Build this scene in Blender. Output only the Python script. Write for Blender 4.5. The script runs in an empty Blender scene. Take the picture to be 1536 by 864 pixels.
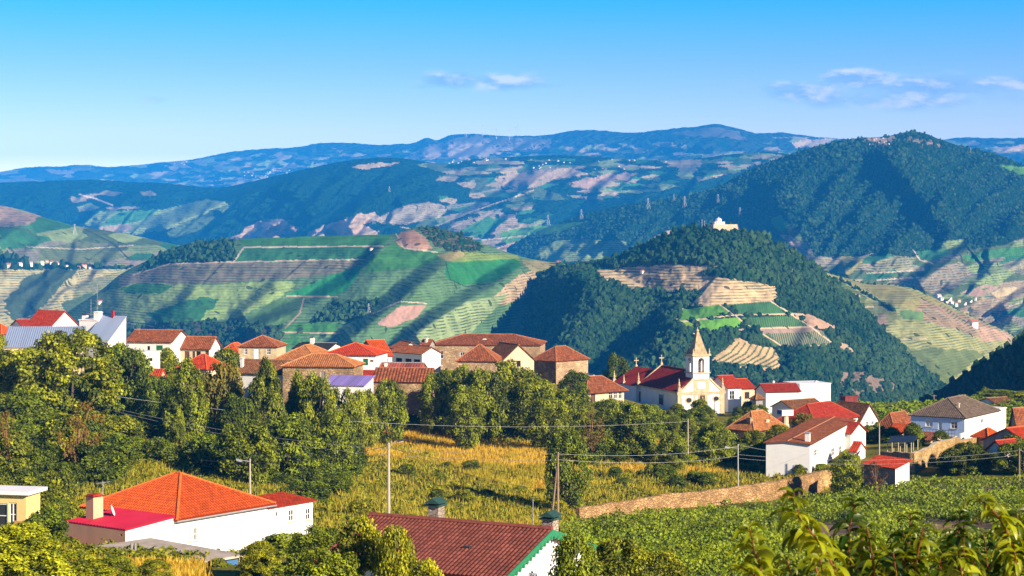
import bpy, bmesh, math, random
import numpy as np
from mathutils import Vector, Matrix

# ------------------------------------------------------------------ camera, sky, sun, exposure
F, CX, HY = 2800.0, 768.0, 350.0          # focal length and horizon in pixels of a 1536 x 864 frame
scene = bpy.context.scene
COL = scene.collection
cam_d = bpy.data.cameras.new('camera')
cam = bpy.data.objects.new('camera', cam_d)
COL.objects.link(cam)
cam.rotation_euler = (math.pi / 2, 0, 0)
cam_d.sensor_width = 36.0
cam_d.lens = 36.0 * F / 1536
cam_d.shift_y = -(432 - HY) / 1536
cam_d.clip_start = 0.5
cam_d.clip_end = 60000
cam_d.dof.use_dof = True
cam_d.dof.focus_distance = 260
cam_d.dof.aperture_fstop = 14.0
scene.camera = cam
scene.view_settings.view_transform = 'Standard'
scene.view_settings.look = 'None'
scene.view_settings.gamma = 1
scene.view_settings.use_curve_mapping = False
scene.view_settings.exposure = 1.0
try:
    scene.cycles.use_denoising = True
    scene.cycles.max_bounces = 5
    scene.cycles.diffuse_bounces = 2
    scene.cycles.transmission_bounces = 3
    scene.cycles.volume_bounces = 0
    scene.cycles.transparent_max_bounces = 6
except Exception:
    pass

SUN_EL = math.radians(24)
SUN_XY = (0.725, -0.689)
sun_dir = Vector((SUN_XY[0] * math.cos(SUN_EL), SUN_XY[1] * math.cos(SUN_EL), math.sin(SUN_EL))).normalized()
sd = bpy.data.lights.new('sun', 'SUN')
sd.energy = 5.0
sd.angle = math.radians(0.5)
sd.color = (1.0, 0.86, 0.66)
sun = bpy.data.objects.new('sun', sd)
sun.rotation_euler = (-sun_dir).to_track_quat('-Z', 'Y').to_euler()
COL.objects.link(sun)

world = bpy.data.worlds.new('World')
scene.world = world
world.use_nodes = True


def build_world():
    nt = world.node_tree
    N, L = nt.nodes, nt.links
    N.clear()
    out = N.new('ShaderNodeOutputWorld')
    bg = N.new('ShaderNodeBackground')
    bg.inputs['Strength'].default_value = 0.115
    sky = N.new('ShaderNodeTexSky')
    sky.sky_type = 'NISHITA'
    sky.sun_disc = False
    sky.sun_elevation = SUN_EL
    sky.sun_rotation = math.atan2(SUN_XY[0], SUN_XY[1])
    sky.altitude = 300
    sky.air_density = 1.0
    sky.dust_density = 0.15
    sky.ozone_density = 3.0
    tc = N.new('ShaderNodeTexCoord')
    mp = N.new('ShaderNodeVectorMath'); mp.operation = 'MULTIPLY'
    mp.inputs[1].default_value = (1, 1, 5.0)
    L.new(tc.outputs['Generated'], mp.inputs[0])
    ad = N.new('ShaderNodeVectorMath'); ad.operation = 'ADD'
    ad.inputs[1].default_value = (0, 0, 0.0)
    L.new(mp.outputs[0], ad.inputs[0])
    nm = N.new('ShaderNodeVectorMath'); nm.operation = 'NORMALIZE'
    L.new(ad.outputs[0], nm.inputs[0])
    L.new(nm.outputs[0], sky.inputs['Vector'])
    hsv = N.new('ShaderNodeHueSaturation')
    hsv.inputs['Hue'].default_value = 0.497
    hsv.inputs['Saturation'].default_value = 1.25
    hsv.inputs['Value'].default_value = 1.0
    L.new(sky.outputs[0], hsv.inputs['Color'])
    spz = N.new('ShaderNodeSeparateXYZ'); L.new(tc.outputs['Generated'], spz.inputs[0])
    grad = N.new('ShaderNodeValToRGB')
    el = grad.color_ramp.elements
    el[0].position = 0.0; el[0].color = (1.0, 0.40, 0.185, 1)
    el[1].position = 1.0; el[1].color = (0.022, 0.052, 0.098, 1)
    for pos, c in ((0.0535, (0.94, 0.335, 0.172)), (0.089, (0.56, 0.285, 0.21)), (0.124, (0.143, 0.285, 0.24)), (0.30, (0.024, 0.058, 0.10))):
        e = el.new(pos); e.color = (*c, 1)
    L.new(spz.outputs[2], grad.inputs[0])
    gm = N.new('ShaderNodeMixRGB'); gm.blend_type = 'MULTIPLY'; gm.inputs[0].default_value = 1
    gs = N.new('ShaderNodeVectorMath'); gs.operation = 'SCALE'; gs.inputs['Scale'].default_value = 8.0
    L.new(grad.outputs[0], gs.inputs[0])
    L.new(hsv.outputs[0], gm.inputs[1]); L.new(gs.outputs[0], gm.inputs[2])
    hsv = gm
    # clouds: wisps low above the ridge, given by direction (x/y, z/y)
    sep = N.new('ShaderNodeSeparateXYZ')
    L.new(tc.outputs['Generated'], sep.inputs[0])

    def math_(op, a, b=None, c=None, clamp=False):
        m = N.new('ShaderNodeMath'); m.operation = op; m.use_clamp = clamp
        for i, v in enumerate((a, b, c)):
            if v is None: continue
            if isinstance(v, (int, float)): m.inputs[i].default_value = v
            else: L.new(v, m.inputs[i])
        return m.outputs[0]
    yy = math_('MAXIMUM', sep.outputs[1], 0.05)
    u = math_('DIVIDE', sep.outputs[0], yy)
    v = math_('DIVIDE', sep.outputs[2], yy)
    comb = N.new('ShaderNodeCombineXYZ')
    L.new(math_('MULTIPLY', u, 34), comb.inputs[0])
    L.new(math_('MULTIPLY', v, 95), comb.inputs[1])
    no = N.new('ShaderNodeTexNoise')
    no.inputs['Scale'].default_value = 1.0
    no.inputs['Detail'].default_value = 7
    no.inputs['Roughness'].default_value = 0.62
    L.new(comb.outputs[0], no.inputs['Vector'])
    comb2 = N.new('ShaderNodeCombineXYZ')
    L.new(math_('MULTIPLY', u, 34), comb2.inputs[0])
    L.new(math_('ADD', math_('MULTIPLY', v, 95), 0.40), comb2.inputs[1])
    no2 = N.new('ShaderNodeTexNoise')
    no2.inputs['Scale'].default_value = 1.0
    no2.inputs['Detail'].default_value = 5
    no2.inputs['Roughness'].default_value = 0.6
    L.new(comb2.outputs[0], no2.inputs['Vector'])
    total = None
    for (px, py, wx, wy, amp) in [(685, 121, 55, 15, 1.12), (750, 122, 70, 16, 1.1), (640, 130, 40, 6, 0.6), (830, 129, 45, 6, 0.6),
                                  (1290, 118, 75, 20, 1.12), (1205, 138, 90, 20, 0.95), (1400, 132, 130, 22, 1.0), (1510, 124, 100, 18, 0.7),
                                  (230, 150, 30, 6, 0.55), (1350, 150, 220, 18, 0.85)]:
        du = math_('MULTIPLY', math_('SUBTRACT', u, (px - CX) / F), F / wx)
        dv = math_('MULTIPLY', math_('SUBTRACT', v, (HY - py) / F), F / wy)
        r2 = math_('ADD', math_('MULTIPLY', du, du), math_('MULTIPLY', dv, dv))
        g = math_('MULTIPLY', math_('EXPONENT', math_('MULTIPLY', r2, -1.0)), amp)
        total = g if total is None else math_('MAXIMUM', total, g)
    dens = math_('MULTIPLY', math_('SUBTRACT', math_('ADD', math_('MULTIPLY', total, 0.52), no.outputs['Fac']), 0.66), 3.0, clamp=True)
    dens = math_('MULTIPLY', dens, math_('MULTIPLY', total, 1.6, clamp=True))
    lit = math_('MULTIPLY', math_('SUBTRACT', no.outputs['Fac'], no2.outputs['Fac']), 5.0)
    lit = math_('ADD', lit, 0.22, clamp=True)
    cc = N.new('ShaderNodeMixRGB')
    cc.inputs[1].default_value = (1.9, 2.9, 4.9, 1)
    cc.inputs[2].default_value = (5.8, 5.5, 6.2, 1)
    L.new(lit, cc.inputs[0])
    mx = N.new('ShaderNodeMixRGB')
    L.new(math_('MULTIPLY', dens, 0.75), mx.inputs[0])
    L.new(hsv.outputs[0], mx.inputs[1])
    L.new(cc.outputs[0], mx.inputs[2])
    L.new(mx.outputs[0], bg.inputs['Color'])
    L.new(bg.outputs[0], out.inputs[0])


build_world()
HAZE_DENSITY = 0.92e-4
HAZE_COLOR = (0.02, 0.33, 1.0, 1)

# ------------------------------------------------------------------ small helpers
rng = np.random.default_rng(11)
R = random.Random(5)


def P(px, py, D):
    return Vector(((px - CX) / F * D, D, -(py - HY) / F * D))


def tag(o, label=None, cat=None, group=None, kind=None):
    if label: o['label'] = label
    if cat: o['category'] = cat
    if group: o['group'] = group
    if kind: o['kind'] = kind
    return o


def empty(name, loc, rz=0.0, label=None, cat=None, group=None):
    o = bpy.data.objects.new(name, None)
    o.empty_display_size = 0.5
    COL.objects.link(o)
    o.location = loc
    o.rotation_euler = (0, 0, rz)
    return tag(o, label, cat, group)


def link_mesh(name, me, parent=None):
    o = bpy.data.objects.new(name, me)
    COL.objects.link(o)
    if parent is not None:
        o.parent = parent
    return o


def np_mesh(name, V, faces, mats, mat_idx=None, smooth=False, attrs=None, uv=None):
    """faces: list of int arrays (M,k)."""
    me = bpy.data.meshes.new(name)
    V = np.asarray(V, dtype=np.float32)
    faces = [np.asarray(f, dtype=np.int32) for f in faces if len(f)]
    me.vertices.add(len(V))
    me.vertices.foreach_set('co', V.ravel())
    loops = np.concatenate([f.ravel() for f in faces])
    tot = np.concatenate([np.full(len(f), f.shape[1], dtype=np.int32) for f in faces])
    start = np.concatenate([[0], np.cumsum(tot)[:-1]]).astype(np.int32)
    me.loops.add(len(loops))
    me.loops.foreach_set('vertex_index', loops)
    me.polygons.add(len(tot))
    me.polygons.foreach_set('loop_start', start)
    me.polygons.foreach_set('loop_total', tot)
    for m in (mats if isinstance(mats, (list, tuple)) else [mats]):
        me.materials.append(m)
    if mat_idx is not None:
        me.polygons.foreach_set('material_index', np.asarray(mat_idx, dtype=np.int32))
    me.polygons.foreach_set('use_smooth', np.full(len(tot), bool(smooth)))
    for k, a in (attrs or {}).items():
        a = np.asarray(a, dtype=np.float32)
        at = me.attributes.new(k, 'FLOAT_COLOR', 'POINT')
        at.data.foreach_set('color', a.ravel())
    if uv is not None:
        lay = me.uv_layers.new(name='uv')
        lay.data.foreach_set('uv', np.asarray(uv, dtype=np.float32)[loops].ravel())
    me.update()
    return me


def hash2(ix, iy, seed):
    h = (ix * 374761393 + iy * 668265263 + seed * 1274126177) & 0xFFFFFFFF
    h = ((h ^ (h >> 13)) * 1274126177) & 0xFFFFFFFF
    h = h ^ (h >> 16)
    return (h & 0xFFFFFF) / float(0xFFFFFF)


def vnoise(x, y, seed=0):
    x = np.asarray(x, float); y = np.asarray(y, float)
    ix = np.floor(x).astype(np.int64); iy = np.floor(y).astype(np.int64)
    fx = x - ix; fy = y - iy
    fx = fx * fx * (3 - 2 * fx); fy = fy * fy * (3 - 2 * fy)
    a = hash2(ix, iy, seed); b = hash2(ix + 1, iy, seed)
    c = hash2(ix, iy + 1, seed); d = hash2(ix + 1, iy + 1, seed)
    return (a * (1 - fx) + b * fx) * (1 - fy) + (c * (1 - fx) + d * fx) * fy


def fbm(x, y, seed=0, octv=4):
    s = 0; a = 0.5; t = 0
    for i in range(octv):
        s = s + a * vnoise(x * 2 ** i, y * 2 ** i, seed + i * 17)
        t += a; a *= 0.5
    return s / t - 0.5


def in_poly(x, y, poly):
    x = np.asarray(x); y = np.asarray(y)
    r = np.zeros(x.shape, bool)
    n = len(poly)
    for i in range(n):
        x1, y1 = poly[i]; x2, y2 = poly[(i + 1) % n]
        if y1 == y2: continue
        c = ((y1 > y) != (y2 > y)) & (x < (x2 - x1) * (y - y1) / (y2 - y1) + x1)
        r ^= c
    return r


def polyline_dist(x, y, pts):
    """distance to polyline, signed horizontal side (x - line x), param 0..1"""
    best = np.full(np.shape(x), 1e9); side = np.zeros(np.shape(x)); par = np.zeros(np.shape(x))
    n = len(pts) - 1
    for i in range(n):
        x1, y1 = pts[i]; x2, y2 = pts[i + 1]
        dx, dy = x2 - x1, y2 - y1
        l2 = dx * dx + dy * dy
        t = np.clip(((x - x1) * dx + (y - y1) * dy) / l2, 0, 1)
        qx = x1 + t * dx; qy = y1 + t * dy
        d = np.hypot(x - qx, y - qy)
        m = d < best
        best = np.where(m, d, best)
        cr = (dx * (y - y1) - dy * (x - x1)) * (1 if dy > 0 else -1)   # >0 : left of a downward line
        side = np.where(m, -np.sign(cr), side)
        par = np.where(m, (i + t) / n, par)
    return best, side, par


# ------------------------------------------------------------------ materials
MATS = {}


def nodes_of(m):
    m.use_nodes = True
    nt = m.node_tree
    b = nt.nodes['Principled BSDF']
    return nt, nt.nodes, nt.links, b


def set_in(b, **kw):
    for k, v in kw.items():
        k = k.replace('_', ' ')
        if k in b.inputs:
            b.inputs[k].default_value = v


def mat_plain(key, color, rough=0.85, spec=0.2, var=0.12, scale=1.2, bump=0.0, metal=0.0, streak=0.0, bscale=None):
    if key in MATS: return MATS[key]
    m = bpy.data.materials.new(key); MATS[key] = m
    nt, N, L, b = nodes_of(m)
    set_in(b, Roughness=rough, Specular_IOR_Level=spec, Metallic=metal)
    tc = N.new('ShaderNodeTexCoord')
    no = N.new('ShaderNodeTexNoise')
    no.inputs['Scale'].default_value = scale
    no.inputs['Detail'].default_value = 8
    no.inputs['Roughness'].default_value = 0.65
    mp = N.new('ShaderNodeMapping')
    if streak: mp.inputs['Scale'].default_value = (1, 1, 0.25)
    L.new(tc.outputs['Object'], mp.inputs[0]); L.new(mp.outputs[0], no.inputs['Vector'])
    cr = N.new('ShaderNodeValToRGB')
    c = np.array(color)
    cr.color_ramp.elements[0].position = 0.3
    cr.color_ramp.elements[0].color = (*np.clip(c * (1 - var * 2), 0, 1), 1)
    cr.color_ramp.elements[1].position = 0.72
    cr.color_ramp.elements[1].color = (*np.clip(c * (1 + var), 0, 0.95), 1)
    L.new(no.outputs['Fac'], cr.inputs[0])
    last = cr.outputs[0]
    if streak:
        n2 = N.new('ShaderNodeTexNoise'); n2.inputs['Scale'].default_value = 0.55; n2.inputs['Detail'].default_value = 10
        n2.inputs['Roughness'].default_value = 0.7
        L.new(mp.outputs[0], n2.inputs['Vector'])
        r2 = N.new('ShaderNodeValToRGB')
        r2.color_ramp.elements[0].position = 0.52; r2.color_ramp.elements[1].position = 0.75
        L.new(n2.outputs['Fac'], r2.inputs[0])
        mu = N.new('ShaderNodeMath'); mu.operation = 'MULTIPLY'; mu.inputs[1].default_value = streak
        L.new(r2.outputs[0], mu.inputs[0])
        mx = N.new('ShaderNodeMixRGB'); mx.inputs[2].default_value = (0.16, 0.14, 0.11, 1)
        L.new(mu.outputs[0], mx.inputs[0]); L.new(last, mx.inputs[1])
        last = mx.outputs[0]
    L.new(last, b.inputs['Base Color'])
    if bump:
        bp = N.new('ShaderNodeBump'); bp.inputs['Strength'].default_value = bump
        bp.inputs['Distance'].default_value = 0.05
        n3 = N.new('ShaderNodeTexNoise'); n3.inputs['Scale'].default_value = bscale or scale * 6
        n3.inputs['Detail'].default_value = 4
        L.new(tc.outputs['Object'], n3.inputs['Vector'])
        L.new(n3.outputs['Fac'], bp.inputs['Height'])
        L.new(bp.outputs[0], b.inputs['Normal'])
    return m


def mat_stone(key, c1, c2, scale=2.2, mortar=(0.30, 0.26, 0.20)):
    if key in MATS: return MATS[key]
    m = bpy.data.materials.new(key); MATS[key] = m
    nt, N, L, b = nodes_of(m)
    set_in(b, Roughness=0.95, Specular_IOR_Level=0.1)
    tc = N.new('ShaderNodeTexCoord')
    mp = N.new('ShaderNodeMapping'); mp.inputs['Scale'].default_value = (1, 1, 1.7)
    L.new(tc.outputs['Object'], mp.inputs[0])
    vo = N.new('ShaderNodeTexVoronoi'); vo.inputs['Scale'].default_value = scale
    L.new(mp.outputs[0], vo.inputs['Vector'])
    v2 = N.new('ShaderNodeTexVoronoi'); v2.feature = 'DISTANCE_TO_EDGE'; v2.inputs['Scale'].default_value = scale
    L.new(mp.outputs[0], v2.inputs['Vector'])
    mx = N.new('ShaderNodeMixRGB'); mx.inputs[1].default_value = (*c1, 1); mx.inputs[2].default_value = (*c2, 1)
    sp = N.new('ShaderNodeSeparateColor'); L.new(vo.outputs['Color'], sp.inputs[0])
    L.new(sp.outputs[0], mx.inputs[0])
    no = N.new('ShaderNodeTexNoise'); no.inputs['Scale'].default_value = 0.45; no.inputs['Detail'].default_value = 8
    L.new(tc.outputs['Object'], no.inputs['Vector'])
    cr = N.new('ShaderNodeValToRGB')
    cr.color_ramp.elements[0].position = 0.3; cr.color_ramp.elements[0].color = (0.5, 0.47, 0.43, 1)
    cr.color_ramp.elements[1].position = 0.7; cr.color_ramp.elements[1].color = (1.2, 1.15, 1.1, 1)
    L.new(no.outputs['Fac'], cr.inputs[0])
    mu = N.new('ShaderNodeMixRGB'); mu.blend_type = 'MULTIPLY'; mu.inputs[0].default_value = 1
    L.new(mx.outputs[0], mu.inputs[1]); L.new(cr.outputs[0], mu.inputs[2])
    mo = N.new('ShaderNodeMixRGB'); mo.inputs[1].default_value = (*mortar, 1)
    r3 = N.new('ShaderNodeValToRGB'); r3.color_ramp.elements[0].position = 0.02; r3.color_ramp.elements[1].position = 0.09
    L.new(v2.outputs['Distance'], r3.inputs[0]); L.new(r3.outputs[0], mo.inputs[0]); L.new(mu.outputs[0], mo.inputs[2])
    L.new(mo.outputs[0], b.inputs['Base Color'])
    bp = N.new('ShaderNodeBump'); bp.inputs['Strength'].default_value = 0.8; bp.inputs['Distance'].default_value = 0.08
    L.new(r3.outputs[0], bp.inputs['Height']); L.new(bp.outputs[0], b.inputs['Normal'])
    return m


def mat_tile(key, color, dark=0.35, pitch=0.24, row=0.38, weather=0.3, wcol=(0.10, 0.075, 0.05), metal=False):
    """roof covering in roof coordinates (uv in metres): every tile its own tone, a darker line at each course"""
    if key in MATS: return MATS[key]
    m = bpy.data.materials.new(key); MATS[key] = m
    nt, N, L, b = nodes_of(m)
    set_in(b, Roughness=0.55 if metal else 0.8, Specular_IOR_Level=0.3 if metal else 0.15)
    uv = N.new('ShaderNodeUVMap'); uv.uv_map = 'uv'
    sp = N.new('ShaderNodeSeparateXYZ'); L.new(uv.outputs[0], sp.inputs[0])

    def mm(op, a, c=None, clamp=False):
        n = N.new('ShaderNodeMath'); n.operation = op; n.use_clamp = clamp
        for i, v in enumerate((a, c)):
            if v is None: continue
            if isinstance(v, (int, float)): n.inputs[i].default_value = v
            else: L.new(v, n.inputs[i])
        return n.outputs[0]
    iu = mm('FLOOR', mm('DIVIDE', sp.outputs[0], pitch))
    vv = mm('DIVIDE', sp.outputs[1], row)
    iv = mm('FLOOR', vv)
    fv = mm('FRACT', vv)
    cb = N.new('ShaderNodeCombineXYZ'); L.new(iu, cb.inputs[0])
    if not metal: L.new(iv, cb.inputs[1])
    wn = N.new('ShaderNodeTexWhiteNoise'); wn.noise_dimensions = '2D'; L.new(cb.outputs[0], wn.inputs['Vector'])
    c = np.array(color)
    mx = N.new('ShaderNodeMixRGB')
    mx.inputs[1].default_value = (*(c * (1 - dark)), 1)
    mx.inputs[2].default_value = (*np.clip(c * (1 + dark * 0.6), 0, 0.9), 1)
    L.new(wn.outputs['Value'], mx.inputs[0])
    no = N.new('ShaderNodeTexNoise'); no.inputs['Scale'].default_value = 0.5; no.inputs['Detail'].default_value = 9
    no.inputs['Roughness'].default_value = 0.7
    L.new(uv.outputs[0], no.inputs['Vector'])
    cr = N.new('ShaderNodeValToRGB'); cr.color_ramp.elements[0].position = 0.42; cr.color_ramp.elements[1].position = 0.68
    L.new(no.outputs['Fac'], cr.inputs[0])
    w = N.new('ShaderNodeMixRGB'); w.inputs[2].default_value = (*wcol, 1)
    L.new(mm('MULTIPLY', cr.outputs[0], weather), w.inputs[0]); L.new(mx.outputs[0], w.inputs[1])
    last = w.outputs[0]
    if not metal:                                         # shade painted into the colour between tile columns and under each course
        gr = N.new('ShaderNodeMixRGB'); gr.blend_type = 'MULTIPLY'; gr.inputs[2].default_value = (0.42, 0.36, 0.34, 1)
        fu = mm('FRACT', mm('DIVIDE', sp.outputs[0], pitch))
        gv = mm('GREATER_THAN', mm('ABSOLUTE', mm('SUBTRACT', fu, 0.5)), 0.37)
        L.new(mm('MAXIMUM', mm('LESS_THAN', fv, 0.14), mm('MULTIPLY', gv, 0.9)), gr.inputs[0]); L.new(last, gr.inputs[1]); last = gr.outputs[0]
    bp = N.new('ShaderNodeBump'); bp.inputs['Strength'].default_value = 0.6; bp.inputs['Distance'].default_value = 0.04
    if not metal:
        L.new(mm('SUBTRACT', 1.0, fv), bp.inputs['Height'])
        L.new(bp.outputs[0], b.inputs['Normal'])
    L.new(last, b.inputs['Base Color'])
    return m


def mat_leaf(key, color, color2, transl=0.35, rough=0.6):
    """per-leaf tone from attribute lc; tint of the single plant from object colour"""
    if key in MATS: return MATS[key]
    m = bpy.data.materials.new(key); MATS[key] = m
    nt, N, L, b = nodes_of(m)
    N.remove(b)
    out = N['Material Output']
    at = N.new('ShaderNodeAttribute'); at.attribute_name = 'lc'
    sp = N.new('ShaderNodeSeparateColor'); L.new(at.outputs['Color'], sp.inputs[0])
    mx = N.new('ShaderNodeMixRGB'); mx.inputs[1].default_value = (*color, 1); mx.inputs[2].default_value = (*color2, 1)
    L.new(sp.outputs[0], mx.inputs[0])
    oi = N.new('ShaderNodeObjectInfo')
    mu = N.new('ShaderNodeMixRGB'); mu.blend_type = 'MULTIPLY'; mu.inputs[0].default_value = 1
    L.new(mx.outputs[0], mu.inputs[1]); L.new(oi.outputs['Color'], mu.inputs[2])
    df = N.new('ShaderNodeBsdfDiffuse'); L.new(mu.outputs[0], df.inputs['Color'])
    tr = N.new('ShaderNodeBsdfTranslucent')
    tm = N.new('ShaderNodeMixRGB'); tm.blend_type = 'MULTIPLY'; tm.inputs[0].default_value = 1
    tm.inputs[2].default_value = (1.25, 1.1, 0.35, 1)
    L.new(mu.outputs[0], tm.inputs[1]); L.new(tm.outputs[0], tr.inputs['Color'])
    ms = N.new('ShaderNodeMixShader'); ms.inputs[0].default_value = transl
    L.new(df.outputs[0], ms.inputs[1]); L.new(tr.outputs[0], ms.inputs[2])
    gl = N.new('ShaderNodeBsdfGlossy'); gl.inputs['Roughness'].default_value = rough
    gl.inputs['Color'].default_value = (0.9, 0.9, 0.8, 1)
    m2 = N.new('ShaderNodeMixShader'); m2.inputs[0].default_value = 0.025
    L.new(ms.outputs[0], m2.inputs[1]); L.new(gl.outputs[0], m2.inputs[2])
    L.new(m2.outputs[0], out.inputs['Surface'])
    return m


def mat_vcol(key, rough=0.95, noise_scale=0.8, amt=0.35, bump=0.0, bump_scale=2.0, bdist=0.3):
    if key in MATS: return MATS[key]
    m = bpy.data.materials.new(key); MATS[key] = m
    nt, N, L, b = nodes_of(m)
    set_in(b, Roughness=rough, Specular_IOR_Level=0.05)
    at = N.new('ShaderNodeAttribute'); at.attribute_name = 'col'
    tc = N.new('ShaderNodeTexCoord')
    no = N.new('ShaderNodeTexNoise'); no.inputs['Scale'].default_value = noise_scale; no.inputs['Detail'].default_value = 8
    no.inputs['Roughness'].default_value = 0.7
    L.new(tc.outputs['Object'], no.inputs['Vector'])
    cr = N.new('ShaderNodeValToRGB')
    cr.color_ramp.elements[0].position = 0.3; cr.color_ramp.elements[0].color = (1 - amt, 1 - amt, 1 - amt, 1)
    cr.color_ramp.elements[1].position = 0.7; cr.color_ramp.elements[1].color = (1 + amt, 1 + amt, 1 + amt, 1)
    L.new(no.outputs['Fac'], cr.inputs[0])
    mu = N.new('ShaderNodeMixRGB'); mu.blend_type = 'MULTIPLY'; mu.inputs[0].default_value = 1
    L.new(at.outputs['Color'], mu.inputs[1]); L.new(cr.outputs[0], mu.inputs[2])
    L.new(mu.outputs[0], b.inputs['Base Color'])
    if bump:
        n3 = N.new('ShaderNodeTexNoise'); n3.inputs['Scale'].default_value = bump_scale; n3.inputs['Detail'].default_value = 5
        L.new(tc.outputs['Object'], n3.inputs['Vector'])
        bp = N.new('ShaderNodeBump'); bp.inputs['Strength'].default_value = bump; bp.inputs['Distance'].default_value = bdist
        L.new(n3.outputs['Fac'], bp.inputs['Height']); L.new(bp.outputs[0], b.inputs['Normal'])
    return m


def mat_hill(key, terr_h, forest_scale, row_w=3.0, vine=(0.045, 0.085, 0.03)):
    """land colour from col; pat.r = terraces along the contour, pat.g = rows up the slope, pat.b = woodland relief"""
    m = bpy.data.materials.new(key); MATS[key] = m
    nt, N, L, b = nodes_of(m)
    set_in(b, Roughness=1.0, Specular_IOR_Level=0.0)
    at = N.new('ShaderNodeAttribute'); at.attribute_name = 'col'
    pt = N.new('ShaderNodeAttribute'); pt.attribute_name = 'pat'
    sp = N.new('ShaderNodeSeparateColor'); L.new(pt.outputs['Color'], sp.inputs[0])
    tc = N.new('ShaderNodeTexCoord')
    ps = N.new('ShaderNodeSeparateXYZ'); L.new(tc.outputs['Object'], ps.inputs[0])

    def mm(op, a, c=None, clamp=False):
        n = N.new('ShaderNodeMath'); n.operation = op; n.use_clamp = clamp
        for i, v in enumerate((a, c)):
            if v is None: continue
            if isinstance(v, (int, float)): n.inputs[i].default_value = v
            else: L.new(v, n.inputs[i])
        return n.outputs[0]
    nw = N.new('ShaderNodeTexNoise'); nw.inputs['Scale'].default_value = 0.011 * 3.6 / terr_h; nw.inputs['Detail'].default_value = 3
    L.new(tc.outputs['Object'], nw.inputs['Vector'])
    zz = mm('ADD', mm('DIVIDE', ps.outputs[2], terr_h), mm('MULTIPLY', nw.outputs['Fac'], 2.2))
    fr = mm('FRACT', zz)
    iz = mm('FLOOR', zz)
    wn = N.new('ShaderNodeTexWhiteNoise'); wn.noise_dimensions = '1D'; L.new(iz, wn.inputs['W'])
    line = mm('MULTIPLY', mm('SUBTRACT', mm('ABSOLUTE', mm('SUBTRACT', fr, 0.5)), 0.24), 8.0, clamp=True)     # 1 on the bank
    n5 = N.new('ShaderNodeTexNoise'); n5.inputs['Scale'].default_value = 0.06; n5.inputs['Detail'].default_value = 4
    L.new(tc.outputs['Object'], n5.inputs['Vector'])
    brk = mm('MULTIPLY', mm('SUBTRACT', n5.outputs['Fac'], 0.36), 5.0, clamp=True)
    t1 = mm('MULTIPLY', mm('MULTIPLY', line, sp.outputs[0]), mm('MULTIPLY', brk, mm('ADD', 0.55, mm('MULTIPLY', wn.outputs['Value'], 0.45))))
    nx = mm('FRACT', mm('DIVIDE', ps.outputs[0], row_w))
    rl = mm('MULTIPLY', mm('SUBTRACT', mm('ABSOLUTE', mm('SUBTRACT', nx, 0.5)), 0.2), 8.0, clamp=True)
    t2 = mm('MULTIPLY', rl, sp.outputs[1])
    tt = mm('MAXIMUM', t1, t2)
    no = N.new('ShaderNodeTexNoise'); no.inputs['Scale'].default_value = 0.035; no.inputs['Detail'].default_value = 10
    no.inputs['Roughness'].default_value = 0.75
    L.new(tc.outputs['Object'], no.inputs['Vector'])
    cr = N.new('ShaderNodeValToRGB')
    cr.color_ramp.elements[0].position = 0.32; cr.color_ramp.elements[0].color = (0.62, 0.66, 0.62, 1)
    cr.color_ramp.elements[1].position = 0.68; cr.color_ramp.elements[1].color = (1.35, 1.3, 1.25, 1)
    L.new(no.outputs['Fac'], cr.inputs[0])
    mu = N.new('ShaderNodeMixRGB'); mu.blend_type = 'MULTIPLY'; mu.inputs[0].default_value = 1
    L.new(at.outputs['Color'], mu.inputs[1]); L.new(cr.outputs[0], mu.inputs[2])
    mx = N.new('ShaderNodeMixRGB'); mx.inputs[2].default_value = (*vine, 1)
    L.new(tt, mx.inputs[0]); L.new(mu.outputs[0], mx.inputs[1])
    # scattered bushes
    vo = N.new('ShaderNodeTexVoronoi'); vo.inputs['Scale'].default_value = forest_scale * 0.55
    L.new(tc.outputs['Object'], vo.inputs['Vector'])
    s2 = N.new('ShaderNodeSeparateColor'); L.new(vo.outputs['Color'], s2.inputs[0])
    n6 = N.new('ShaderNodeTexNoise'); n6.inputs['Scale'].default_value = 0.012; n6.inputs['Detail'].default_value = 3
    L.new(tc.outputs['Object'], n6.inputs['Vector'])
    bush = mm('MULTIPLY', mm('LESS_THAN', vo.outputs['Distance'], 0.33),
              mm('LESS_THAN', s2.outputs[0], mm('MULTIPLY', mm('SUBTRACT', n6.outputs['Fac'], 0.42), 1.1)))
    bush = mm('MULTIPLY', bush, mm('SUBTRACT', 1.0, sp.outputs[2]))
    m4 = N.new('ShaderNodeMixRGB'); m4.inputs[2].default_value = (0.028, 0.045, 0.018, 1)
    L.new(mm('MULTIPLY', bush, 0.85), m4.inputs[0]); L.new(mx.outputs[0], m4.inputs[1])
    L.new(m4.outputs[0], b.inputs['Base Color'])
    vf = N.new('ShaderNodeTexVoronoi'); vf.inputs['Scale'].default_value = forest_scale
    L.new(tc.outputs['Object'], vf.inputs['Vector'])
    hgt = mm('MULTIPLY', mm('SUBTRACT', 1.0, vf.outputs['Distance']), sp.outputs[2])
    bp = N.new('ShaderNodeBump'); bp.inputs['Strength'].default_value = 1.0
    bp.inputs['Distance'].default_value = 1.1 / forest_scale
    L.new(hgt, bp.inputs['Height'])
    bt = N.new('ShaderNodeBump'); bt.inputs['Strength'].default_value = 0.6; bt.inputs['Distance'].default_value = terr_h * 0.35
    L.new(mm('MULTIPLY', mm('ADD', t1, bush), 1.0), bt.inputs['Height'])
    L.new(bp.outputs[0], bt.inputs['Normal'])
    L.new(bt.outputs[0], b.inputs['Normal'])
    return m
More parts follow.
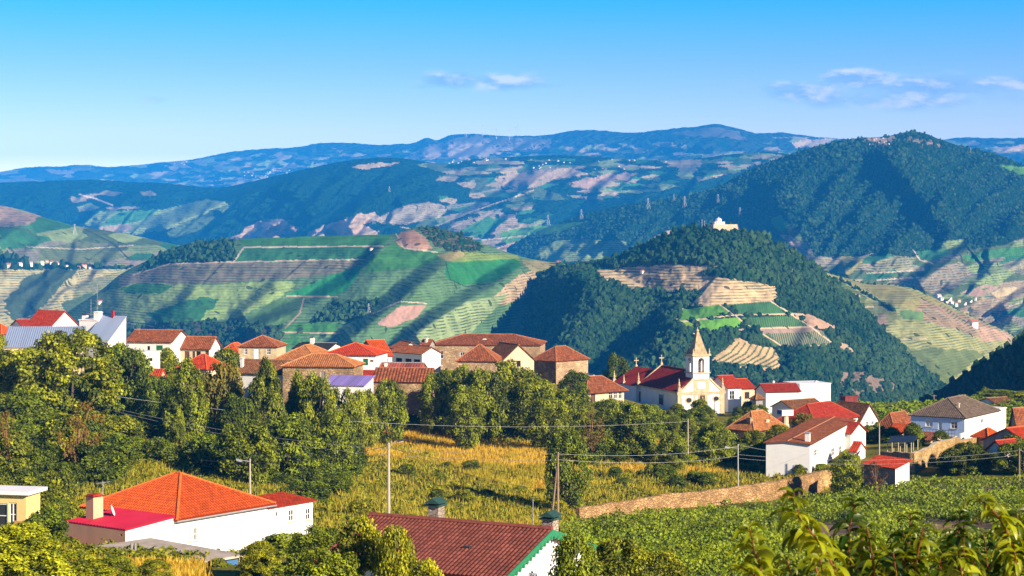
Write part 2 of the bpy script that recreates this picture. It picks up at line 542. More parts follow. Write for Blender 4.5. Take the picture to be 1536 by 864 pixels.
# ------------------------------------------------------------------ the hills: one solid terrain each, far to near
FOREST = (0.010, 0.042, 0.016); SCRUB = (0.080, 0.120, 0.042); VINE = (0.055, 0.190, 0.040); VINE2 = (0.040, 0.150, 0.055)
BRIGHT = (0.090, 0.230, 0.030); TAN = (0.50, 0.37, 0.22); SOIL = (0.36, 0.27, 0.19); YG = (0.21, 0.28, 0.105); GREY = (0.20, 0.19, 0.15)
PATH = (0.55, 0.46, 0.36)


class Hill:
    def __init__(s, name, sil, base, dtop, slope, step=1.5, base_col=FOREST, base_pat=(0, 0, 1), terr_h=3.6, fscale=0.12,
                 seed=1, amp=40, nscale=60, jag=0.8, row_w=3.0, fine=8, ny=1.0):
        s.name, s.terr_h, s.fscale, s.row_w = name, terr_h, fscale, row_w
        x0, x1 = sil[0][0], sil[-1][0]
        n = int((x1 - x0) / step) + 1
        s.px = np.linspace(x0, x1, n)
        sx, sy = zip(*sil)
        top = s.smooth(s.px, sx, sy)
        top = top + jag * fbm(s.px / 9.0, s.px * 0 + seed, seed, 3) * 2
        bx, by = zip(*base)
        bot = np.maximum(np.interp(s.px, bx, by), top + 6)
        dx_, dy_ = zip(*dtop)
        dt = s.smooth(s.px, dx_, dy_)
        m = int(np.max(bot - top) / step) + 1
        t = np.linspace(0, 1, m)[:, None]
        s.PY = top[None, :] + t * (bot - top)[None, :]
        s.PX = np.repeat(s.px[None, :], m, 0)
        sl = math.tan(math.radians(slope))
        dp = s.PY - top[None, :]
        s.scale = dt.mean() / F
        D = dt[None, :] - dp * (dt[None, :] / F) / sl
        D = D + 25 * s.scale * np.exp(-dp / 10.0)            # rounded crest
        fade = np.clip(dp / 25.0, 0, 1)
        D = D + amp * fbm(s.PX / nscale + s.PY / nscale * 0.8, s.PY / nscale * 0.5 * ny - s.PX / nscale * 0.15, seed, 4) * 2 * fade
        D = D + fine * fbm(s.PX / 14.0, s.PY / 14.0 * ny, seed + 5, 3) * 2 * fade
        s.D, s.top, s.dt = D, top, dt
        jx = fbm(s.PX / 10, s.PY / 7, seed + 9, 3) * 7
        jy = fbm(s.PX / 10, s.PY / 7, seed + 19, 3) * 4
        s.jx, s.jy = jx, jy
        s.col = np.empty(D.shape + (4,), np.float32); s.col[..., :3] = base_col; s.col[..., 3] = 1
        s.pat = np.zeros(D.shape + (4,), np.float32); s.pat[..., :3] = base_pat; s.pat[..., 3] = 1
        s.seed = seed

    @staticmethod
    def smooth(x, xs, ys):
        xs = np.array(xs, float); ys = np.array(ys, float)
        d = np.gradient(ys, xs)
        i = np.clip(np.searchsorted(xs, x) - 1, 0, len(xs) - 2)
        h = xs[i + 1] - xs[i]; t = np.clip((x - xs[i]) / h, 0, 1)
        h00 = 2 * t**3 - 3 * t**2 + 1; h10 = t**3 - 2 * t**2 + t; h01 = -2 * t**3 + 3 * t**2; h11 = t**3 - t**2
        lim = 1.0
        return h00 * ys[i] + h10 * h * d[i] * lim + h01 * ys[i + 1] + h11 * h * d[i + 1] * lim

    def spur(s, pts, wl, wr, A):
        d, side, par = polyline_dist(s.PX, s.PY, pts)
        w = np.where(side < 0, wl, wr)
        ends = np.clip(np.minimum(par, 1 - par) * 6, 0.0, 1)
        q = np.clip(d / w, 0, 1)
        prof = np.where(side < 0, 1 - q * q * (3 - 2 * q), np.exp(-(d / w) ** 2))
        s.D -= A * prof * (0.25 + 0.75 * ends) * np.clip((s.PY - s.top[None, :]) / 15, 0, 1)

    def folds(s, lam, A, k=1.5, seed=0, steep=0.24):
        """a family of spurs running down to the left, steep on their left flank"""
        q = (s.PX + k * (s.PY - s.top[None, :].mean())) / lam + 1.5 * fbm(s.PX / 150, s.PY / 90, seed + 1, 3) + 0.25 * fbm(s.PX / 25, s.PY / 25, seed + 2, 2)
        t = q - np.floor(q)
        prof = np.where(t < steep, t / steep, 1 - (t - steep) / (1 - steep))
        prof = prof * prof * (3 - 2 * prof)
        am = 0.35 + 1.3 * np.clip(fbm(s.PX / 120, s.PY / 60, seed + 3, 2) + 0.5, 0, 1)
        s.D -= A * prof * am * np.clip((s.PY - s.top[None, :]) / 22, 0, 1)

    def paint(s, poly, col, pat=(0, 0, 0), jit=1.0, var=0.12, p=1.0):
        m = in_poly(s.PX + s.jx * jit, s.PY + s.jy * jit, poly)
        if p < 1: m &= (fbm(s.PX / 9, s.PY / 5, s.seed + 33, 3) + 0.5) < p
        k = 1 + var * 2 * fbm(s.PX[m] / 18, s.PY[m] / 9, s.seed + 3, 2)
        s.col[m, :3] = np.array(col)[None, :] * k[:, None]
        s.pat[m, :3] = pat

    def line(s, pts, w, col=PATH):
        d, _, _ = polyline_dist(s.PX + s.jx * 0.25, s.PY + s.jy * 0.25, pts)
        m = d < w * 0.5
        s.col[m, :3] = col; s.pat[m, :3] = 0

    def cells(s, poly, cx, cy, palette, prob=1.0, seed=0, skew=0.0):
        m = in_poly(s.PX + s.jx, s.PY + s.jy, poly)
        x = (s.PX[m] + s.jx[m] * 0.8 + skew * s.PY[m]) / cx; y = (s.PY[m] + s.jy[m] * 0.6) / cy
        ix = np.floor(x).astype(np.int64); iy = np.floor(y).astype(np.int64)
        best = np.full(x.shape, 1e9); cid = np.zeros(x.shape)
        for a in (-1, 0, 1):
            for b in (-1, 0, 1):
                ox = hash2(ix + a, iy + b, seed + 1); oy = hash2(ix + a, iy + b, seed + 2)
                dd = (ix + a + ox - x) ** 2 + (iy + b + oy - y) ** 2
                k = dd < best
                best = np.where(k, dd, best); cid = np.where(k, hash2(ix + a, iy + b, seed + 3), cid)
        c2 = (cid * 7919) % 1.0
        pick = np.floor(c2 * len(palette)).astype(int) % len(palette)
        cols = np.array([p[0] for p in palette], np.float32); pats = np.array([p[1] for p in palette], np.float32)
        use = cid < prob
        idx = np.argwhere(m)[use]
        k = 0.85 + 0.3 * ((cid * 104729) % 1.0)
        s.col[idx[:, 0], idx[:, 1], :3] = cols[pick[use]] * k[use][:, None]
        s.pat[idx[:, 0], idx[:, 1], :3] = pats[pick[use]]

    def build(s, back=900.0):
        m, n = s.D.shape
        X = (s.PX - CX) / F * s.D; Z = -(s.PY - HY) / F * s.D
        V = np.stack([X, s.D, Z], -1)
        rows = [V]
        cols = [s.col]; pats = [s.pat]
        kx = back / 6
        d0 = s.D[0]; z0 = Z[0]; x0 = X[0]
        for i in range(1, 7):                                  # far side of the hill
            dd = d0 + kx * i
            rows.insert(0, np.stack([x0 * dd / d0, dd, z0 - kx * i * 0.06 - 0.00022 / max(s.scale, 0.5) * (kx * i) ** 2], -1)[None])
            cols.insert(0, s.col[:1]); pats.insert(0, s.pat[:1])
        V = np.concatenate(rows, 0); C = np.concatenate(cols, 0); Pt = np.concatenate(pats, 0)
        M = V.shape[0]
        i = np.arange(M - 1)[:, None] * n + np.arange(n - 1)[None, :]
        q = np.stack([i, i + n, i + n + 1, i + 1], -1).reshape(-1, 4)
        me = np_mesh(s.name, V.reshape(-1, 3), [q], mat_hill('land_' + s.name + str(s.seed), s.terr_h, s.fscale, s.row_w), smooth=True,
                     attrs={'col': C.reshape(-1, 4), 'pat': Pt.reshape(-1, 4)})
        o = link_mesh(s.name, me)
        o['kind'] = 'structure'
        return o

    def at(s, px, py):
        j = np.clip(np.searchsorted(s.px, px), 0, len(s.px) - 1)
        d = float(np.interp(py, s.PY[:, j], s.D[:, j]))
        return P(px, py, d)

    def scatter(s, n, thresh=0.5, seed=0, margin=0):
        """image-uniform random ground points inside woodland"""
        r = np.random.default_rng(seed)
        m, nn = s.D.shape
        a = r.integers(0, nn - 1, n); b = (r.random(n) * (m - 1)).astype(int)
        h = (s.PY[-1, a] - s.PY[0, a]) / np.max(s.PY[-1] - s.PY[0])
        k = (s.pat[b, a, 2] > thresh) & (r.random(n) < h)
        a, b = a[k], b[k]
        px = s.px[a] + r.uniform(-.7, .7, len(a)); d = s.D[b, a]; py = s.PY[b, a]
        return np.stack([(px - CX) / F * d, d, -(py - HY) / F * d], -1)


def ico(sub):
    bm = bmesh.new(); bmesh.ops.create_icosphere(bm, subdivisions=sub, radius=1)
    V = np.array([v.co[:] for v in bm.verts]); T = np.array([[v.index for v in f.verts] for f in bm.faces])
    bm.free(); return V, T


ICO1, ICO2 = ico(1), ico(2)


def forest_mesh(name, pts, r0, r1, mat, sub=2, seed=0, tall=1.25, label=None, tints=((0.006, 0.034, 0.012), (0.050, 0.098, 0.034))):
    r = np.random.default_rng(seed)
    bv, bt = ICO2 if sub == 2 else ICO1
    n = len(pts)
    rad = r.uniform(r0, r1, n) * r.choice([0.55, 0.8, 1, 1.1, 1.4], n)
    V = bv[None] * (1 + 0.28 * r.standard_normal((n, len(bv), 1)).clip(-1.5, 1.5))
    V = V * (rad[:, None, None] * np.array([1, 1, tall]))
    V = V + pts[:, None, :] + np.array([0, 0, 0.45])[None, None] * rad[:, None, None]
    Tt = bt[None] + (np.arange(n) * len(bv))[:, None, None]
    sz = 8.0 * (r0 + r1)
    big = np.clip(0.5 + 1.5 * fbm(pts[:, 0] / sz / 2, (pts[:, 1] + 2 * pts[:, 2]) / sz / 2, seed, 3), 0, 1)
    k = np.clip(0.55 * r.random((n, 1, 1)) + 0.6 * big[:, None, None] - 0.1, 0, 1)
    c = np.array(tints[0]) * (1 - k) + np.array(tints[1]) * k
    c = c * (0.85 + 0.3 * r.random((n, 1, 1))) + np.zeros((n, len(bv), 3))
    C = np.concatenate([c, np.ones((n, len(bv), 1))], -1)
    me = np_mesh(name, V.reshape(-1, 3), [Tt.reshape(-1, 3)], mat, smooth=False, attrs={'col': C.reshape(-1, 4)})
    o = link_mesh(name, me)
    return tag(o, label, 'forest', kind='stuff')


TER = (1, 0, 0); ROW = (0, 1, 0); HALF = (0.55, 0, 0); NON = (0, 0, 0); WOOD = (0, 0, 1)
farm_pal = [((0.38, 0.30, 0.19), HALF), ((0.30, 0.24, 0.17), NON), (YG, HALF), (GREY, TER), (SCRUB, HALF), (VINE2, HALF), (FOREST, WOOD), (FOREST, WOOD), (SCRUB, TER)]
far_pal = [((0.30, 0.24, 0.16), NON), ((0.24, 0.20, 0.15), NON), (GREY, NON), (FOREST, WOOD), (SCRUB, NON), (YG, NON)]

# --- far blue ridge
h1 = Hill('far_ridge', [(-220, 262), (-60, 258), (0, 258), (30, 252), (60, 250), (90, 250), (120, 247), (160, 250), (200, 248), (240, 244), (280, 240), (340, 229), (400, 223),
                        (440, 221), (480, 215), (520, 214), (560, 217), (600, 216), (625, 213), (640, 207), (655, 210), (675, 203), (700, 201), (740, 203), (790, 204),
                        (830, 201), (870, 195), (905, 196), (950, 199), (1000, 194), (1040, 190), (1075, 186), (1100, 191), (1130, 199), (1170, 199), (1220, 205), (1260, 208),
                        (1330, 212), (1400, 212), (1440, 206), (1480, 207), (1536, 207), (1640, 212), (1760, 216)],
          [(-220, 330), (1760, 330)], [(-220, 12500), (500, 12500), (900, 11500), (1080, 11000), (1300, 12500), (1760, 13500)], 13, step=1.6,
          base_col=(0.035, 0.055, 0.022), terr_h=9, fscale=0.022, seed=3, amp=260, nscale=70, jag=1.0, fine=28, ny=5)
h1.folds(60, 210, 2.2, 5)
h1.folds(27, 80, 1.4, 9)
h1.cells([(-220, 258), (1200, 205), (1760, 215), (1760, 330), (-220, 330)], 22, 4.5, far_pal, 0.45, 5)
h1.cells([(250, 240), (520, 222), (470, 275), (240, 280)], 16, 4, far_pal, 0.6, 8)
h1.paint([(600, 240), (640, 222), (690, 206), (790, 208), (830, 218), (760, 226), (720, 236)], (0.30, 0.24, 0.19), NON, 3, p=0.75)
h1.paint([(640, 215), (700, 205), (800, 206), (850, 212), (820, 225), (700, 215)], (0.16, 0.14, 0.12), NON, 3, p=0.6)
h1.paint([(1000, 200), (1070, 190), (1110, 198), (1120, 210), (1030, 205)], (0.12, 0.11, 0.09), NON, 2)
h1.paint([(1190, 212), (1250, 206), (1240, 216), (1195, 222)], TAN, NON, 2)
h1.paint([(1490, 222), (1536, 218), (1600, 220), (1600, 228), (1500, 228)], TAN, NON, 2)
h1.build(1500)

# --- broad middle ridges with forest shoulders and small farms
h2 = Hill('middle_ridge', [(-180, 283), (-80, 276), (0, 274), (40, 273), (100, 270), (150, 270), (200, 273), (250, 275), (290, 279), (330, 281), (370, 274), (420, 262), (470, 251),
                           (520, 241), (560, 237), (600, 237), (640, 243), (665, 246), (700, 240), (760, 236), (830, 233), (900, 235), (980, 240), (1050, 237),
                           (1100, 231), (1150, 228), (1200, 233), (1300, 240)],
          [(-180, 400), (1300, 430)], [(-180, 6500), (330, 6700), (560, 6300), (700, 6800), (1000, 7000), (1300, 7000)], 15, step=1.5,
          base_col=FOREST, terr_h=6, fscale=0.045, seed=12, amp=130, nscale=55, jag=0.8, fine=25, ny=2.5)
h2.spur([(480, 250), (420, 275), (340, 305), (260, 340), (225, 362)], 26, 90, 520)
h2.spur([(680, 250), (610, 275), (540, 312), (490, 345)], 20, 70, 420)
h2.spur([(820, 262), (770, 300), (700, 330), (640, 350)], 20, 60, 320)
h2.spur([(1090, 240), (980, 290), (880, 335)], 22, 60, 260)
h2.spur([(250, 280), (190, 300), (120, 330)], 22, 60, 260)
h2.spur([(80, 275), (30, 300), (-30, 320)], 22, 60, 220)
h2.folds(85, 150, 1.5, 11)
h2.folds(34, 50, 1.2, 15)
h2.cells([(620, 246), (720, 238), (900, 235), (1130, 229), (1200, 235), (1180, 262), (1090, 262), (1000, 285), (900, 300), (800, 300), (700, 270)], 24, 4.5, farm_pal, 0.75, 21, 0.6)
h2.cells([(640, 262), (760, 262), (860, 300), (800, 345), (860, 360), (760, 385), (620, 370), (600, 330), (660, 300)], 26, 8, farm_pal, 0.62, 23, 1.0)
h2.cells([(100, 290), (230, 282), (240, 305), (180, 318), (120, 318)], 26, 7, far_pal, 0.5, 24, 1.0)
h2.paint([(525, 250), (560, 244), (600, 243), (580, 250), (540, 255)], TAN, NON, 1)
h2.paint([(118, 345), (150, 318), (250, 313), (310, 300), (350, 304), (330, 320), (250, 345), (190, 354)], YG, (0.8, 0, 0), 2)
h2.paint([(150, 336), (180, 318), (240, 313), (215, 330), (180, 338)], VINE, HALF, 1)
h2.paint([(240, 352), (285, 330), (350, 303), (300, 345), (262, 357)], SCRUB, HALF, 1)
h2.paint([(120, 345), (190, 335), (200, 342), (180, 352)], SOIL, NON, 1)
h2.paint([(345, 358), (380, 335), (405, 327), (432, 330), (447, 342), (440, 360), (360, 362)], (0.42, 0.31, 0.23), NON, 1.5)
h2.paint([(455, 358), (470, 342), (500, 335), (545, 338), (570, 347), (560, 360)], (0.42, 0.31, 0.22), NON, 1.5)
h2.paint([(560, 330), (600, 310), (645, 302), (678, 312), (660, 325), (610, 336), (575, 336)], (0.36, 0.30, 0.22), HALF, 1)
h2.paint([(500, 335), (540, 320), (565, 318), (575, 328), (540, 338)], (0.45, 0.33, 0.24), NON, 1.5)
h2.paint([(672, 338), (720, 320), (770, 318), (785, 335), (750, 350), (690, 352)], (0.30, 0.24, 0.19), HALF, 3, p=0.7)
h2.paint([(740, 268), (800, 255), (860, 250), (880, 262), (800, 280), (760, 280)], SOIL, NON, 2, p=0.75)
h2.paint([(850, 275), (900, 262), (960, 258), (940, 268), (880, 282)], (0.38, 0.26, 0.20), NON, 2)
h2.paint([(690, 345), (730, 325), (760, 330), (720, 360)], VINE, HALF, 1, p=0.7)
h2.paint([(745, 350), (800, 338), (838, 338), (830, 350), (760, 365)], BRIGHT, NON, 1.5)
h2.paint([(740, 372), (770, 362), (800, 364), (790, 385), (760, 386)], (0.42, 0.29, 0.19), NON, 1.5)
h2.paint([(795, 366), (850, 356), (935, 362), (945, 372), (925, 388), (840, 392), (790, 388)], YG, TER, 1)
h2.paint([(900, 366), (942, 366), (940, 384), (905, 390)], (0.28, 0.26, 0.10), HALF, 1)
h2.line([(640, 345), (700, 320), (760, 300), (800, 285)], 2.0)
h2.line([(120, 292), (150, 300), (170, 308)], 3.0)
h2.line([(600, 340), (660, 352), (730, 360), (800, 352)], 1.6)
h2.build(1500)

# --- forest mountain on the right
h3 = Hill('forest_mountain', [(760, 372), (800, 350), (840, 334), (880, 320), (920, 311), (960, 304), (1010, 296), (1050, 288), (1085, 276), (1110, 262), (1150, 244), (1190, 230),
                              (1230, 218), (1260, 211), (1290, 207), (1325, 205), (1345, 201), (1368, 197), (1390, 201), (1410, 209), (1440, 219), (1480, 227), (1510, 237), (1536, 248),
                              (1600, 268), (1700, 300), (1800, 330)],
          [(760, 420), (1000, 420), (1150, 430), (1240, 470), (1440, 540), (1800, 560)],
          [(760, 4700), (900, 4550), (1100, 4400), (1290, 4250), (1368, 4350), (1536, 4500), (1800, 4700)], 21, step=1.5,
          base_col=FOREST, terr_h=4.5, fscale=0.07, seed=31, amp=70, nscale=60, jag=0.7, fine=16)
h3.spur([(1310, 207), (1350, 250), (1395, 300), (1445, 362)], 34, 55, 170)
h3.spur([(1375, 330), (1330, 365), (1285, 398), (1255, 425)], 15, 45, 130)
h3.spur([(1560, 310), (1500, 350), (1440, 385), (1390, 415), (1355, 440)], 22, 60, 210)
h3.spur([(1560, 390), (1500, 410), (1440, 432), (1395, 460)], 14, 40, 130)
h3.spur([(1600, 420), (1540, 440), (1490, 470)], 14, 40, 130)
h3.spur([(1150, 250), (1170, 310), (1195, 360)], 40, 60, 90)
h3.spur([(1100, 270), (1080, 310), (1040, 350)], 22, 60, 100)
h3.spur([(1000, 300), (950, 330), (910, 360)], 18, 50, 90)
h3.folds(90, 70, 1.2, 21)
h3.folds(36, 22, 1.1, 25)
fld = [(1170, 322), (1200, 350), (1225, 385), (1262, 384), (1300, 384), (1330, 380), (1365, 388), (1385, 378), (1412, 372), (1412, 362), (1446, 358), (1452, 374), (1500, 368), (1545, 352),
       (1700, 320), (1800, 340), (1800, 560), (1440, 520), (1300, 480), (1220, 430)]
h3.paint(fld, (0.30, 0.29, 0.18), HALF, 1)
h3.cells(fld, 40, 14, [(GREY, TER), (YG, TER), ((0.34, 0.27, 0.17), HALF), (SCRUB, HALF), (SCRUB, TER), (VINE2, HALF), ((0.26, 0.22, 0.16), TER)], 0.9, 41, 1.2)
h3.paint([(1155, 328), (1170, 322), (1182, 340), (1175, 350), (1160, 340)], VINE, NON, 0.6)
h3.paint([(1170, 350), (1185, 352), (1215, 380), (1230, 392), (1222, 400), (1185, 368)], (0.38, 0.28, 0.22), HALF, 1, p=0.8)
h3.paint([(1185, 375), (1200, 372), (1245, 398), (1240, 408), (1210, 395)], (0.24, 0.20, 0.15), HALF, 1)
h3.paint([(1262, 384), (1298, 384), (1290, 400), (1275, 412), (1255, 412)], (0.28, 0.26, 0.08), HALF, 0.6)
h3.paint([(1312, 392), (1345, 384), (1380, 384), (1362, 400), (1310, 412)], (0.24, 0.24, 0.14), TER, 0.8)
h3.paint([(1370, 376), (1405, 374), (1412, 388), (1385, 390)], VINE2, HALF, 0.5)
h3.paint([(1414, 362), (1444, 360), (1447, 368), (1420, 374)], YG, TER, 0.5)
h3.paint([(1440, 383), (1510, 372), (1560, 368), (1560, 380), (1450, 392)], VINE, HALF, 1)
h3.paint([(1372, 430), (1410, 400), (1440, 392), (1460, 410), (1440, 428), (1400, 442)], (0.25, 0.22, 0.16), TER, 0.8)
h3.paint([(1488, 440), (1505, 430), (1528, 432), (1520, 440), (1495, 448)], (0.52, 0.43, 0.25), NON, 0.6)
h3.paint([(1440, 440), (1480, 425), (1500, 430), (1470, 446)], (0.36, 0.25, 0.20), NON, 1.5, p=0.7)
h3.paint([(1500, 470), (1560, 452), (1600, 470), (1560, 480)], VINE2, TER, 1)
h3.line([(1370, 375), (1380, 390), (1400, 395)], 1.8); h3.line([(1300, 410), (1340, 408), (1385, 405)], 1.6)
h3.line([(1315, 420), (1350, 418), (1378, 416)], 1.6); h3.line([(1500, 470), (1495, 480), (1500, 485)], 2.0)
h3.line([(1500, 465), (1540, 450), (1580, 440)], 1.8); h3.line([(1290, 385), (1312, 380)], 1.6)
h3.paint([(1300, 207), (1325, 203), (1345, 208), (1330, 218), (1305, 222), (1295, 214)], (0.36, 0.27, 0.22), NON, 2.5, p=0.62)
h3.paint([(1360, 205), (1400, 212), (1410, 222), (1370, 215)], (0.24, 0.18, 0.14), NON, 2.5, p=0.5)
h3.paint([(1490, 246), (1536, 250), (1560, 262), (1530, 262)], BRIGHT, NON, 1)
h3.paint([(975, 358), (1000, 346), (1018, 345), (1000, 358), (970, 366)], TAN, NON, 0.7)
h3.paint([(1055, 264), (1080, 262), (1092, 268), (1070, 277)], (0.38, 0.28, 0.20), NON, 1.5)
h3.paint([(800, 378), (830, 362), (860, 358), (940, 362), (946, 374), (920, 390), (820, 396)], YG, TER, 0.8)
h3.paint([(790, 352), (830, 336), (880, 332), (830, 352)], BRIGHT, NON, 1)
h3.build(1200)
fmat = mat_vcol('woodland_leaves', noise_scale=0.5, amt=0.4)
tag(forest_mesh('forest', h3.scatter(42000, seed=4), 1.8, 3.4, fmat, 1, 4, 1.1), 'dense dark green forest covering the high mountain behind the hilltop chapel')

# --- left valley slopes
h4 = Hill('valley_slope', [(-200, 292), (-80, 300), (0, 308), (40, 317), (80, 330), (110, 338), (150, 344), (200, 353), (250, 364), (300, 374), (380, 392), (480, 420)],
          [(-200, 540), (480, 540)], [(-200, 2900), (0, 3000), (200, 3050), (480, 3200)], 18, step=1.5,
          base_col=(0.22, 0.22, 0.11), base_pat=(0.35, 0, 0), terr_h=3.3, fscale=0.11, seed=51, amp=45, nscale=60, jag=0.5)
h4.folds(80, 45, 1.4, 31)
h4.cells([(-200, 292), (0, 308), (300, 374), (200, 400), (-200, 400)], 45, 13, [(SCRUB, HALF), (YG, HALF), (GREY, HALF), ((0.26, 0.20, 0.16), HALF), (YG, NON), (VINE2, HALF)], 0.85, 52, 0.8)
h4.paint([(-100, 302), (0, 308), (60, 322), (45, 335), (-100, 330)], (0.32, 0.22, 0.17), (0.7, 0, 0), 2)
h4.paint([(0, 345), (45, 345), (58, 355), (55, 372), (0, 374)], VINE2, HALF, 1)
h4.paint([(60, 372), (130, 362), (190, 385), (150, 395), (60, 392)], (0.12, 0.15, 0.06), HALF, 1)
h4.paint([(-100, 380), (30, 382), (40, 394), (200, 398), (210, 405), (-100, 407)], FOREST, WOOD, 2)
h4.paint([(-200, 404), (240, 404), (480, 440), (480, 540), (-200, 540)], (0.42, 0.37, 0.18), TER, 1)
h4.paint([(120, 425), (200, 400), (300, 420), (250, 540), (60, 540)], (0.22, 0.22, 0.10), TER, 1)
h4.paint([(5, 452), (40, 415), (80, 404), (120, 404), (95, 425), (60, 470), (20, 480)], (0.06, 0.09, 0.05), HALF, 2)
h4.paint([(90, 455), (140, 440), (150, 460), (110, 480)], (0.07, 0.11, 0.05), HALF, 2)
h4.line([(40, 370), (120, 374), (200, 368)], 1.3); h4.line([(130, 345), (170, 365), (195, 390)], 2.2, (0.05, 0.06, 0.04))
h4.line([(-20, 340), (40, 344), (60, 360)], 2.0, (0.06, 0.07, 0.045))
h4.spur([(120, 400), (80, 430), (40, 480)], 18, 60, 70)
h4.spur([(60, 325), (20, 350), (-20, 380)], 18, 60, 70)
h4.build(700)
tag(forest_mesh('forest', h4.scatter(2600, seed=6), 3, 5, fmat, 1, 6), 'belt of dark trees round the far village on the left')

# --- terraced hill in the middle
h5 = Hill('terraced_hill', [(60, 500), (110, 462), (150, 436), (180, 412), (220, 391), (255, 374), (290, 364), (350, 359), (420, 356), (480, 354), (560, 352), (595, 350), (610, 344),
                            (635, 340), (665, 344), (690, 352), (720, 364), (760, 378), (800, 389), (850, 396), (900, 402), (1000, 420)],
          [(60, 560), (1000, 570)], [(60, 2250), (200, 2200), (450, 2150), (640, 2080), (850, 2150), (1000, 2200)], 21, step=1.25,
          base_col=(0.105, 0.20, 0.085), base_pat=(0.9, 0, 0), terr_h=2.7, fscale=0.16, seed=61, amp=16, nscale=50, jag=0.4, fine=5)
h5.spur([(590, 356), (560, 390), (524, 425), (474, 455), (414, 482), (354, 507)], 20, 80, 82)
h5.spur([(690, 388), (640, 420), (590, 460), (540, 500), (500, 530)], 26, 60, 112)
h5.spur([(800, 396), (740, 430), (660, 480), (590, 530)], 24, 55, 110)
h5.spur([(300, 430), (270, 460), (230, 490)], 16, 50, 42)
h5.spur([(425, 420), (390, 450), (350, 480)], 16, 50, 48)
h5.paint([(200, 415), (222, 390), (258, 372), (300, 360), (352, 358), (352, 392), (255, 396)], FOREST, WOOD, 1.5)
h5.paint([(350, 352), (592, 346), (576, 368), (368, 371)], VINE, HALF, 0.4)
h5.paint([(352, 392), (366, 371), (571, 368), (548, 388)], VINE2, HALF, 0.4)
h5.paint([(180, 414), (255, 396), (545, 391), (522, 408), (430, 419), (290, 426), (180, 430)], (0.19, 0.17, 0.12), (1, 0, 0), 1)
h5.paint([(150, 440), (200, 424), (300, 427), (430, 421), (446, 426), (418, 446), (360, 476), (280, 486), (200, 482), (140, 462)], (0.25, 0.35, 0.11), (0.6, 0, 0), 1.5)
h5.paint([(180, 432), (210, 424), (260, 428), (240, 440), (190, 440)], VINE, HALF, 1)
h5.paint([(220, 470), (300, 445), (330, 450), (300, 480), (240, 486)], VINE2, HALF, 1.5)
h5.paint([(428, 443), (470, 424), (510, 408), (545, 397), (536, 415), (518, 437), (500, 444)], (0.035, 0.22, 0.06), NON, 0.5)
h5.paint([(362, 484), (410, 450), (458, 447), (450, 470), (424, 487)], (0.07, 0.14, 0.045), NON, 0.6)
h5.paint([(555, 388), (592, 364), (645, 374), (668, 382), (640, 398), (600, 404), (545, 410)], VINE, (0.3, 0, 0), 0.7)
h5.paint([(594, 362), (601, 348), (622, 344), (638, 356), (650, 373), (622, 376), (600, 370)], (0.42, 0.24, 0.15), (0.25, 0, 0), 0.8)
h5.paint([(625, 338), (650, 338), (690, 346), (728, 370), (705, 382), (655, 372), (640, 356)], (0.10, 0.10, 0.045), (0.2, 0, 0.9), 1)
h5.paint([(655, 382), (690, 378), (775, 382), (780, 391), (700, 393), (662, 391)], (0.19, 0.26, 0.05), HALF, 0.6)
h5.paint([(655, 382), (690, 376), (700, 384), (672, 392)], (0.34, 0.28, 0.10), NON, 0.6)
h5.paint([(668, 394), (772, 388), (784, 398), (742, 422), (690, 428), (668, 416)], (0.035, 0.19, 0.05), (0.3, 0, 0), 0.6)
h5.paint([(728, 455), (780, 412), (835, 394), (850, 402), (800, 436), (760, 458)], (0.46, 0.33, 0.20), (1, 0, 0), 1.2)
h5.paint([(780, 390), (840, 392), (840, 404), (800, 408)], (0.28, 0.24, 0.10), HALF, 1.2)
h5.paint([(566, 486), (600, 459), (641, 457), (626, 475), (590, 491)], (0.40, 0.24, 0.19), NON, 1)
h5.paint([(460, 486), (500, 452), (575, 449), (545, 474), (520, 482)], FOREST, WOOD, 1.5)
h5.paint([(130, 510), (200, 490), (300, 480), (425, 490), (410, 560), (130, 560)], (0.055, 0.055, 0.04), (0, 0, 0.9), 2)
h5.paint([(418, 498), (432, 486), (512, 484), (500, 500), (440, 504), (400, 520), (500, 520)], VINE, HALF, 0.8)
h5.paint([(590, 530), (620, 500), (700, 452), (765, 440), (700, 505), (660, 530)], (0.27, 0.35, 0.16), TER, 0.8)
h5.line([(200, 412), (255, 396), (353, 393), (545, 389)], 2.2, (0.48, 0.36, 0.26)); h5.line([(350, 393), (366, 371), (575, 369)], 2.0)
h5.line([(594, 350), (606, 372), (655, 378)], 2.0); h5.line([(430, 444), (505, 445)], 2.0, (0.46, 0.34, 0.24))
h5.line([(420, 498), (510, 500)], 2.2, (0.46, 0.34, 0.24)); h5.line([(455, 448), (450, 470), (428, 492)], 2.4, (0.36, 0.26, 0.20))
h5.line([(668, 394), (676, 420), (700, 430), (735, 425)], 1.4, (0.03, 0.05, 0.03)); h5.line([(130, 470), (200, 486), (260, 494)], 2.0, (0.40, 0.32, 0.24))
h5.line([(640, 455), (600, 452), (560, 470)], 1.4)
h5.build(800)
tag(forest_mesh('forest', h5.scatter(13000, seed=8), 1.3, 2.5, fmat, 1, 8), 'patches of dark woodland on the terraced hill')

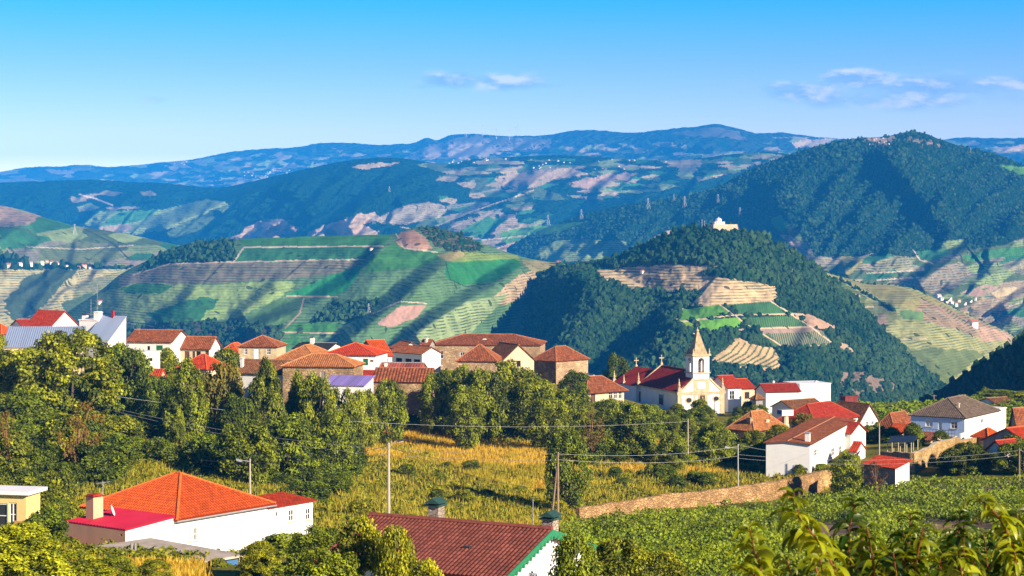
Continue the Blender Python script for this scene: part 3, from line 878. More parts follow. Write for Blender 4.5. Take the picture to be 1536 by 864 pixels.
# --- vineyard slope behind the conical hill
h6 = Hill('vineyard_slope', [(1120, 372), (1180, 388), (1240, 408), (1270, 417), (1300, 425), (1340, 427), (1370, 433), (1400, 446), (1440, 466), (1480, 484), (1510, 498), (1540, 520), (1600, 560)],
          [(1120, 640), (1600, 640)], [(1120, 2300), (1300, 2280), (1440, 2330), (1600, 2500)], 22, step=1.25,
          base_col=(0.30, 0.31, 0.12), base_pat=(0.85, 0, 0), terr_h=2.7, fscale=0.16, seed=71, amp=12, nscale=60, jag=0.3, fine=4)
h6.paint([(1260, 418), (1330, 426), (1400, 446), (1440, 470), (1500, 495), (1440, 490), (1350, 460)], (0.27, 0.25, 0.09), HALF, 1)
h6.paint([(1380, 450), (1440, 468), (1500, 492), (1520, 512), (1480, 510), (1420, 490), (1370, 475)], (0.30, 0.22, 0.14), TER, 2)
h6.paint([(1280, 455), (1340, 450), (1350, 480), (1290, 490)], (0.18, 0.20, 0.075), HALF, 2)
h6.paint([(1210, 420), (1262, 422), (1300, 446), (1290, 460), (1230, 455)], (0.12, 0.16, 0.05), TER, 1)
h6.paint([(1350, 465), (1385, 468), (1390, 480), (1355, 478)], (0.12, 0.22, 0.07), NON, 1.5)
h6.paint([(1260, 480), (1330, 470), (1330, 510), (1290, 500)], (0.30, 0.21, 0.15), HALF, 2)
h6.paint([(1470, 490), (1515, 498), (1520, 512), (1470, 512)], (0.42, 0.28, 0.19), HALF, 1.5, p=0.75)
h6.paint([(1300, 530), (1400, 520), (1480, 530), (1420, 580), (1340, 570)], (0.13, 0.17, 0.055), (0.5, 0, 0), 3)
for k in range(3):
    h6.line([(1215 + 8 * k, 434 + 10 * k), (1250, 432 + 9 * k), (1290, 444 + 8 * k)], 2.2, (0.46, 0.33, 0.22))
h6.line([(1250, 462), (1310, 460)], 2.4, (0.5, 0.38, 0.26)); h6.line([(1340, 510), (1390, 508)], 1.8, (0.5, 0.38, 0.26))
h6.spur([(1345, 428), (1400, 480), (1440, 540)], 60, 60, 30)
h6.build(500)

# --- conical hill with the chapel on its top
h7 = Hill('conical_hill', [(640, 548), (690, 505), (740, 468), (790, 428), (826, 402), (860, 397), (895, 394), (920, 387), (945, 376), (970, 365), (1000, 352), (1025, 345), (1050, 341), (1080, 340), (1108, 343),
                           (1135, 352), (1165, 366), (1200, 385), (1240, 412), (1270, 438), (1300, 466), (1330, 498), (1365, 534), (1400, 566), (1440, 600)],
          [(640, 640), (1440, 650)], [(640, 2230), (690, 2165), (740, 2095), (826, 1968), (880, 1902), (960, 1842), (1030, 1800), (1090, 1782), (1160, 1800), (1240, 1840), (1340, 1880), (1440, 1930)], 29, step=1.2,
          base_col=FOREST, terr_h=2.6, fscale=0.20, seed=81, amp=12, nscale=55, jag=0.7, row_w=2.4, fine=4)
h7.spur([(900, 396), (878, 440), (848, 490), (820, 545), (803, 600)], 75, 80, 140)
h7.spur([(1030, 465), (990, 510), (945, 550), (900, 600)], 28, 70, 85)
h7.spur([(1230, 470), (1200, 540), (1180, 610)], 26, 60, 34)
h7.spur([(1330, 520), (1290, 570), (1270, 620)], 20, 50, 26)
h7.paint([(890, 404), (950, 400), (1000, 396), (1085, 400), (1050, 411), (1132, 423), (1163, 430), (1168, 451), (1085, 459), (1030, 458), (1056, 441), (1000, 438), (945, 434), (910, 424)],
         (0.56, 0.41, 0.23), TER, 0.7)
h7.paint([(1022, 463), (1080, 457), (1098, 470), (1018, 483)], (0.085, 0.23, 0.03), NON, 0.35)
h7.paint([(1085, 457), (1155, 452), (1192, 470), (1110, 474)], (0.05, 0.15, 0.05), (0, 0.6, 0), 0.35)
h7.paint([(1014, 484), (1038, 482), (1046, 497), (1022, 493)], (0.20, 0.30, 0.03), NON, 0.35)
h7.paint([(1044, 481), (1106, 476), (1125, 490), (1060, 499), (1048, 494)], (0.11, 0.28, 0.03), NON, 0.35)
h7.paint([(1110, 476), (1192, 473), (1216, 490), (1130, 493)], (0.07, 0.18, 0.055), (0, 1, 0), 0.35)
h7.paint([(1140, 501), (1233, 497), (1250, 516), (1176, 521)], (0.22, 0.22, 0.14), (0, 1, 0), 0.35)
h7.paint([(1130, 494), (1215, 491), (1236, 497), (1140, 501)], (0.30, 0.22, 0.17), NON, 0.5)
h7.paint([(1190, 470), (1212, 470), (1256, 490), (1250, 497), (1220, 492)], (0.44, 0.29, 0.19), NON, 1.0)
h7.paint([(1066, 540), (1090, 522), (1104, 505), (1132, 516), (1160, 522), (1172, 540), (1166, 558), (1110, 552), (1070, 548)], (0.48, 0.34, 0.18), NON, 0.5)
for k in range(9):
    x = 1082 + 10.5 * k
    h7.line([(x + 26 - k, 514 + 1.2 * k), (x + 14, 529 + k * 1.1), (x - 8, 542 + k), (x - 26, 545 + k * 0.6)], 2.4, (0.06, 0.10, 0.03))
h7.paint([(1060, 548), (1172, 560), (1172, 640), (1060, 640)], FOREST, WOOD, 1)
h7.paint([(1140, 505), (1150, 500), (1180, 522), (1172, 528)], (0.07, 0.12, 0.04), NON, 0.5)
for pts, w in (([(1022, 493), (1014, 484), (1022, 463), (1062, 440)], 3.0), ([(1080, 457), (1125, 490), (1178, 522)], 1.9), ([(1155, 451), (1216, 490), (1250, 516)], 1.9),
               ([(1018, 483), (1098, 473), (1195, 471)], 2.6), ([(1060, 500), (1130, 493), (1218, 490)], 2.4), ([(1178, 522), (1250, 517)], 1.8), ([(1040, 500), (1060, 500), (1100, 504)], 2.2)):
    h7.line(pts, w, (0.52, 0.40, 0.28))
h7.paint([(1060, 343), (1075, 340), (1110, 343), (1112, 350), (1075, 349)], TAN, NON, 1)
h7.paint([(1180, 398), (1195, 402), (1190, 408)], SOIL, NON, 2); h7.paint([(1260, 510), (1275, 520), (1285, 530), (1262, 528)], SOIL, NON, 2, p=0.7)
h7.paint([(1240, 540), (1330, 560), (1350, 600), (1250, 600)], (0.20, 0.15, 0.11), (0, 0, 0.45), 3, p=0.46)
h7.build(500)
tag(forest_mesh('forest', h7.scatter(24000, seed=10), 1.3, 2.7, fmat, 2, 10), 'dark woodland covering the conical hill below the chapel')

# --- shaded spur at the right edge
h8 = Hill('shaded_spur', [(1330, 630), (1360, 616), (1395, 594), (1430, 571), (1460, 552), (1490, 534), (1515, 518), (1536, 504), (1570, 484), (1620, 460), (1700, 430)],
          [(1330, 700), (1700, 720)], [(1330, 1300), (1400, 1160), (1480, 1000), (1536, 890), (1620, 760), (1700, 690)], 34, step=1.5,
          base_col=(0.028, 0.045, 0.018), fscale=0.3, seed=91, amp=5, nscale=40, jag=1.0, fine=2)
h8.line([(1480, 570), (1500, 590), (1490, 600)], 2.0, (0.12, 0.10, 0.07))
h8.build(300)
tag(forest_mesh('forest', h8.scatter(4200, seed=12), 0.9, 2.1, fmat, 1, 12), 'black green woodland on the shaded spur at the right edge')
# trees along the rim of the vineyard slope
row = []
for k in range(34):
    t = k / 33
    row.append(h6.at(1262 + 78 * t, 421 + 44 * t + 1.2 * math.sin(k)))
tag(forest_mesh('tree_belt', np.array([p[:] for p in row]), 1.5, 2.3, fmat, 1, 14, 1.3), 'line of small dark trees crossing the pale vineyard slope')
row = [h6.at(1190 + 330 * t, float(np.interp(1190 + 330 * t, h6.px, h6.top)) + 1.0) for t in np.sort(rng.random(90))]
tag(forest_mesh('tree_belt', np.array([p[:] for p in row]), 0.8, 1.9, fmat, 1, 15, 1.0), 'thin row of bushes along the crest of the pale vineyard slope')
# ------------------------------------------------------------------ valley floor under everything
vm = mat_plain('valley_floor', (0.10, 0.11, 0.06), scale=0.01)
fl = link_mesh('terrain', np_mesh('terrain', [(-11900, -390, -340), (11900, -390, -340), (11900, 15500, -340), (-11900, 15500, -340)], [np.array([[0, 1, 2, 3]])], vm))
fl['kind'] = 'structure'
# ------------------------------------------------------------------ the near ground: village ridge, meadow, vineyard
GC = [(-300, 864, 80), (0, 864, 90), (0, 800, 135), (130, 870, 115), (265, 842, 150), (420, 815, 165), (650, 965, 85), (900, 900, 92), (20, 815, 140), (500, 800, 172),
      (640, 760, 210), (583, 787, 180), (720, 702, 270), (560, 660, 310), (300, 690, 250), (100, 690, 220), (0, 645, 230), (100, 610, 270), (210, 568, 320),
      (60, 548, 310), (-200, 570, 300), (-300, 700, 220), (300, 560, 335), (420, 600, 330), (530, 596, 350), (600, 580, 370), (720, 560, 400), (840, 575, 405), (890, 606, 385), (760, 640, 330),
      (950, 690, 290), (1047, 625, 430), (950, 605, 452), (1150, 615, 440), (1246, 606, 440), (838, 782, 220), (865, 777, 225), (1107, 752, 250), (1255, 737, 265),
      (1260, 716, 275), (1200, 704, 290), (1447, 662, 300), (1300, 660, 350), (1536, 716, 250), (1536, 650, 330), (1500, 604, 440), (1300, 614, 480), (1380, 609, 500),
      (1536, 602, 520), (1700, 604, 520), (1100, 864, 112), (1536, 864, 105), (1100, 802, 165), (1400, 792, 168), (1700, 800, 160), (850, 868, 112), (1750, 700, 260), (1369, 708, 265)]
GW = [(x, y, z) for (x, y, z) in [(0, 3, -3.6), (20, 10, -5), (-20, 10, -5), (0, 30, -9), (15, 60, -14), (-20, 55, -13), (60, 40, -11), (-60, 40, -11), (0, -20, -2),
      (-160, 560, -85), (0, 560, -85), (160, 620, -105), (-300, 560, -85), (300, 620, -95), (-200, 800, -220), (0, 800, -220), (200, 850, -220), (-350, 800, -220), (350, 850, -220),
      (-260, 350, -25), (-330, 250, -24)]]
_g = np.array([list(P(*g)) for g in GC] + [list(g) for g in GW])
_gx, _gy, _gz = _g[:, 0] / 100, _g[:, 1] / 100, _g[:, 2]


def _U(r2):
    return np.where(r2 > 1e-12, 0.5 * r2 * np.log(np.maximum(r2, 1e-12)), 0)


def _solve():
    n = len(_gx)
    r2 = (_gx[:, None] - _gx[None]) ** 2 + (_gy[:, None] - _gy[None]) ** 2
    K = _U(r2) + np.eye(n) * 0.004
    Pm = np.stack([np.ones(n), _gx, _gy], 1)
    A = np.block([[K, Pm], [Pm.T, np.zeros((3, 3))]])
    return np.linalg.solve(A, np.concatenate([_gz, np.zeros(3)]))


_w = _solve()


def gz_exact(X, Y):
    x = np.asarray(X, float) / 100; y = np.asarray(Y, float) / 100
    out = _w[-3] + _w[-2] * x + _w[-1] * y
    for i in range(len(_gx)):
        out = out + _w[i] * _U((x - _gx[i]) ** 2 + (y - _gy[i]) ** 2)
    out = out + 0.9 * fbm(x * 9, y * 9, 77, 3) * np.clip((np.asarray(Y) - 40) / 60, 0, 1)
    return out


GPX = np.arange(-900, 2450, 6.0)
GD = np.geomspace(1.5, 900, 340)
_A, _B = np.meshgrid((GPX - CX) / F, GD)
GXX = _A * _B
GZZ = gz_exact(GXX, _B)
_m = _B > 620
GPY = HY - GZZ / _B * F


def gz(X, Y):
    """height of the near ground (bilinear on its mesh)"""
    X = np.asarray(X, float); Y = np.maximum(np.asarray(Y, float), 1.6)
    u = (X / Y * F + CX - GPX[0]) / 6.0
    v = np.log(Y / GD[0]) / math.log(GD[1] / GD[0])
    u = np.clip(u, 0, len(GPX) - 1.001); v = np.clip(v, 0, len(GD) - 1.001)
    i = u.astype(int); j = v.astype(int); fu = u - i; fv = v - j
    return (GZZ[j, i] * (1 - fu) + GZZ[j, i + 1] * fu) * (1 - fv) + (GZZ[j + 1, i] * (1 - fu) + GZZ[j + 1, i + 1] * fu) * fv


_env = np.minimum.accumulate(np.where(GD[:, None] < 8, 5000, GPY), axis=0)


def ground_D(px, py):
    px = np.atleast_1d(np.asarray(px, float)); py = np.atleast_1d(np.asarray(py, float))
    ci = np.clip(((px - GPX[0]) / 6.0).round().astype(int), 0, len(GPX) - 1)
    out = np.empty(len(px))
    for c in np.unique(ci):
        k = ci == c
        out[k] = np.interp(-py[k], -_env[:, c], GD)
    return out


def ground_pt(px, py):
    d = float(ground_D(px, py)[0])
    return P(px, py, d)


GOLD = [[(515, 652), (545, 650), (600, 646), (650, 643), (700, 648), (760, 655), (815, 668), (842, 690), (828, 738), (780, 738), (730, 724), (690, 712), (640, 698), (590, 688), (535, 690)],
        [(845, 692), (900, 697), (960, 699), (1050, 703), (1130, 712), (1050, 711), (960, 708), (900, 708), (875, 730), (862, 752), (845, 748)],
        [(590, 600), (620, 590), (640, 605), (610, 640), (585, 640)], [(950, 640), (1000, 650), (990, 690), (930, 690)], [(1150, 735), (1260, 708), (1262, 722), (1180, 752)],
        [(640, 800), (800, 778), (840, 780), (840, 800), (700, 800)], [(60, 850), (300, 850), (300, 880), (60, 880)], [(1090, 640), (1180, 610), (1200, 650), (1100, 690)]]
VINEYARD = [(826, 1000), (830, 826), (845, 806), (872, 796), (1000, 785), (1100, 771), (1180, 763), (1236, 754), (1262, 738), (1300, 730), (1345, 732), (1372, 730), (1450, 728), (1536, 724), (1800, 724), (1800, 1000)]
FARVINE = [(1255, 600), (1300, 606), (1380, 604), (1400, 598), (1540, 585), (1640, 585), (1640, 640), (1480, 640), (1300, 640), (1270, 625)]


def build_ground():
    m, n = GXX.shape
    V = np.stack([GXX, _B, GZZ], -1)
    pxx = np.repeat(GPX[None], m, 0); pyy = GPY
    jx = fbm(pxx / 25, pyy / 12, 5, 3) * 22; jy = fbm(pxx / 25, pyy / 12, 6, 3) * 10
    C = np.ones((m, n, 4), np.float32)
    a = (fbm(GXX / 9, _B / 9, 9, 4) + 0.5)[..., None]
    C[..., :3] = np.array((0.09, 0.10, 0.012)) * (1 - a) + np.array((0.26, 0.22, 0.025)) * a
    vis = GPY <= _env + 3
    for pl in GOLD:
        k = in_poly(pxx + jx, pyy + jy, pl) & (_B > 100)
        C[k, :3] = np.array((0.42, 0.30, 0.045)) * (0.75 + 0.5 * a[k])
    k = in_poly(pxx, pyy, VINEYARD) & (_B > 60) & (_B < 300)
    C[k, :3] = np.array((0.30, 0.19, 0.11)) * (0.7 + 0.5 * a[k])
    q = (np.arange(m - 1)[:, None] * n + np.arange(n - 1)[None, :])
    q = np.stack([q, q + 1, q + n + 1, q + n], -1).reshape(-1, 4)
    me = np_mesh('ground', V.reshape(-1, 3), [q], mat_vcol('near_ground', noise_scale=0.6, amt=0.35, bump=0.6, bump_scale=1.5), smooth=True, attrs={'col': C.reshape(-1, 4)})
    o = link_mesh('ground', me); o['kind'] = 'structure'


build_ground()
# ------------------------------------------------------------------ building kit
class MB:
    def __init__(s): s.v, s.f, s.m, s.uv, s.mats = [], [], [], [], []

    def mi(s, mat):
        if mat not in s.mats: s.mats.append(mat)
        return s.mats.index(mat)

    def poly(s, pts, mat, uv=None):
        b = len(s.v)
        s.v += [tuple(p) for p in pts]; s.uv += list(uv) if uv is not None else [(p[0] + p[1], p[2]) for p in pts]
        s.f.append(tuple(range(b, b + len(pts)))); s.m.append(s.mi(mat))

    def grid(s, G, mat, UV):
        """G (r,c,3)"""
        r, c, _ = G.shape
        b = len(s.v)
        s.v += [tuple(p) for p in G.reshape(-1, 3)]; s.uv += [tuple(p) for p in UV.reshape(-1, 2)]
        k = s.mi(mat)
        for i in range(r - 1):
            for j in range(c - 1):
                q = b + i * c + j
                s.f.append((q, q + 1, q + c + 1, q + c)); s.m.append(k)

    def box(s, lo, hi, mat, M=None):
        x0, y0, z0 = lo; x1, y1, z1 = hi
        c = [Vector(p) for p in ((x0, y0, z0), (x1, y0, z0), (x1, y1, z0), (x0, y1, z0), (x0, y0, z1), (x1, y0, z1), (x1, y1, z1), (x0, y1, z1))]
        if M is not None: c = [M @ p for p in c]
        for q in ((0, 3, 2, 1), (4, 5, 6, 7), (0, 1, 5, 4), (1, 2, 6, 5), (2, 3, 7, 6), (3, 0, 4, 7)):
            s.poly([c[i] for i in q], mat)

    def tube(s, pts, r, mat, n=6, r2=None):
        pts = [Vector(p) for p in pts]
        rings = []
        for i, p in enumerate(pts):
            d = (pts[min(i + 1, len(pts) - 1)] - pts[max(i - 1, 0)]).normalized()
            a = d.cross(Vector((0, 0, 1)))
            if a.length < 1e-3: a = Vector((1, 0, 0))
            a.normalize(); b = d.cross(a)
            rr = r if r2 is None else r + (r2 - r) * i / (len(pts) - 1)
            base = len(s.v)
            for k in range(n):
                t = 2 * math.pi * k / n
                s.v.append(tuple(p + a * (rr * math.cos(t)) + b * (rr * math.sin(t)))); s.uv.append((k / n, i))
            rings.append(base)
        k_ = s.mi(mat)
        for i in range(len(rings) - 1):
            for k in range(n):
                s.f.append((rings[i] + k, rings[i] + (k + 1) % n, rings[i + 1] + (k + 1) % n, rings[i + 1] + k)); s.m.append(k_)
        s.f.append(tuple(rings[0] + k for k in range(n))[::-1]); s.m.append(k_)
        s.f.append(tuple(rings[-1] + k for k in range(n))); s.m.append(k_)

    def lathe(s, prof, mat, n=10, at=(0, 0, 0)):
        base = len(s.v)
        for (r, z) in prof:
            for k in range(n):
                t = 2 * math.pi * k / n
                s.v.append((at[0] + r * math.cos(t), at[1] + r * math.sin(t), at[2] + z)); s.uv.append((k, z))
        k_ = s.mi(mat)
        for i in range(len(prof) - 1):
            for k in range(n):
                a = base + i * n + k; b = base + i * n + (k + 1) % n
                s.f.append((a, b, b + n, a + n)); s.m.append(k_)
        s.f.append(tuple(base + k for k in range(n))[::-1]); s.m.append(k_)
        s.f.append(tuple(base + (len(prof) - 1) * n + k for k in range(n))); s.m.append(k_)

    def build(s, name, parent=None, smooth=False):
        me = bpy.data.meshes.new(name)
        me.from_pydata(s.v, [], s.f)
        for m in s.mats: me.materials.append(m)
        me.polygons.foreach_set('material_index', np.array(s.m, dtype=np.int32))
        lay = me.uv_layers.new(name='uv')
        li = np.empty(len(me.loops), dtype=np.int32); me.loops.foreach_get('vertex_index', li)
        lay.data.foreach_set('uv', np.array(s.uv, dtype=np.float32)[li].ravel())
        if smooth: me.polygons.foreach_set('use_smooth', np.ones(len(me.polygons), bool))
        me.update()
        return link_mesh(name, me, parent)


WHITE = mat_plain('white_plaster', (0.80, 0.77, 0.72), var=0.05, scale=0.5, streak=0.16, bump=0.15)
WHITE2 = mat_plain('clean_white_paint', (0.82, 0.80, 0.77), var=0.03, scale=0.4, streak=0.06)
CREAM = mat_plain('cream_plaster', (0.62, 0.50, 0.34), var=0.12, scale=0.6, streak=0.25, bump=0.2)
PEACH = mat_plain('peach_plaster', (0.74, 0.42, 0.26), var=0.10, scale=0.5, streak=0.12)
YELLOW = mat_plain('yellow_paint', (0.72, 0.55, 0.22), var=0.05, scale=0.5)
OCHRE = mat_plain('ochre_paint', (0.50, 0.27, 0.10), var=0.08, scale=0.5)
GRANITE = mat_plain('granite', (0.60, 0.46, 0.28), var=0.20, scale=1.1, bump=0.4)
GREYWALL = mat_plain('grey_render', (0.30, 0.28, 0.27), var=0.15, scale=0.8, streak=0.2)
CONCRETE = mat_plain('concrete', (0.52, 0.43, 0.33), var=0.18, scale=0.7, streak=0.3, bump=0.3)
STONE = mat_stone('rubble_stone', (0.36, 0.25, 0.13), (0.52, 0.38, 0.21), 1.7, (0.24, 0.17, 0.10))
STONE2 = mat_stone('pale_rubble_stone', (0.42, 0.29, 0.17), (0.60, 0.44, 0.28), 1.4, (0.34, 0.25, 0.16))
STONE3 = mat_stone('dark_rubble_stone', (0.22, 0.14, 0.085), (0.40, 0.27, 0.16), 1.6, (0.14, 0.10, 0.07))
GLASS = mat_plain('window_glass', (0.03, 0.035, 0.045), rough=0.15, spec=0.6, var=0.05)
GLASSL = mat_plain('pale_window_glass', (0.42, 0.47, 0.52), rough=0.3, spec=0.5, var=0.08)
FRAME = mat_plain('white_frame', (0.78, 0.77, 0.75), var=0.02, rough=0.5)
GFRAME = mat_plain('green_shutter_paint', (0.02, 0.16, 0.055), var=0.06, rough=0.5)
BROWN = mat_plain('brown_wood', (0.13, 0.065, 0.04), var=0.15, rough=0.7)
REDW = mat_plain('red_paint', (0.45, 0.02, 0.015), var=0.08, rough=0.6)
DARK = mat_plain('dark_opening', (0.012, 0.012, 0.014), var=0.05)
IRON = mat_plain('dark_iron', (0.05, 0.05, 0.055), rough=0.5, var=0.1)
STEEL = mat_plain('galvanised_steel', (0.45, 0.45, 0.45), rough=0.45, var=0.1, metal=0.4)
POLEC = mat_plain('pole_concrete', (0.46, 0.40, 0.33), var=0.12, scale=0.8)
WOODP = mat_plain('weathered_pole_wood', (0.30, 0.21, 0.14), var=0.18, scale=1.5)
GREENB = mat_plain('green_barge_paint', (0.03, 0.21, 0.10), var=0.06, rough=0.5)
DGREEN = mat_plain('dark_green_cowl', (0.03, 0.075, 0.06), var=0.1, rough=0.5)
BLUEW = mat_plain('blue_paint', (0.06, 0.16, 0.34), var=0.12, rough=0.6)

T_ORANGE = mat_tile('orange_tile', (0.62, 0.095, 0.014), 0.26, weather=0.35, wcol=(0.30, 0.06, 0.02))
T_RED = mat_tile('red_tile', (0.42, 0.045, 0.018), 0.32, weather=0.45, wcol=(0.2, 0.03, 0.02))
T_BRED = mat_tile('bright_red_tile', (0.56, 0.060, 0.016), 0.30, weather=0.4, wcol=(0.3, 0.05, 0.02))
T_BROWN = mat_tile('old_brown_tile', (0.30, 0.125, 0.05), 0.45, weather=0.65, wcol=(0.09, 0.065, 0.04))
T_RUST = mat_tile('rusty_tile', (0.35, 0.105, 0.040), 0.45, weather=0.7, wcol=(0.12, 0.065, 0.035))
T_OCHRE = mat_tile('ochre_tile', (0.50, 0.19, 0.06), 0.35, weather=0.35, wcol=(0.16, 0.10, 0.05))
T_GREY = mat_tile('grey_brown_tile', (0.185, 0.135, 0.095), 0.35, weather=0.5, wcol=(0.07, 0.06, 0.05))
T_MAROON = mat_tile('maroon_tile', (0.25, 0.075, 0.05), 0.30, row=0.36, weather=0.45, wcol=(0.09, 0.03, 0.025))
T_CHURCH = mat_tile('deep_red_tile', (0.40, 0.036, 0.020), 0.32, weather=0.5, wcol=(0.12, 0.02, 0.02))
T_BLUE = mat_tile('blue_grey_sheet', (0.24, 0.30, 0.42), 0.05, pitch=0.9, weather=0.15, wcol=(0.18, 0.22, 0.32), metal=True)
T_PURPLE = mat_tile('violet_sheet', (0.22, 0.17, 0.42), 0.25, pitch=0.35, weather=0.1, wcol=(0.2, 0.1, 0.25), metal=True)
T_CRIMSON = mat_tile('crimson_sheet', (0.42, 0.012, 0.035), 0.08, pitch=0.6, weather=0.22, wcol=(0.50, 0.06, 0.09), metal=True)
T_CORR = mat_tile('rust_corrugated', (0.36, 0.085, 0.045), 0.5, pitch=0.45, weather=0.6, wcol=(0.16, 0.07, 0.05), metal=True)
CAPM = {}


def cap_mat(tm):
    k = {'orange_tile': (0.70, 0.16, 0.03), 'red_tile': (0.52, 0.08, 0.03), 'bright_red_tile': (0.66, 0.12, 0.03), 'old_brown_tile': (0.38, 0.19, 0.09), 'rusty_tile': (0.44, 0.17, 0.08),
         'ochre_tile': (0.52, 0.24, 0.09), 'grey_brown_tile': (0.20, 0.15, 0.11), 'maroon_tile': (0.25, 0.07, 0.05), 'deep_red_tile': (0.42, 0.07, 0.05)}.get(tm.name, (0.3, 0.3, 0.32))
    return mat_plain('cap_' + tm.name, k, var=0.2, scale=3)


def slope(mb, P0, P1, T0, T1, mat, pitch=0.24, amp=0.045, thick=0.10):
    """one roof plane: eave P0->P1, top edge T0->T1; ribbed along the fall"""
    P0, P1, T0, T1 = map(Vector, (P0, P1, T0, T1))
    eu = P1 - P0; Lg = eu.length; eu = eu / Lg
    nrm = eu.cross(T0 + T1 - P0 - P1).normalized()
    if nrm.z < 0: nrm = -nrm
    ev = nrm.cross(eu)
    if (T0 - P0).dot(ev) < 0: ev = -ev
    u0, u1 = (T0 - P0).dot(eu), (T1 - P0).dot(eu)
    vm = max((T0 - P0).dot(ev), (T1 - P0).dot(ev))
    n = max(2, int(Lg / pitch)) * 4
    u = np.linspace(0, Lg, n + 1)
    vmax = np.full_like(u, vm)
    if u0 > 1e-3: vmax = np.minimum(vmax, vm * u / u0)
    if u1 < Lg - 1e-3: vmax = np.minimum(vmax, vm * (Lg - u) / (Lg - u1))
    h = amp * np.abs(np.sin(math.pi * u / (Lg / (n / 4)))) + thick
    vs = np.array([0, 1.0])
    G = np.zeros((2, n + 1, 3)); UV = np.zeros((2, n + 1, 2))
    for i, t in enumerate(vs):
        v = vmax * t
        G[i] = np.array(P0)[None] + u[:, None] * np.array(eu)[None] + v[:, None] * np.array(ev)[None] + h[:, None] * np.array(nrm)[None]
        UV[i, :, 0] = u / (Lg / (n / 4)) * 0.24; UV[i, :, 1] = v
    mb.grid(G, mat, UV)
    lowm = mat
    o = nrm * thick
    # eave edge and underside
    Gl = np.stack([np.array(P0)[None] + u[:, None] * np.array(eu)[None], G[0]])
    mb.grid(Gl, lowm, np.zeros((2, n + 1, 2)))
    und = [P0, P1, T1] + ([T0] if (T0 - T1).length > 1e-3 else [])
    mb.poly([p for p in und][::-1], lowm)
    if u0 <= 1e-3: mb.poly([P0, P0 + o, T0 + o, T0], lowm)
    if u1 >= Lg - 1e-3: mb.poly([P1, T1, T1 + o, P1 + o], lowm)


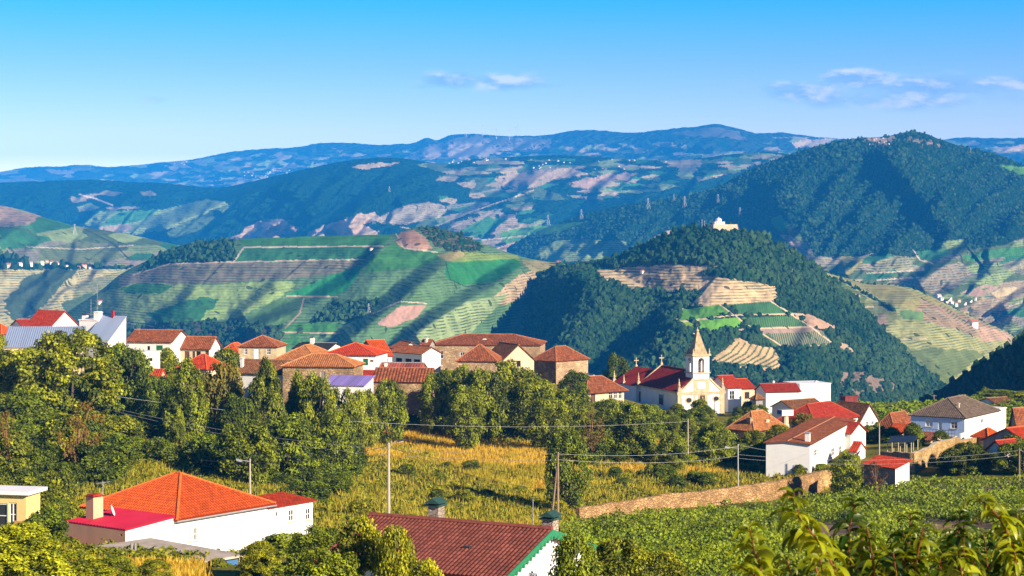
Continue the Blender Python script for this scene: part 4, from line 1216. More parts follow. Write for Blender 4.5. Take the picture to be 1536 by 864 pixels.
class House:
    """corner (px,pyb,D): nearest vertical edge at ground; x runs right-and-away at angle phi, y runs left-and-away"""

    def __init__(s, name, label, cat, c, D, phi, pl, pr, pe, wall=None, Lx=None, Ly=None, group=None, base_drop=3.5, stories=None):
        s.phi = math.radians(phi); s.D = D
        s.O = P(c[0], c[1], D)
        s.ex = Vector((math.cos(s.phi), math.sin(s.phi), 0)); s.ey = Vector((-math.sin(s.phi), math.cos(s.phi), 0))
        s.h = (c[1] - pe) / F * D
        s.Lx = Lx if Lx else s._len(pr, s.ex)
        s.Ly = Ly if Ly else s._len(pl, s.ey)
        s.root = empty(name, s.O, s.phi, label, cat, group)
        s.wall = wall or WHITE
        s.drop = base_drop
        s.holes = {'F': [], 'S': []}
        s.openings = []

    def _len(s, px, d):
        t = (px - CX) / F
        return max(1.0, (t * s.O.y - s.O.x) / (d.x - t * d.y))

    def loc(s, world):
        w = world - s.O
        return Vector((w.dot(s.ex), w.dot(s.ey), w.z))

    def hit(s, px, py, face):
        r = Vector(((px - CX) / F, 1, -(py - HY) / F))
        n = s.ey if face == 'F' else s.ex
        t = s.O.dot(n) / r.dot(n)
        l = s.loc(r * t)
        return (l.x if face == 'F' else l.y), l.z

    def opening(s, face, rect, kind='window', hole=True, frame=None, pane=None, bars=1):
        a = s.hit(rect[0], (rect[1] + rect[3]) / 2, face); b = s.hit(rect[2], (rect[1] + rect[3]) / 2, face)
        z1 = s.hit((rect[0] + rect[2]) / 2, rect[1], face)[1]; z0 = s.hit((rect[0] + rect[2]) / 2, rect[3], face)[1]
        u0, u1 = sorted((a[0], b[0]))
        L = s.Lx if face == 'F' else s.Ly
        u0 = max(u0, 0.12); u1 = min(u1, L - 0.12); z1 = min(z1, s.h - 0.12)
        if u1 - u0 < 0.15 or z1 - z0 < 0.15: return
        s.holes[face].append((u0, u1, z0, z1))
        s.openings.append((face, u0, u1, z0, z1, kind, frame, pane, bars))

    def T(s, face, u, d, z):
        return (u, d, z) if face == 'F' else (d, u, z)

    def walls(s, gable=None, rise=0, mats=None):
        mb = MB()
        W = s.wall
        dz = -s.drop
        for face in ('F', 'S'):
            m = (mats or {}).get(face, W)
            L = s.Lx if face == 'F' else s.Ly
            us = sorted({0, L} | {round(q, 4) for hh in s.holes[face] for q in hh[:2]})
            zs = sorted({dz, s.h} | {round(q, 4) for hh in s.holes[face] for q in hh[2:]})
            for i in range(len(us) - 1):
                for j in range(len(zs) - 1):
                    uc, zc = (us[i] + us[i + 1]) / 2, (zs[j] + zs[j + 1]) / 2
                    if any(h[0] < uc < h[1] and h[2] < zc < h[3] for h in s.holes[face]): continue
                    q = [(us[i], zs[j]), (us[i + 1], zs[j]), (us[i + 1], zs[j + 1]), (us[i], zs[j + 1])]
                    if face == 'S': q = q[::-1]
                    mb.poly([s.T(face, u, 0, z) for u, z in q], m)
            for (u0, u1, z0, z1) in s.holes[face]:
                dp = 0.16
                for (a, b) in (((u0, z0), (u1, z0)), ((u1, z0), (u1, z1)), ((u1, z1), (u0, z1)), ((u0, z1), (u0, z0))):
                    mb.poly([s.T(face, a[0], 0, a[1]), s.T(face, b[0], 0, b[1]), s.T(face, b[0], dp, b[1]), s.T(face, a[0], dp, a[1])], m)
        X, Y, h = s.Lx, s.Ly, s.h
        mb.poly([(X, 0, dz), (X, Y, dz), (X, Y, h), (X, 0, h)], W)
        mb.poly([(X, Y, dz), (0, Y, dz), (0, Y, h), (X, Y, h)], W)
        mb.poly([(0, 0, h), (X, 0, h), (X, Y, h), (0, Y, h)], W)
        if gable == 'gx':
            for x in (0, X):
                mb.poly([(x, 0, h), (x, Y, h), (x, Y / 2, h + rise)][::1 if x else -1], (mats or {}).get('S' if x == 0 else 'B', W))
        if gable == 'gy':
            for y in (0, Y):
                mb.poly([(0, y, h), (X, y, h), (X / 2, y, h + rise)][::-1 if y else 1], (mats or {}).get('F' if y == 0 else 'B', W))
        if gable == 'shed_x':      # high at x = X
            mb.poly([(X, 0, h), (X, Y, h), (X, Y, h + rise), (X, 0, h + rise)], W)
            mb.poly([(0, 0, h), (X, 0, h), (X, 0, h + rise)], (mats or {}).get('F', W)); mb.poly([(0, Y, h), (X, Y, h + rise), (X, Y, h)], W)
        if gable == 'shed_y':
            mb.poly([(0, Y, h), (0, Y, h + rise), (X, Y, h + rise), (X, Y, h)], W)
            mb.poly([(0, 0, h), (0, Y, h + rise), (0, Y, h)], (mats or {}).get('S', W)); mb.poly([(X, 0, h), (X, Y, h), (X, Y, h + rise)], W)
        s.wallobj = mb.build('wall', s.root)
        for (face, u0, u1, z0, z1, kind, frame, pane, bars) in s.openings:
            fm = frame or {'window': FRAME, 'door': BROWN, 'shutter': GFRAME, 'dark': DARK}.get(kind, FRAME)
            pm = pane or {'window': GLASS, 'door': BROWN, 'shutter': GFRAME, 'dark': DARK}.get(kind, GLASS)
            nm = {'window': 'window', 'door': 'door', 'shutter': 'shutter', 'dark': 'opening'}.get(kind, 'window')
            fb = MB(); t = min(0.09, (u1 - u0) * 0.15)

            def bx(a, b, c_, d, e0, e1, mat, B=fb):
                lo = s.T(face, a, e0, c_); hi = s.T(face, b, e1, d)
                B.box(lo, hi, mat)
            d0, d1 = 0.06, 0.15
            bx(u0, u0 + t, z0, z1, d0, d1, fm); bx(u1 - t, u1, z0, z1, d0, d1, fm)
            bx(u0 + t, u1 - t, z1 - t, z1, d0, d1, fm); bx(u0 + t, u1 - t, z0, z0 + t, d0, d1, fm)
            if kind == 'window':
                for b in range(bars):
                    uc = u0 + (u1 - u0) * (b + 1) / (bars + 1)
                    bx(uc - t * .35, uc + t * .35, z0 + t, z1 - t, d0 + .01, d1 - .01, fm)
                if z1 - z0 > 1.0: bx(u0 + t, u1 - t, (z0 + z1) / 2 - t * .3, (z0 + z1) / 2 + t * .3, d0 + .012, d1 - .012, fm)
                bx(u0 - .08, u1 + .08, z0 - .09, z0 - .003, -.07, .05, GRANITE)
            fo = fb.build(nm, s.root)
            pb = MB()
            if kind == 'shutter':
                nsl = max(4, int((z1 - z0) / 0.16))
                for q in range(nsl):
                    za = z0 + t + (z1 - z0 - 2 * t) * q / nsl; zb = z0 + t + (z1 - z0 - 2 * t) * (q + .8) / nsl
                    bx(u0 + t, u1 - t, za, zb, 0.09, 0.13, pm, pb)
            bx(u0 + t * .5, u1 - t * .5, z0 + t * .5, z1 - t * .5, 0.135, 0.149, pm, pb)
            pb.build('slats' if kind == 'shutter' else ('leaf' if kind == 'door' else 'pane'), fo)
        return s

    def roof(s, kind, pr, mat, over=0.35, rise=None, pitch=0.26, thick=0.10, caps=True, walls=True, mats=None, amp=0.045):
        X, Y, h, o = s.Lx, s.Ly, s.h, over
        if rise is None:
            mid = s.O + s.ex * X / 2 + s.ey * Y / 2
            if kind == 'shed_x': mid = s.O + s.ex * X
            if kind == 'shed_y': mid = s.O + s.ey * Y
            rise = max(0.3, -(pr - HY) / F * mid.y - (s.O.z + h))
        s.rise = rise
        if walls: s.walls(kind if kind != 'hip' else None, rise, mats)
        mb = MB(); cp = MB(); cm = cap_mat(mat)
        g = 0.01
        A, B, C_, D_ = Vector((-o, -o, 0)), Vector((X + o, -o, 0)), Vector((X + o, Y + o, 0)), Vector((-o, Y + o, 0))
        if kind == 'hip':
            q = min(X, Y) / 2
            e = rise * o / q
            for p in (A, B, C_, D_): p.z = h - e + g
            if X >= Y: r0, r1 = Vector((Y / 2, Y / 2, h + rise)), Vector((X - Y / 2 + 0.001, Y / 2, h + rise))
            else: r0, r1 = Vector((X / 2, X / 2, h + rise)), Vector((X / 2, Y - X / 2 + 0.001, h + rise))
            if X >= Y:
                slope(mb, A, B, r0, r1, mat, pitch, amp, thick); slope(mb, C_, D_, r1, r0, mat, pitch, amp, thick)
                slope(mb, B, C_, r1, r1, mat, pitch, amp, thick); slope(mb, D_, A, r0, r0, mat, pitch, amp, thick)
                hips = [(A, r0), (D_, r0), (B, r1), (C_, r1), (r0, r1)]
            else:
                slope(mb, B, C_, r0, r1, mat, pitch, amp, thick); slope(mb, D_, A, r1, r0, mat, pitch, amp, thick)
                slope(mb, A, B, r0, r0, mat, pitch, amp, thick); slope(mb, C_, D_, r1, r1, mat, pitch, amp, thick)
                hips = [(A, r0), (B, r0), (C_, r1), (D_, r1), (r0, r1)]
        elif kind == 'gx':
            e = rise * o / (Y / 2)
            r0, r1 = Vector((-o, Y / 2, h + rise + g)), Vector((X + o, Y / 2, h + rise + g))
            for p in (A, B, C_, D_): p.z = h - e + g
            slope(mb, A, B, r0, r1, mat, pitch, amp, thick); slope(mb, C_, D_, r1, r0, mat, pitch, amp, thick)
            hips = [(r0, r1)]
        elif kind == 'gy':
            e = rise * o / (X / 2)
            r0, r1 = Vector((X / 2, -o, h + rise + g)), Vector((X / 2, Y + o, h + rise + g))
            for p in (A, B, C_, D_): p.z = h - e + g
            slope(mb, B, C_, r0, r1, mat, pitch, amp, thick); slope(mb, D_, A, r1, r0, mat, pitch, amp, thick)
            hips = [(r0, r1)]
        elif kind == 'shed_y':
            k = rise / Y
            A.z = B.z = h - k * o + g; C_.z = D_.z = h + rise + k * o + g
            slope(mb, A, B, D_, C_, mat, pitch, amp, thick); hips = []
        elif kind == 'shed_x':
            k = rise / X
            A.z = D_.z = h - k * o + g; B.z = C_.z = h + rise + k * o + g
            slope(mb, D_, A, C_, B, mat, pitch, amp, thick); hips = []
        s.roofobj = mb.build('roof', s.root)
        if caps and hips:
            for a, b in hips:
                if (b - a).length < .05: continue
                up = Vector((0, 0, thick + 0.03))
                n = max(2, int((b - a).length / 0.8))
                cp.tube([a + (b - a) * i / n + up for i in range(n + 1)], 0.13, cm, 6)
            cp.build('ridge_tiles', s.roofobj)
        return s

    def chimney(s, fx, fy, ptop, w=0.8, d=0.6, mat=None, cap=None, z0=None, name='chimney'):
        mat = mat or s.wall
        x, y = fx * s.Lx, fy * s.Ly
        c = s.O + s.ex * x + s.ey * y
        zt = -(ptop - HY) / F * c.y - s.O.z
        mb = MB()
        zb = s.h - 0.2 if z0 is None else z0
        mb.box((x - w / 2, y - d / 2, zb), (x + w / 2, y + d / 2, zt - 0.18), mat)
        o = mb.build(name, s.root)
        cb = MB()
        cb.box((x - w / 2 - .1, y - d / 2 - .1, zt - 0.177), (x + w / 2 + .1, y + d / 2 + .1, zt - 0.09), cap or mat)
        cb.box((x - w / 2 + .05, y - d / 2 + .05, zt - 0.087), (x + w / 2 - .05, y + d / 2 - .05, zt), cap or mat)
        cb.build('chimney_cap', o)
        return s

    def antenna(s, fx, fy, ptop, z0=None, arms=True, r=0.03):
        x, y = fx * s.Lx, fy * s.Ly
        c = s.O + s.ex * x + s.ey * y
        zt = -(ptop - HY) / F * c.y - s.O.z
        mb = MB(); mb.tube([(x, y, s.h if z0 is None else z0), (x, y, zt)], r, STEEL, 5)
        o = mb.build('antenna', s.root)
        if arms:
            a = MB()
            a.tube([(x - .5, y, zt - .15), (x + .5, y, zt - .15)], r * .6, STEEL, 4)
            for k in range(5):
                xx = x - .45 + .22 * k
                a.tube([(xx, y - .28, zt - .15 + .001 * k), (xx, y + .28, zt - .15 + .001 * k)], r * .4, STEEL, 4)
            a.build('antenna_arms', o)
        return s
# ------------------------------------------------------------------ village houses
def merge(part, main):
    mw = Matrix.Translation(main.O) @ Matrix.Rotation(main.phi, 4, 'Z')
    pw = Matrix.Translation(part.O) @ Matrix.Rotation(part.phi, 4, 'Z')
    rel = mw.inverted() @ pw
    for ch in list(part.root.children):
        ch.parent = main.root
        ch.matrix_parent_inverse = Matrix.Identity(4)
        ch.matrix_basis = rel @ ch.matrix_basis
    bpy.data.objects.remove(part.root)


GRP = 'houses of the hillside village'


def hs(name, label, c, D, phi, pl, pr, pe, kind, ridge, tile, wall=None, Lx=None, Ly=None, ops=(), mats=None, over=0.35, cat='house', rise=None, pitch=0.34, amp=0.075):
    h = House(name, label, cat, c, D, phi, pl, pr, pe, wall, Lx, Ly, GRP)
    for o in ops:
        h.opening(*o)
    h.roof(kind, ridge, tile, over, rise, mats=mats, pitch=pitch, amp=amp)
    return h


def flat(name, label, c, D, phi, pl, pr, pe, wall=None, Lx=None, Ly=None, ops=(), cat='house', top=None, mats=None, over=0.12, th=0.18):
    h = House(name, label, cat, c, D, phi, pl, pr, pe, wall, Lx, Ly, GRP)
    for o in ops: h.opening(*o)
    h.walls(None, 0, mats)
    mb = MB(); mb.box((-over, -over, h.h + .004), (h.Lx + over, h.Ly + over, h.h + th), top or h.wall)
    mb.build('roof_slab', h.root)
    return h


W_, D_, S_, K_ = 'window', 'door', 'shutter', 'dark'
# left skyline
v1 = hs('long_house', 'long low cream house under a broad blue grey sheet roof', (5, 545), 300, 8, None, 120, 521, 'shed_y', 492, T_BLUE, CREAM, Ly=8, over=0.25,
        ops=[('F', (20, 524, 28, 532), W_), ('F', (44, 524, 52, 532), W_)])
v2 = hs('gabled_house', 'white gabled house with steep red roof standing behind the blue sheet roof', (74, 515), 380, 55, 37, 118, 492, 'gy', 467, T_RED, WHITE2,
        ops=[('F', (96, 494, 103, 503), W_)])
hs('small_house', 'small pink roofed house peeping out behind the steep red roof', (33, 500), 430, 40, 18, 48, 489, 'gx', 480, T_RED, WHITE)
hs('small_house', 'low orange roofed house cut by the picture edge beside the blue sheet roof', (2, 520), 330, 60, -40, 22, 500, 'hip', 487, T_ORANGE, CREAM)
v3 = flat('modern_house', 'white flat roofed modern block with a tall slab chimney', (146, 545), 318, 70, 119, 168, 481, WHITE2, ops=[])
v3.chimney(0.12, 0.06, 467, 1.1, 1.0, WHITE2, WHITE2, name='slab_chimney')
v3.chimney(0.3, 0.92, 471, 0.8, 0.8, WHITE2, IRON)
v3.antenna(0.3, 0.25, 425, z0=v3.h, arms=False, r=0.028); v3.antenna(0.3, 0.6, 449, z0=v3.h, arms=False)
fin = hs('wedge_house', 'white wedge shaped house with a steep blue grey roof rising to the right', (159, 545), 312, 58, None, 189, 517, 'shed_x', 476, T_BLUE, WHITE2, Ly=5.5, over=0.12)
fin.chimney(0.95, 0.5, 466, 0.35, 0.35, REDW, REDW)
flat('flat_roofed_annex', 'low white flat roofed annex with two dark slit windows', (200, 572), 304, 60, 160, 240, 531, WHITE, ops=[('F', (211, 534, 215.5, 544), K_), ('F', (222, 537, 229, 542), K_)])
v4 = hs('white_house', 'tall white house with brown tiled roof and a green shuttered window', (257, 572), 335, 78, 190, 284, 513, 'gy', 496, T_RUST, WHITE,
        ops=[('S', (234, 518, 244, 528), S_), ('S', (221, 519, 225, 528), K_), ('S', (235, 541, 242, 552), S_)])
v4.antenna(0.3, 0.85, 492)
v5 = hs('stone_front_house', 'house with brown tiled roof, pale stone front and a row of brown doors', (314, 556), 338, 78, 258, 330, 523, 'gy', 506, T_RUST, WHITE, mats={'S': CREAM},
        ops=[('S', (265, 527, 271, 536), 'shutter', True, BROWN, BROWN), ('S', (277, 527, 284, 541), D_), ('S', (288.5, 527, 292.5, 541), D_), ('S', (294.5, 527, 301, 541), K_), ('S', (308, 526, 314, 537), D_)])
hs('orange_roofed_house', 'low house under a bright orange hip roof in front of the brown doors house', (310, 582), 300, 58, 268, 342, 553, 'hip', 533, T_BRED, CREAM)
hs('red_shed', 'small red roofed shed half hidden behind the pine trees below the white houses', (238, 590), 292, 70, 219, 250, 570, 'gy', 555, T_BRED, PEACH, over=0.2, cat='shed')
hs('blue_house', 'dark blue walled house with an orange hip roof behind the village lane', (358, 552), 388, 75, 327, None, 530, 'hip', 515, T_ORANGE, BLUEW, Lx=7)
v8 = hs('tan_stone_house', 'square tan stone house with hip roof and three white framed openings', (415, 552), 372, 84, 358, None, 520, 'hip', 504, T_RUST, GRANITE, Lx=8,
        ops=[('S', (366, 523, 371, 532), W_), ('S', (381, 523, 389, 539), 'door', True, FRAME, FRAME), ('S', (400, 523, 406, 532), W_)])
v9 = hs('brown_roofed_house', 'low house with a weathered brown roof and small pale chimney', (428, 585), 318, 70, 352, None, 561, 'gy', 541, T_BROWN, WHITE, Lx=7)
v9.chimney(0.2, 0.93, 536, 0.5, 0.5, WHITE, WHITE)
hs('orange_house', 'house with a broad orange hip roof beside the square tan stone house', (474, 562), 345, 72, 413, None, 540, 'hip', 518, T_OCHRE, WHITE, Lx=11)
hs('dark_roofed_house', 'white walled house with black roof and white chimney behind the orange roofs', (492, 545), 385, 74, 440, None, 524, 'gy', 515, mat_tile('black_slate', (0.03, 0.035, 0.04), 0.3, weather=0.2, wcol=(.02, .02, .02)), WHITE, Lx=8).chimney(0.4, 0.62, 505, 0.9, 0.7, WHITE, IRON)
v11 = hs('rubble_stone_house', 'ochre rubble stone house with ribbed brown hip roof and two grey doors', (530, 590), 310, 83, 424, None, 550, 'hip', 532, T_OCHRE, STONE, Lx=8, pitch=0.36, amp=0.08,
         ops=[('S', (464, 557, 472, 572), 'door', True, GRANITE, GREYWALL), ('S', (480, 557, 488, 572), 'door', True, GRANITE, GREYWALL)])
v11.chimney(0.2, 0.94, 543, 0.6, 0.6, WHITE, WHITE)
v12 = hs('white_green_house', 'white house with red hip roof, green door and green shutter', (563, 580), 346, 81, 484, None, 533, 'hip', 515, T_BRED, WHITE2, Lx=10,
         ops=[('S', (527, 539, 534, 561), S_), ('S', (544.5, 538, 552, 548), S_), ('S', (555, 540, 560, 543), 'dark', True, BROWN, BROWN)])
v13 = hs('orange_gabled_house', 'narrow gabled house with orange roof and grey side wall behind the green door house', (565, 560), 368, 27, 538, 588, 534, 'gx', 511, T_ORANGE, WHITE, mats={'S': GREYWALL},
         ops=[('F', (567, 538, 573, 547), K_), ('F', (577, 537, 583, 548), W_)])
v14 = hs('arcade_house', 'long house with a shaded pale wall pierced by dark arches', (633, 562), 385, 42, 586, None, 531, 'gy', 520, T_RUST, WHITE, Lx=5,
         ops=[('S', (594, 537, 603, 549), K_), ('S', (608, 538, 617, 550), K_), ('S', (621, 539, 630, 551), K_)])
hs('ruined_house', 'roofed house with a bare white gable beside the arcade house', (600, 545), 402, 18, 586, 634, 524, 'gy', 513, T_RUST, WHITE)
hs('lane_house', 'narrow grey house squeezed against the big hip roofed stone house', (644, 560), 398, 60, 632, 652, 517, 'gy', 510, T_RUST, GREYWALL).chimney(0.2, 0.5, 507, 0.5, 0.5, WHITE, WHITE)
hs('corrugated_shed', 'shed with a rust red corrugated roof and white vent pipe', (632, 575), 347, 82, 556, None, 554, 'gy', 545, T_CORR, STONE3, Lx=5, pitch=0.5, amp=0.07, over=0.2, cat='shed').chimney(0.2, 0.72, 545, 0.7, 0.5, WHITE, WHITE)
hs('tiled_barn', 'stone barn with striped red and brown tiled roof above the hedge', (645, 592), 326, 82, 560, None, 573, 'gy', 553, T_RUST, STONE, Lx=6, pitch=0.55, amp=0.11, over=0.25, cat='barn')
hs('lean_to', 'dark red lean-to roof against the white green door house', (562, 575), 335, 70, 540, None, 566, 'gy', 557, T_RED, PEACH, Lx=3, over=0.15, cat='shed')
hs('violet_roofed_shed', 'white shed with a violet corrugated sheet roof', (546, 600), 300, 78, 484, 560, 579, 'shed_x', 565, T_PURPLE, WHITE, over=0.22, cat='shed', pitch=0.4)
# stone manor
v17 = hs('stone_manor', 'largest stone house of the village with long brown hip roof', (810, 560), 408, 84, 646, None, 518, 'hip', 502, T_RUST, STONE2, Lx=13,
         ops=[('S', (657, 526, 665, 538), W_), ('S', (690, 528, 697, 538), W_)])
v17.chimney(0.25, 0.52, 508, 0.9, 0.7, WHITE, WHITE)
hs('hip_roofed_wing', 'square stone wing with a pyramid roof in front of the big stone house', (744, 570), 376, 82, 686, None, 541, 'hip', 517, T_RUST, STONE2, Lx=8)
hs('gabled_wing', 'cream gabled wing with old brown tiles between the pyramid roof and the right stone wing', (754, 575), 382, 25, None, 801, 541, 'gy', 516, T_BROWN, CREAM, Ly=9, ops=[('F', (775, 541, 781, 550), K_)])
hs('stone_wing', 'dark rubble stone house with brown hip roof at the right end of the manor', (834, 575), 402, 45, 799, 882, 541, 'hip', 520, T_RUST, STONE3, mats={'F': STONE2})
v19 = hs('small_tan_house', 'small tan house with a low brown hip roof beside the church', (880, 612), 386, 40, 848, 936, 587, 'hip', 565, T_RUST, CREAM, over=0.7,
         ops=[('F', (886, 589, 893, 606), D_), ('F', (913, 585, 919, 598), W_), ('F', (921, 585, 926, 598), W_), ('F', (928, 585, 933, 598), W_)])
hs('white_canopy', 'little white gabled roof between the manor and the small tan house', (875, 590), 410, 20, None, 905, 573, 'gy', 562, mat_tile('white_sheet', (0.75, 0.73, 0.7), 0.03, weather=0.1, wcol=(.5, .5, .5), metal=True), WHITE, Ly=5, cat='shed')
# right of the church
hs('white_parish_house', 'white house with red roof attached to the right of the church', (1092, 625), 441, 20, None, 1112, 582, 'gx', 564, T_BRED, WHITE2, Ly=10, ops=[('F', (1094, 586, 1102, 599), W_)])
hs('cream_house', 'cream house with red roof and a brown window beyond the white parish house', (1111, 622), 449, 20, None, 1132, 583, 'gx', 569, T_BRED, CREAM, Ly=9, ops=[('F', (1117, 588, 1124, 598), W_, True, BROWN)])
v22 = hs('long_white_house', 'long white house with a plain red roof left of the big white block', (1149, 618), 431, 13, 1134, 1200, 588, 'gx', 576, T_RED, WHITE2, ops=[('S', (1139, 594, 1143, 602), W_)])
v22.chimney(0.4, 0.6, 571, 0.4, 0.4, WHITE, WHITE)
flat('white_block', 'tall blank white block at the right of the long red roof', (1200, 618), 437, 20, None, 1246, 577, WHITE2, Ly=8).chimney(0.8, 0.5, 571, 0.5, 0.5, WHITE, WHITE)
hs('porch', 'small dark tiled porch on posts in front of the long white house', (1134, 616), 424, 30, 1128, 1144, 597, 'hip', 592, T_BROWN, GREYWALL, over=0.5, cat='porch')
hs('old_tiled_house', 'house with an old brown roof behind the bright red hip roof', (1188, 628), 388, 35, 1158, 1236, 613, 'gx', 600, T_BROWN, WHITE)
v24 = hs('red_hip_house', 'white house under a large bright red hip roof in the middle of the right cluster', (1222, 655), 360, 50, 1166, 1288, 634, 'hip', 605, T_RED, WHITE)
v24e = hs('brown_gabled_house', 'white gabled house with a mottled brown roof right of the bright red hip roof', (1290, 655), 372, 36, 1246, 1317, 632, 'gy', 605, T_BROWN, WHITE,
          ops=[('F', (1299, 632, 1303, 640), W_), ('F', (1307, 629, 1311, 637), W_)])
v24f = hs('ochre_tiled_house', 'old house with patchy ochre tiles and rough stone walls among the bushes', (1131, 668), 332, 45, 1092, 1178, 645, 'hip', 617, T_OCHRE, STONE3)
v24f.chimney(0.12, 0.3, 626, 0.9, 0.8, STONE2, STONE2); v24f.chimney(0.55, 0.2, 629, 0.9, 0.8, CREAM, CREAM)
flat('rust_shed', 'upright rust red corrugated shed at the edge of the village', (1268, 620), 421, 38, 1261, 1287, 596, mat_tile('rust_wall', (0.20, 0.03, 0.02), 0.25, pitch=0.4, weather=0.4, wcol=(0.08, 0.03, 0.02), metal=True), cat='shed')
v26 = hs('white_gabled_house', 'long white house with a blank gable, brown red roof and white chimney above the vineyard', (1215, 712), 280, 70, 1149, 1281, 667, 'gx', 649, T_RUST, WHITE2,
         ops=[('F', (1221, 674, 1226, 684), W_), ('F', (1234, 676, 1239, 694), D_, True, FRAME, FRAME), ('F', (1247, 672, 1252, 684), W_), ('F', (1258, 669, 1263, 681), W_), ('F', (1270, 661, 1276, 676), 'shutter', True, REDW, REDW)])
v26.chimney(0.06, 0.12, 648, 0.75, 0.7, WHITE, STEEL)
hs('red_lean_to', 'small white lean-to with bright red roof at the far end of the blank gable house', (1284, 702), 290, 60, 1276, 1298, 678, 'gy', 664, T_BRED, WHITE, over=0.2, cat='shed')
hs('red_shed', 'red tiled shed behind the blank gable house with a tall chimney', (1276, 668), 308, 50, 1247, None, 650, 'gy', 634, T_RED, WHITE, Lx=5, cat='shed').chimney(0.8, 0.2, 636, 0.6, 0.6, CREAM, CREAM)
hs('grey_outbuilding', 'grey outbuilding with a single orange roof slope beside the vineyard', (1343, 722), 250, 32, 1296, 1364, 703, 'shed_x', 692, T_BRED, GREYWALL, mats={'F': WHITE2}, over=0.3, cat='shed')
BLUEPALE = mat_plain('pale_blue_wall', (0.42, 0.55, 0.80), var=0.05, scale=0.5, streak=0.1)  # bluer colour for the villa's left front wall only
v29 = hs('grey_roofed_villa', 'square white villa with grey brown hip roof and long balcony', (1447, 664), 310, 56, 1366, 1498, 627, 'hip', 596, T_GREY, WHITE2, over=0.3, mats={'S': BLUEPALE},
         ops=[('S', (1388, 629, 1399, 640), W_, True, FRAME, GLASSL), ('S', (1407, 630, 1413, 645), D_, True, FRAME, GLASSL), ('S', (1426, 632, 1436, 643), W_), ('F', (1471, 628, 1475, 635), W_)])
v29.chimney(0.2, 0.25, 604, 0.4, 0.4, CREAM, CREAM)
bal = MB()
ya = v29.hit(1436, 650, 'S')[0]; yb = v29.hit(1380, 650, 'S')[0]; zb = v29.hit(1410, 650, 'S')[1] - 0.4
bal.box((-1.2, ya, zb), (-.003, yb, zb + .15), CONCRETE)
bo = bal.build('balcony', v29.root)
ra = MB()
for k in range(13):
    y = ya + (yb - ya) * k / 12
    ra.tube([(-1.15, y, zb + .15), (-1.15, y, zb + 1.1)], .03, IRON, 5)
ra.tube([(-1.15, ya, zb + 1.1), (-1.15, yb, zb + 1.1)], .04, IRON, 5); ra.tube([(-1.15, ya, zb + .62), (-1.15, yb, zb + .62)], .03, IRON, 5)
ra.build('railing', bo)
flat('villa_annex', 'narrow white annex at the far side of the square villa', (1499, 650), 330, 50, None, 1509, 614, WHITE, Ly=4)
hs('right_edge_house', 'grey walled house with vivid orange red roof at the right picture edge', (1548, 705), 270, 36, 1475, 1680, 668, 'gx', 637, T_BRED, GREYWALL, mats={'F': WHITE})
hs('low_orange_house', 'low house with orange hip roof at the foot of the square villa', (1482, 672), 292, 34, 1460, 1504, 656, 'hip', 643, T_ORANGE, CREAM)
hs('low_red_house', 'low red roofed shed in front of the vivid orange red roof', (1506, 695), 262, 36, 1484, 1532, 674, 'gx', 661, T_RED, WHITE, cat='shed')
hs('rust_roofed_house', 'brown roofed house at the right edge behind the square villa', (1524, 655), 345, 30, 1517, 1590, 632, 'gx', 611, T_RUST, CREAM)
hs('dark_hip_house', 'dark walled house with brown red hip roof left of the square villa', (1341, 660), 348, 50, 1315, 1376, 641, 'hip', 619, T_RUST, GREYWALL)
hs('tile_shed', 'red tiled shed tucked between the dark hip roof and the square villa', (1352, 665), 336, 50, 1332, 1374, 650, 'gy', 637, T_ORANGE, PEACH, cat='shed')
hs('brown_tiled_shed', 'brown tiled shed below the balcony of the square villa', (1396, 674), 302, 50, 1374, 1420, 661, 'gy', 650, T_RUST, CREAM, cat='shed')
hs('far_shed', 'dark roofed shed behind the square villa at the vineyard crest', (1492, 618), 430, 30, 1470, 1520, 604, 'gx', 597, T_BROWN, WHITE, cat='shed')

# ------------------------------------------------------------------ foreground houses
v32 = flat('yellow_house', 'yellow house with ochre corner and white roof edge cut by the left picture edge', (39, 825), 132, 78, -120, None, 742, YELLOW, Lx=2.2, ops=[('S', (-20, 755, 11, 792), W_), ('S', (13, 754, 25, 790), W_)],
           top=WHITE2, over=0.38, th=0.24)
ob = MB(); ob.box((-.03, -.03, -3), (2.23, .9, v32.h * .52), OCHRE); ob.build('ochre_plinth', v32.root)

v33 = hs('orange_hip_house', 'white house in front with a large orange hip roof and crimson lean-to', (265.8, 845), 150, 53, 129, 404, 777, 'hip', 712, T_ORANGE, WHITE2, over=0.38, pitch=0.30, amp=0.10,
         ops=[('F', (283, 790, 286, 812), W_, True, FRAME, GLASSL), ('F', (291, 791, 296.5, 811), W_)])
gut = MB(); gut.tube([(-.4, -.46, v33.h - .22), (v33.Lx + .4, -.46, v33.h - .22)], .07, STEEL, 6); gut.build('gutter', v33.root)
o2 = v33.O + v33.ex * v33.Lx
pxa = o2.x / o2.y * F + CX; pyb = HY - o2.z / o2.y * F
ax = hs('annex', 'x', (pxa, pyb), o2.y, 53, None, 469, pyb - (v33.h - .45) / o2.y * F, 'shed_y', 0, T_BRED, WHITE2, Ly=3.6, over=0.25, rise=0.3,
        ops=[('F', (414, 768, 416, 774), K_), ('F', (433, 764, 441, 782), W_), ('F', (458, 762, 466, 780), W_)])
merge(ax, v33)
o3 = v33.O - v33.ex * 5.43
pxa = o3.x / o3.y * F + CX; pyb = HY - o3.z / o3.y * F
lt = hs('lean_to', 'x', (pxa, pyb), o3.y, 53, 97, None, 797, 'shed_x', 0, T_CRIMSON, WHITE2, Lx=5.40, over=0.0, rise=0.42, mats={'S': PEACH}, ops=[('S', (180, 801, 183, 804), K_)])
lt.chimney(0.34, 0.80, 741, 1.0, 0.9, PEACH, T_RED)
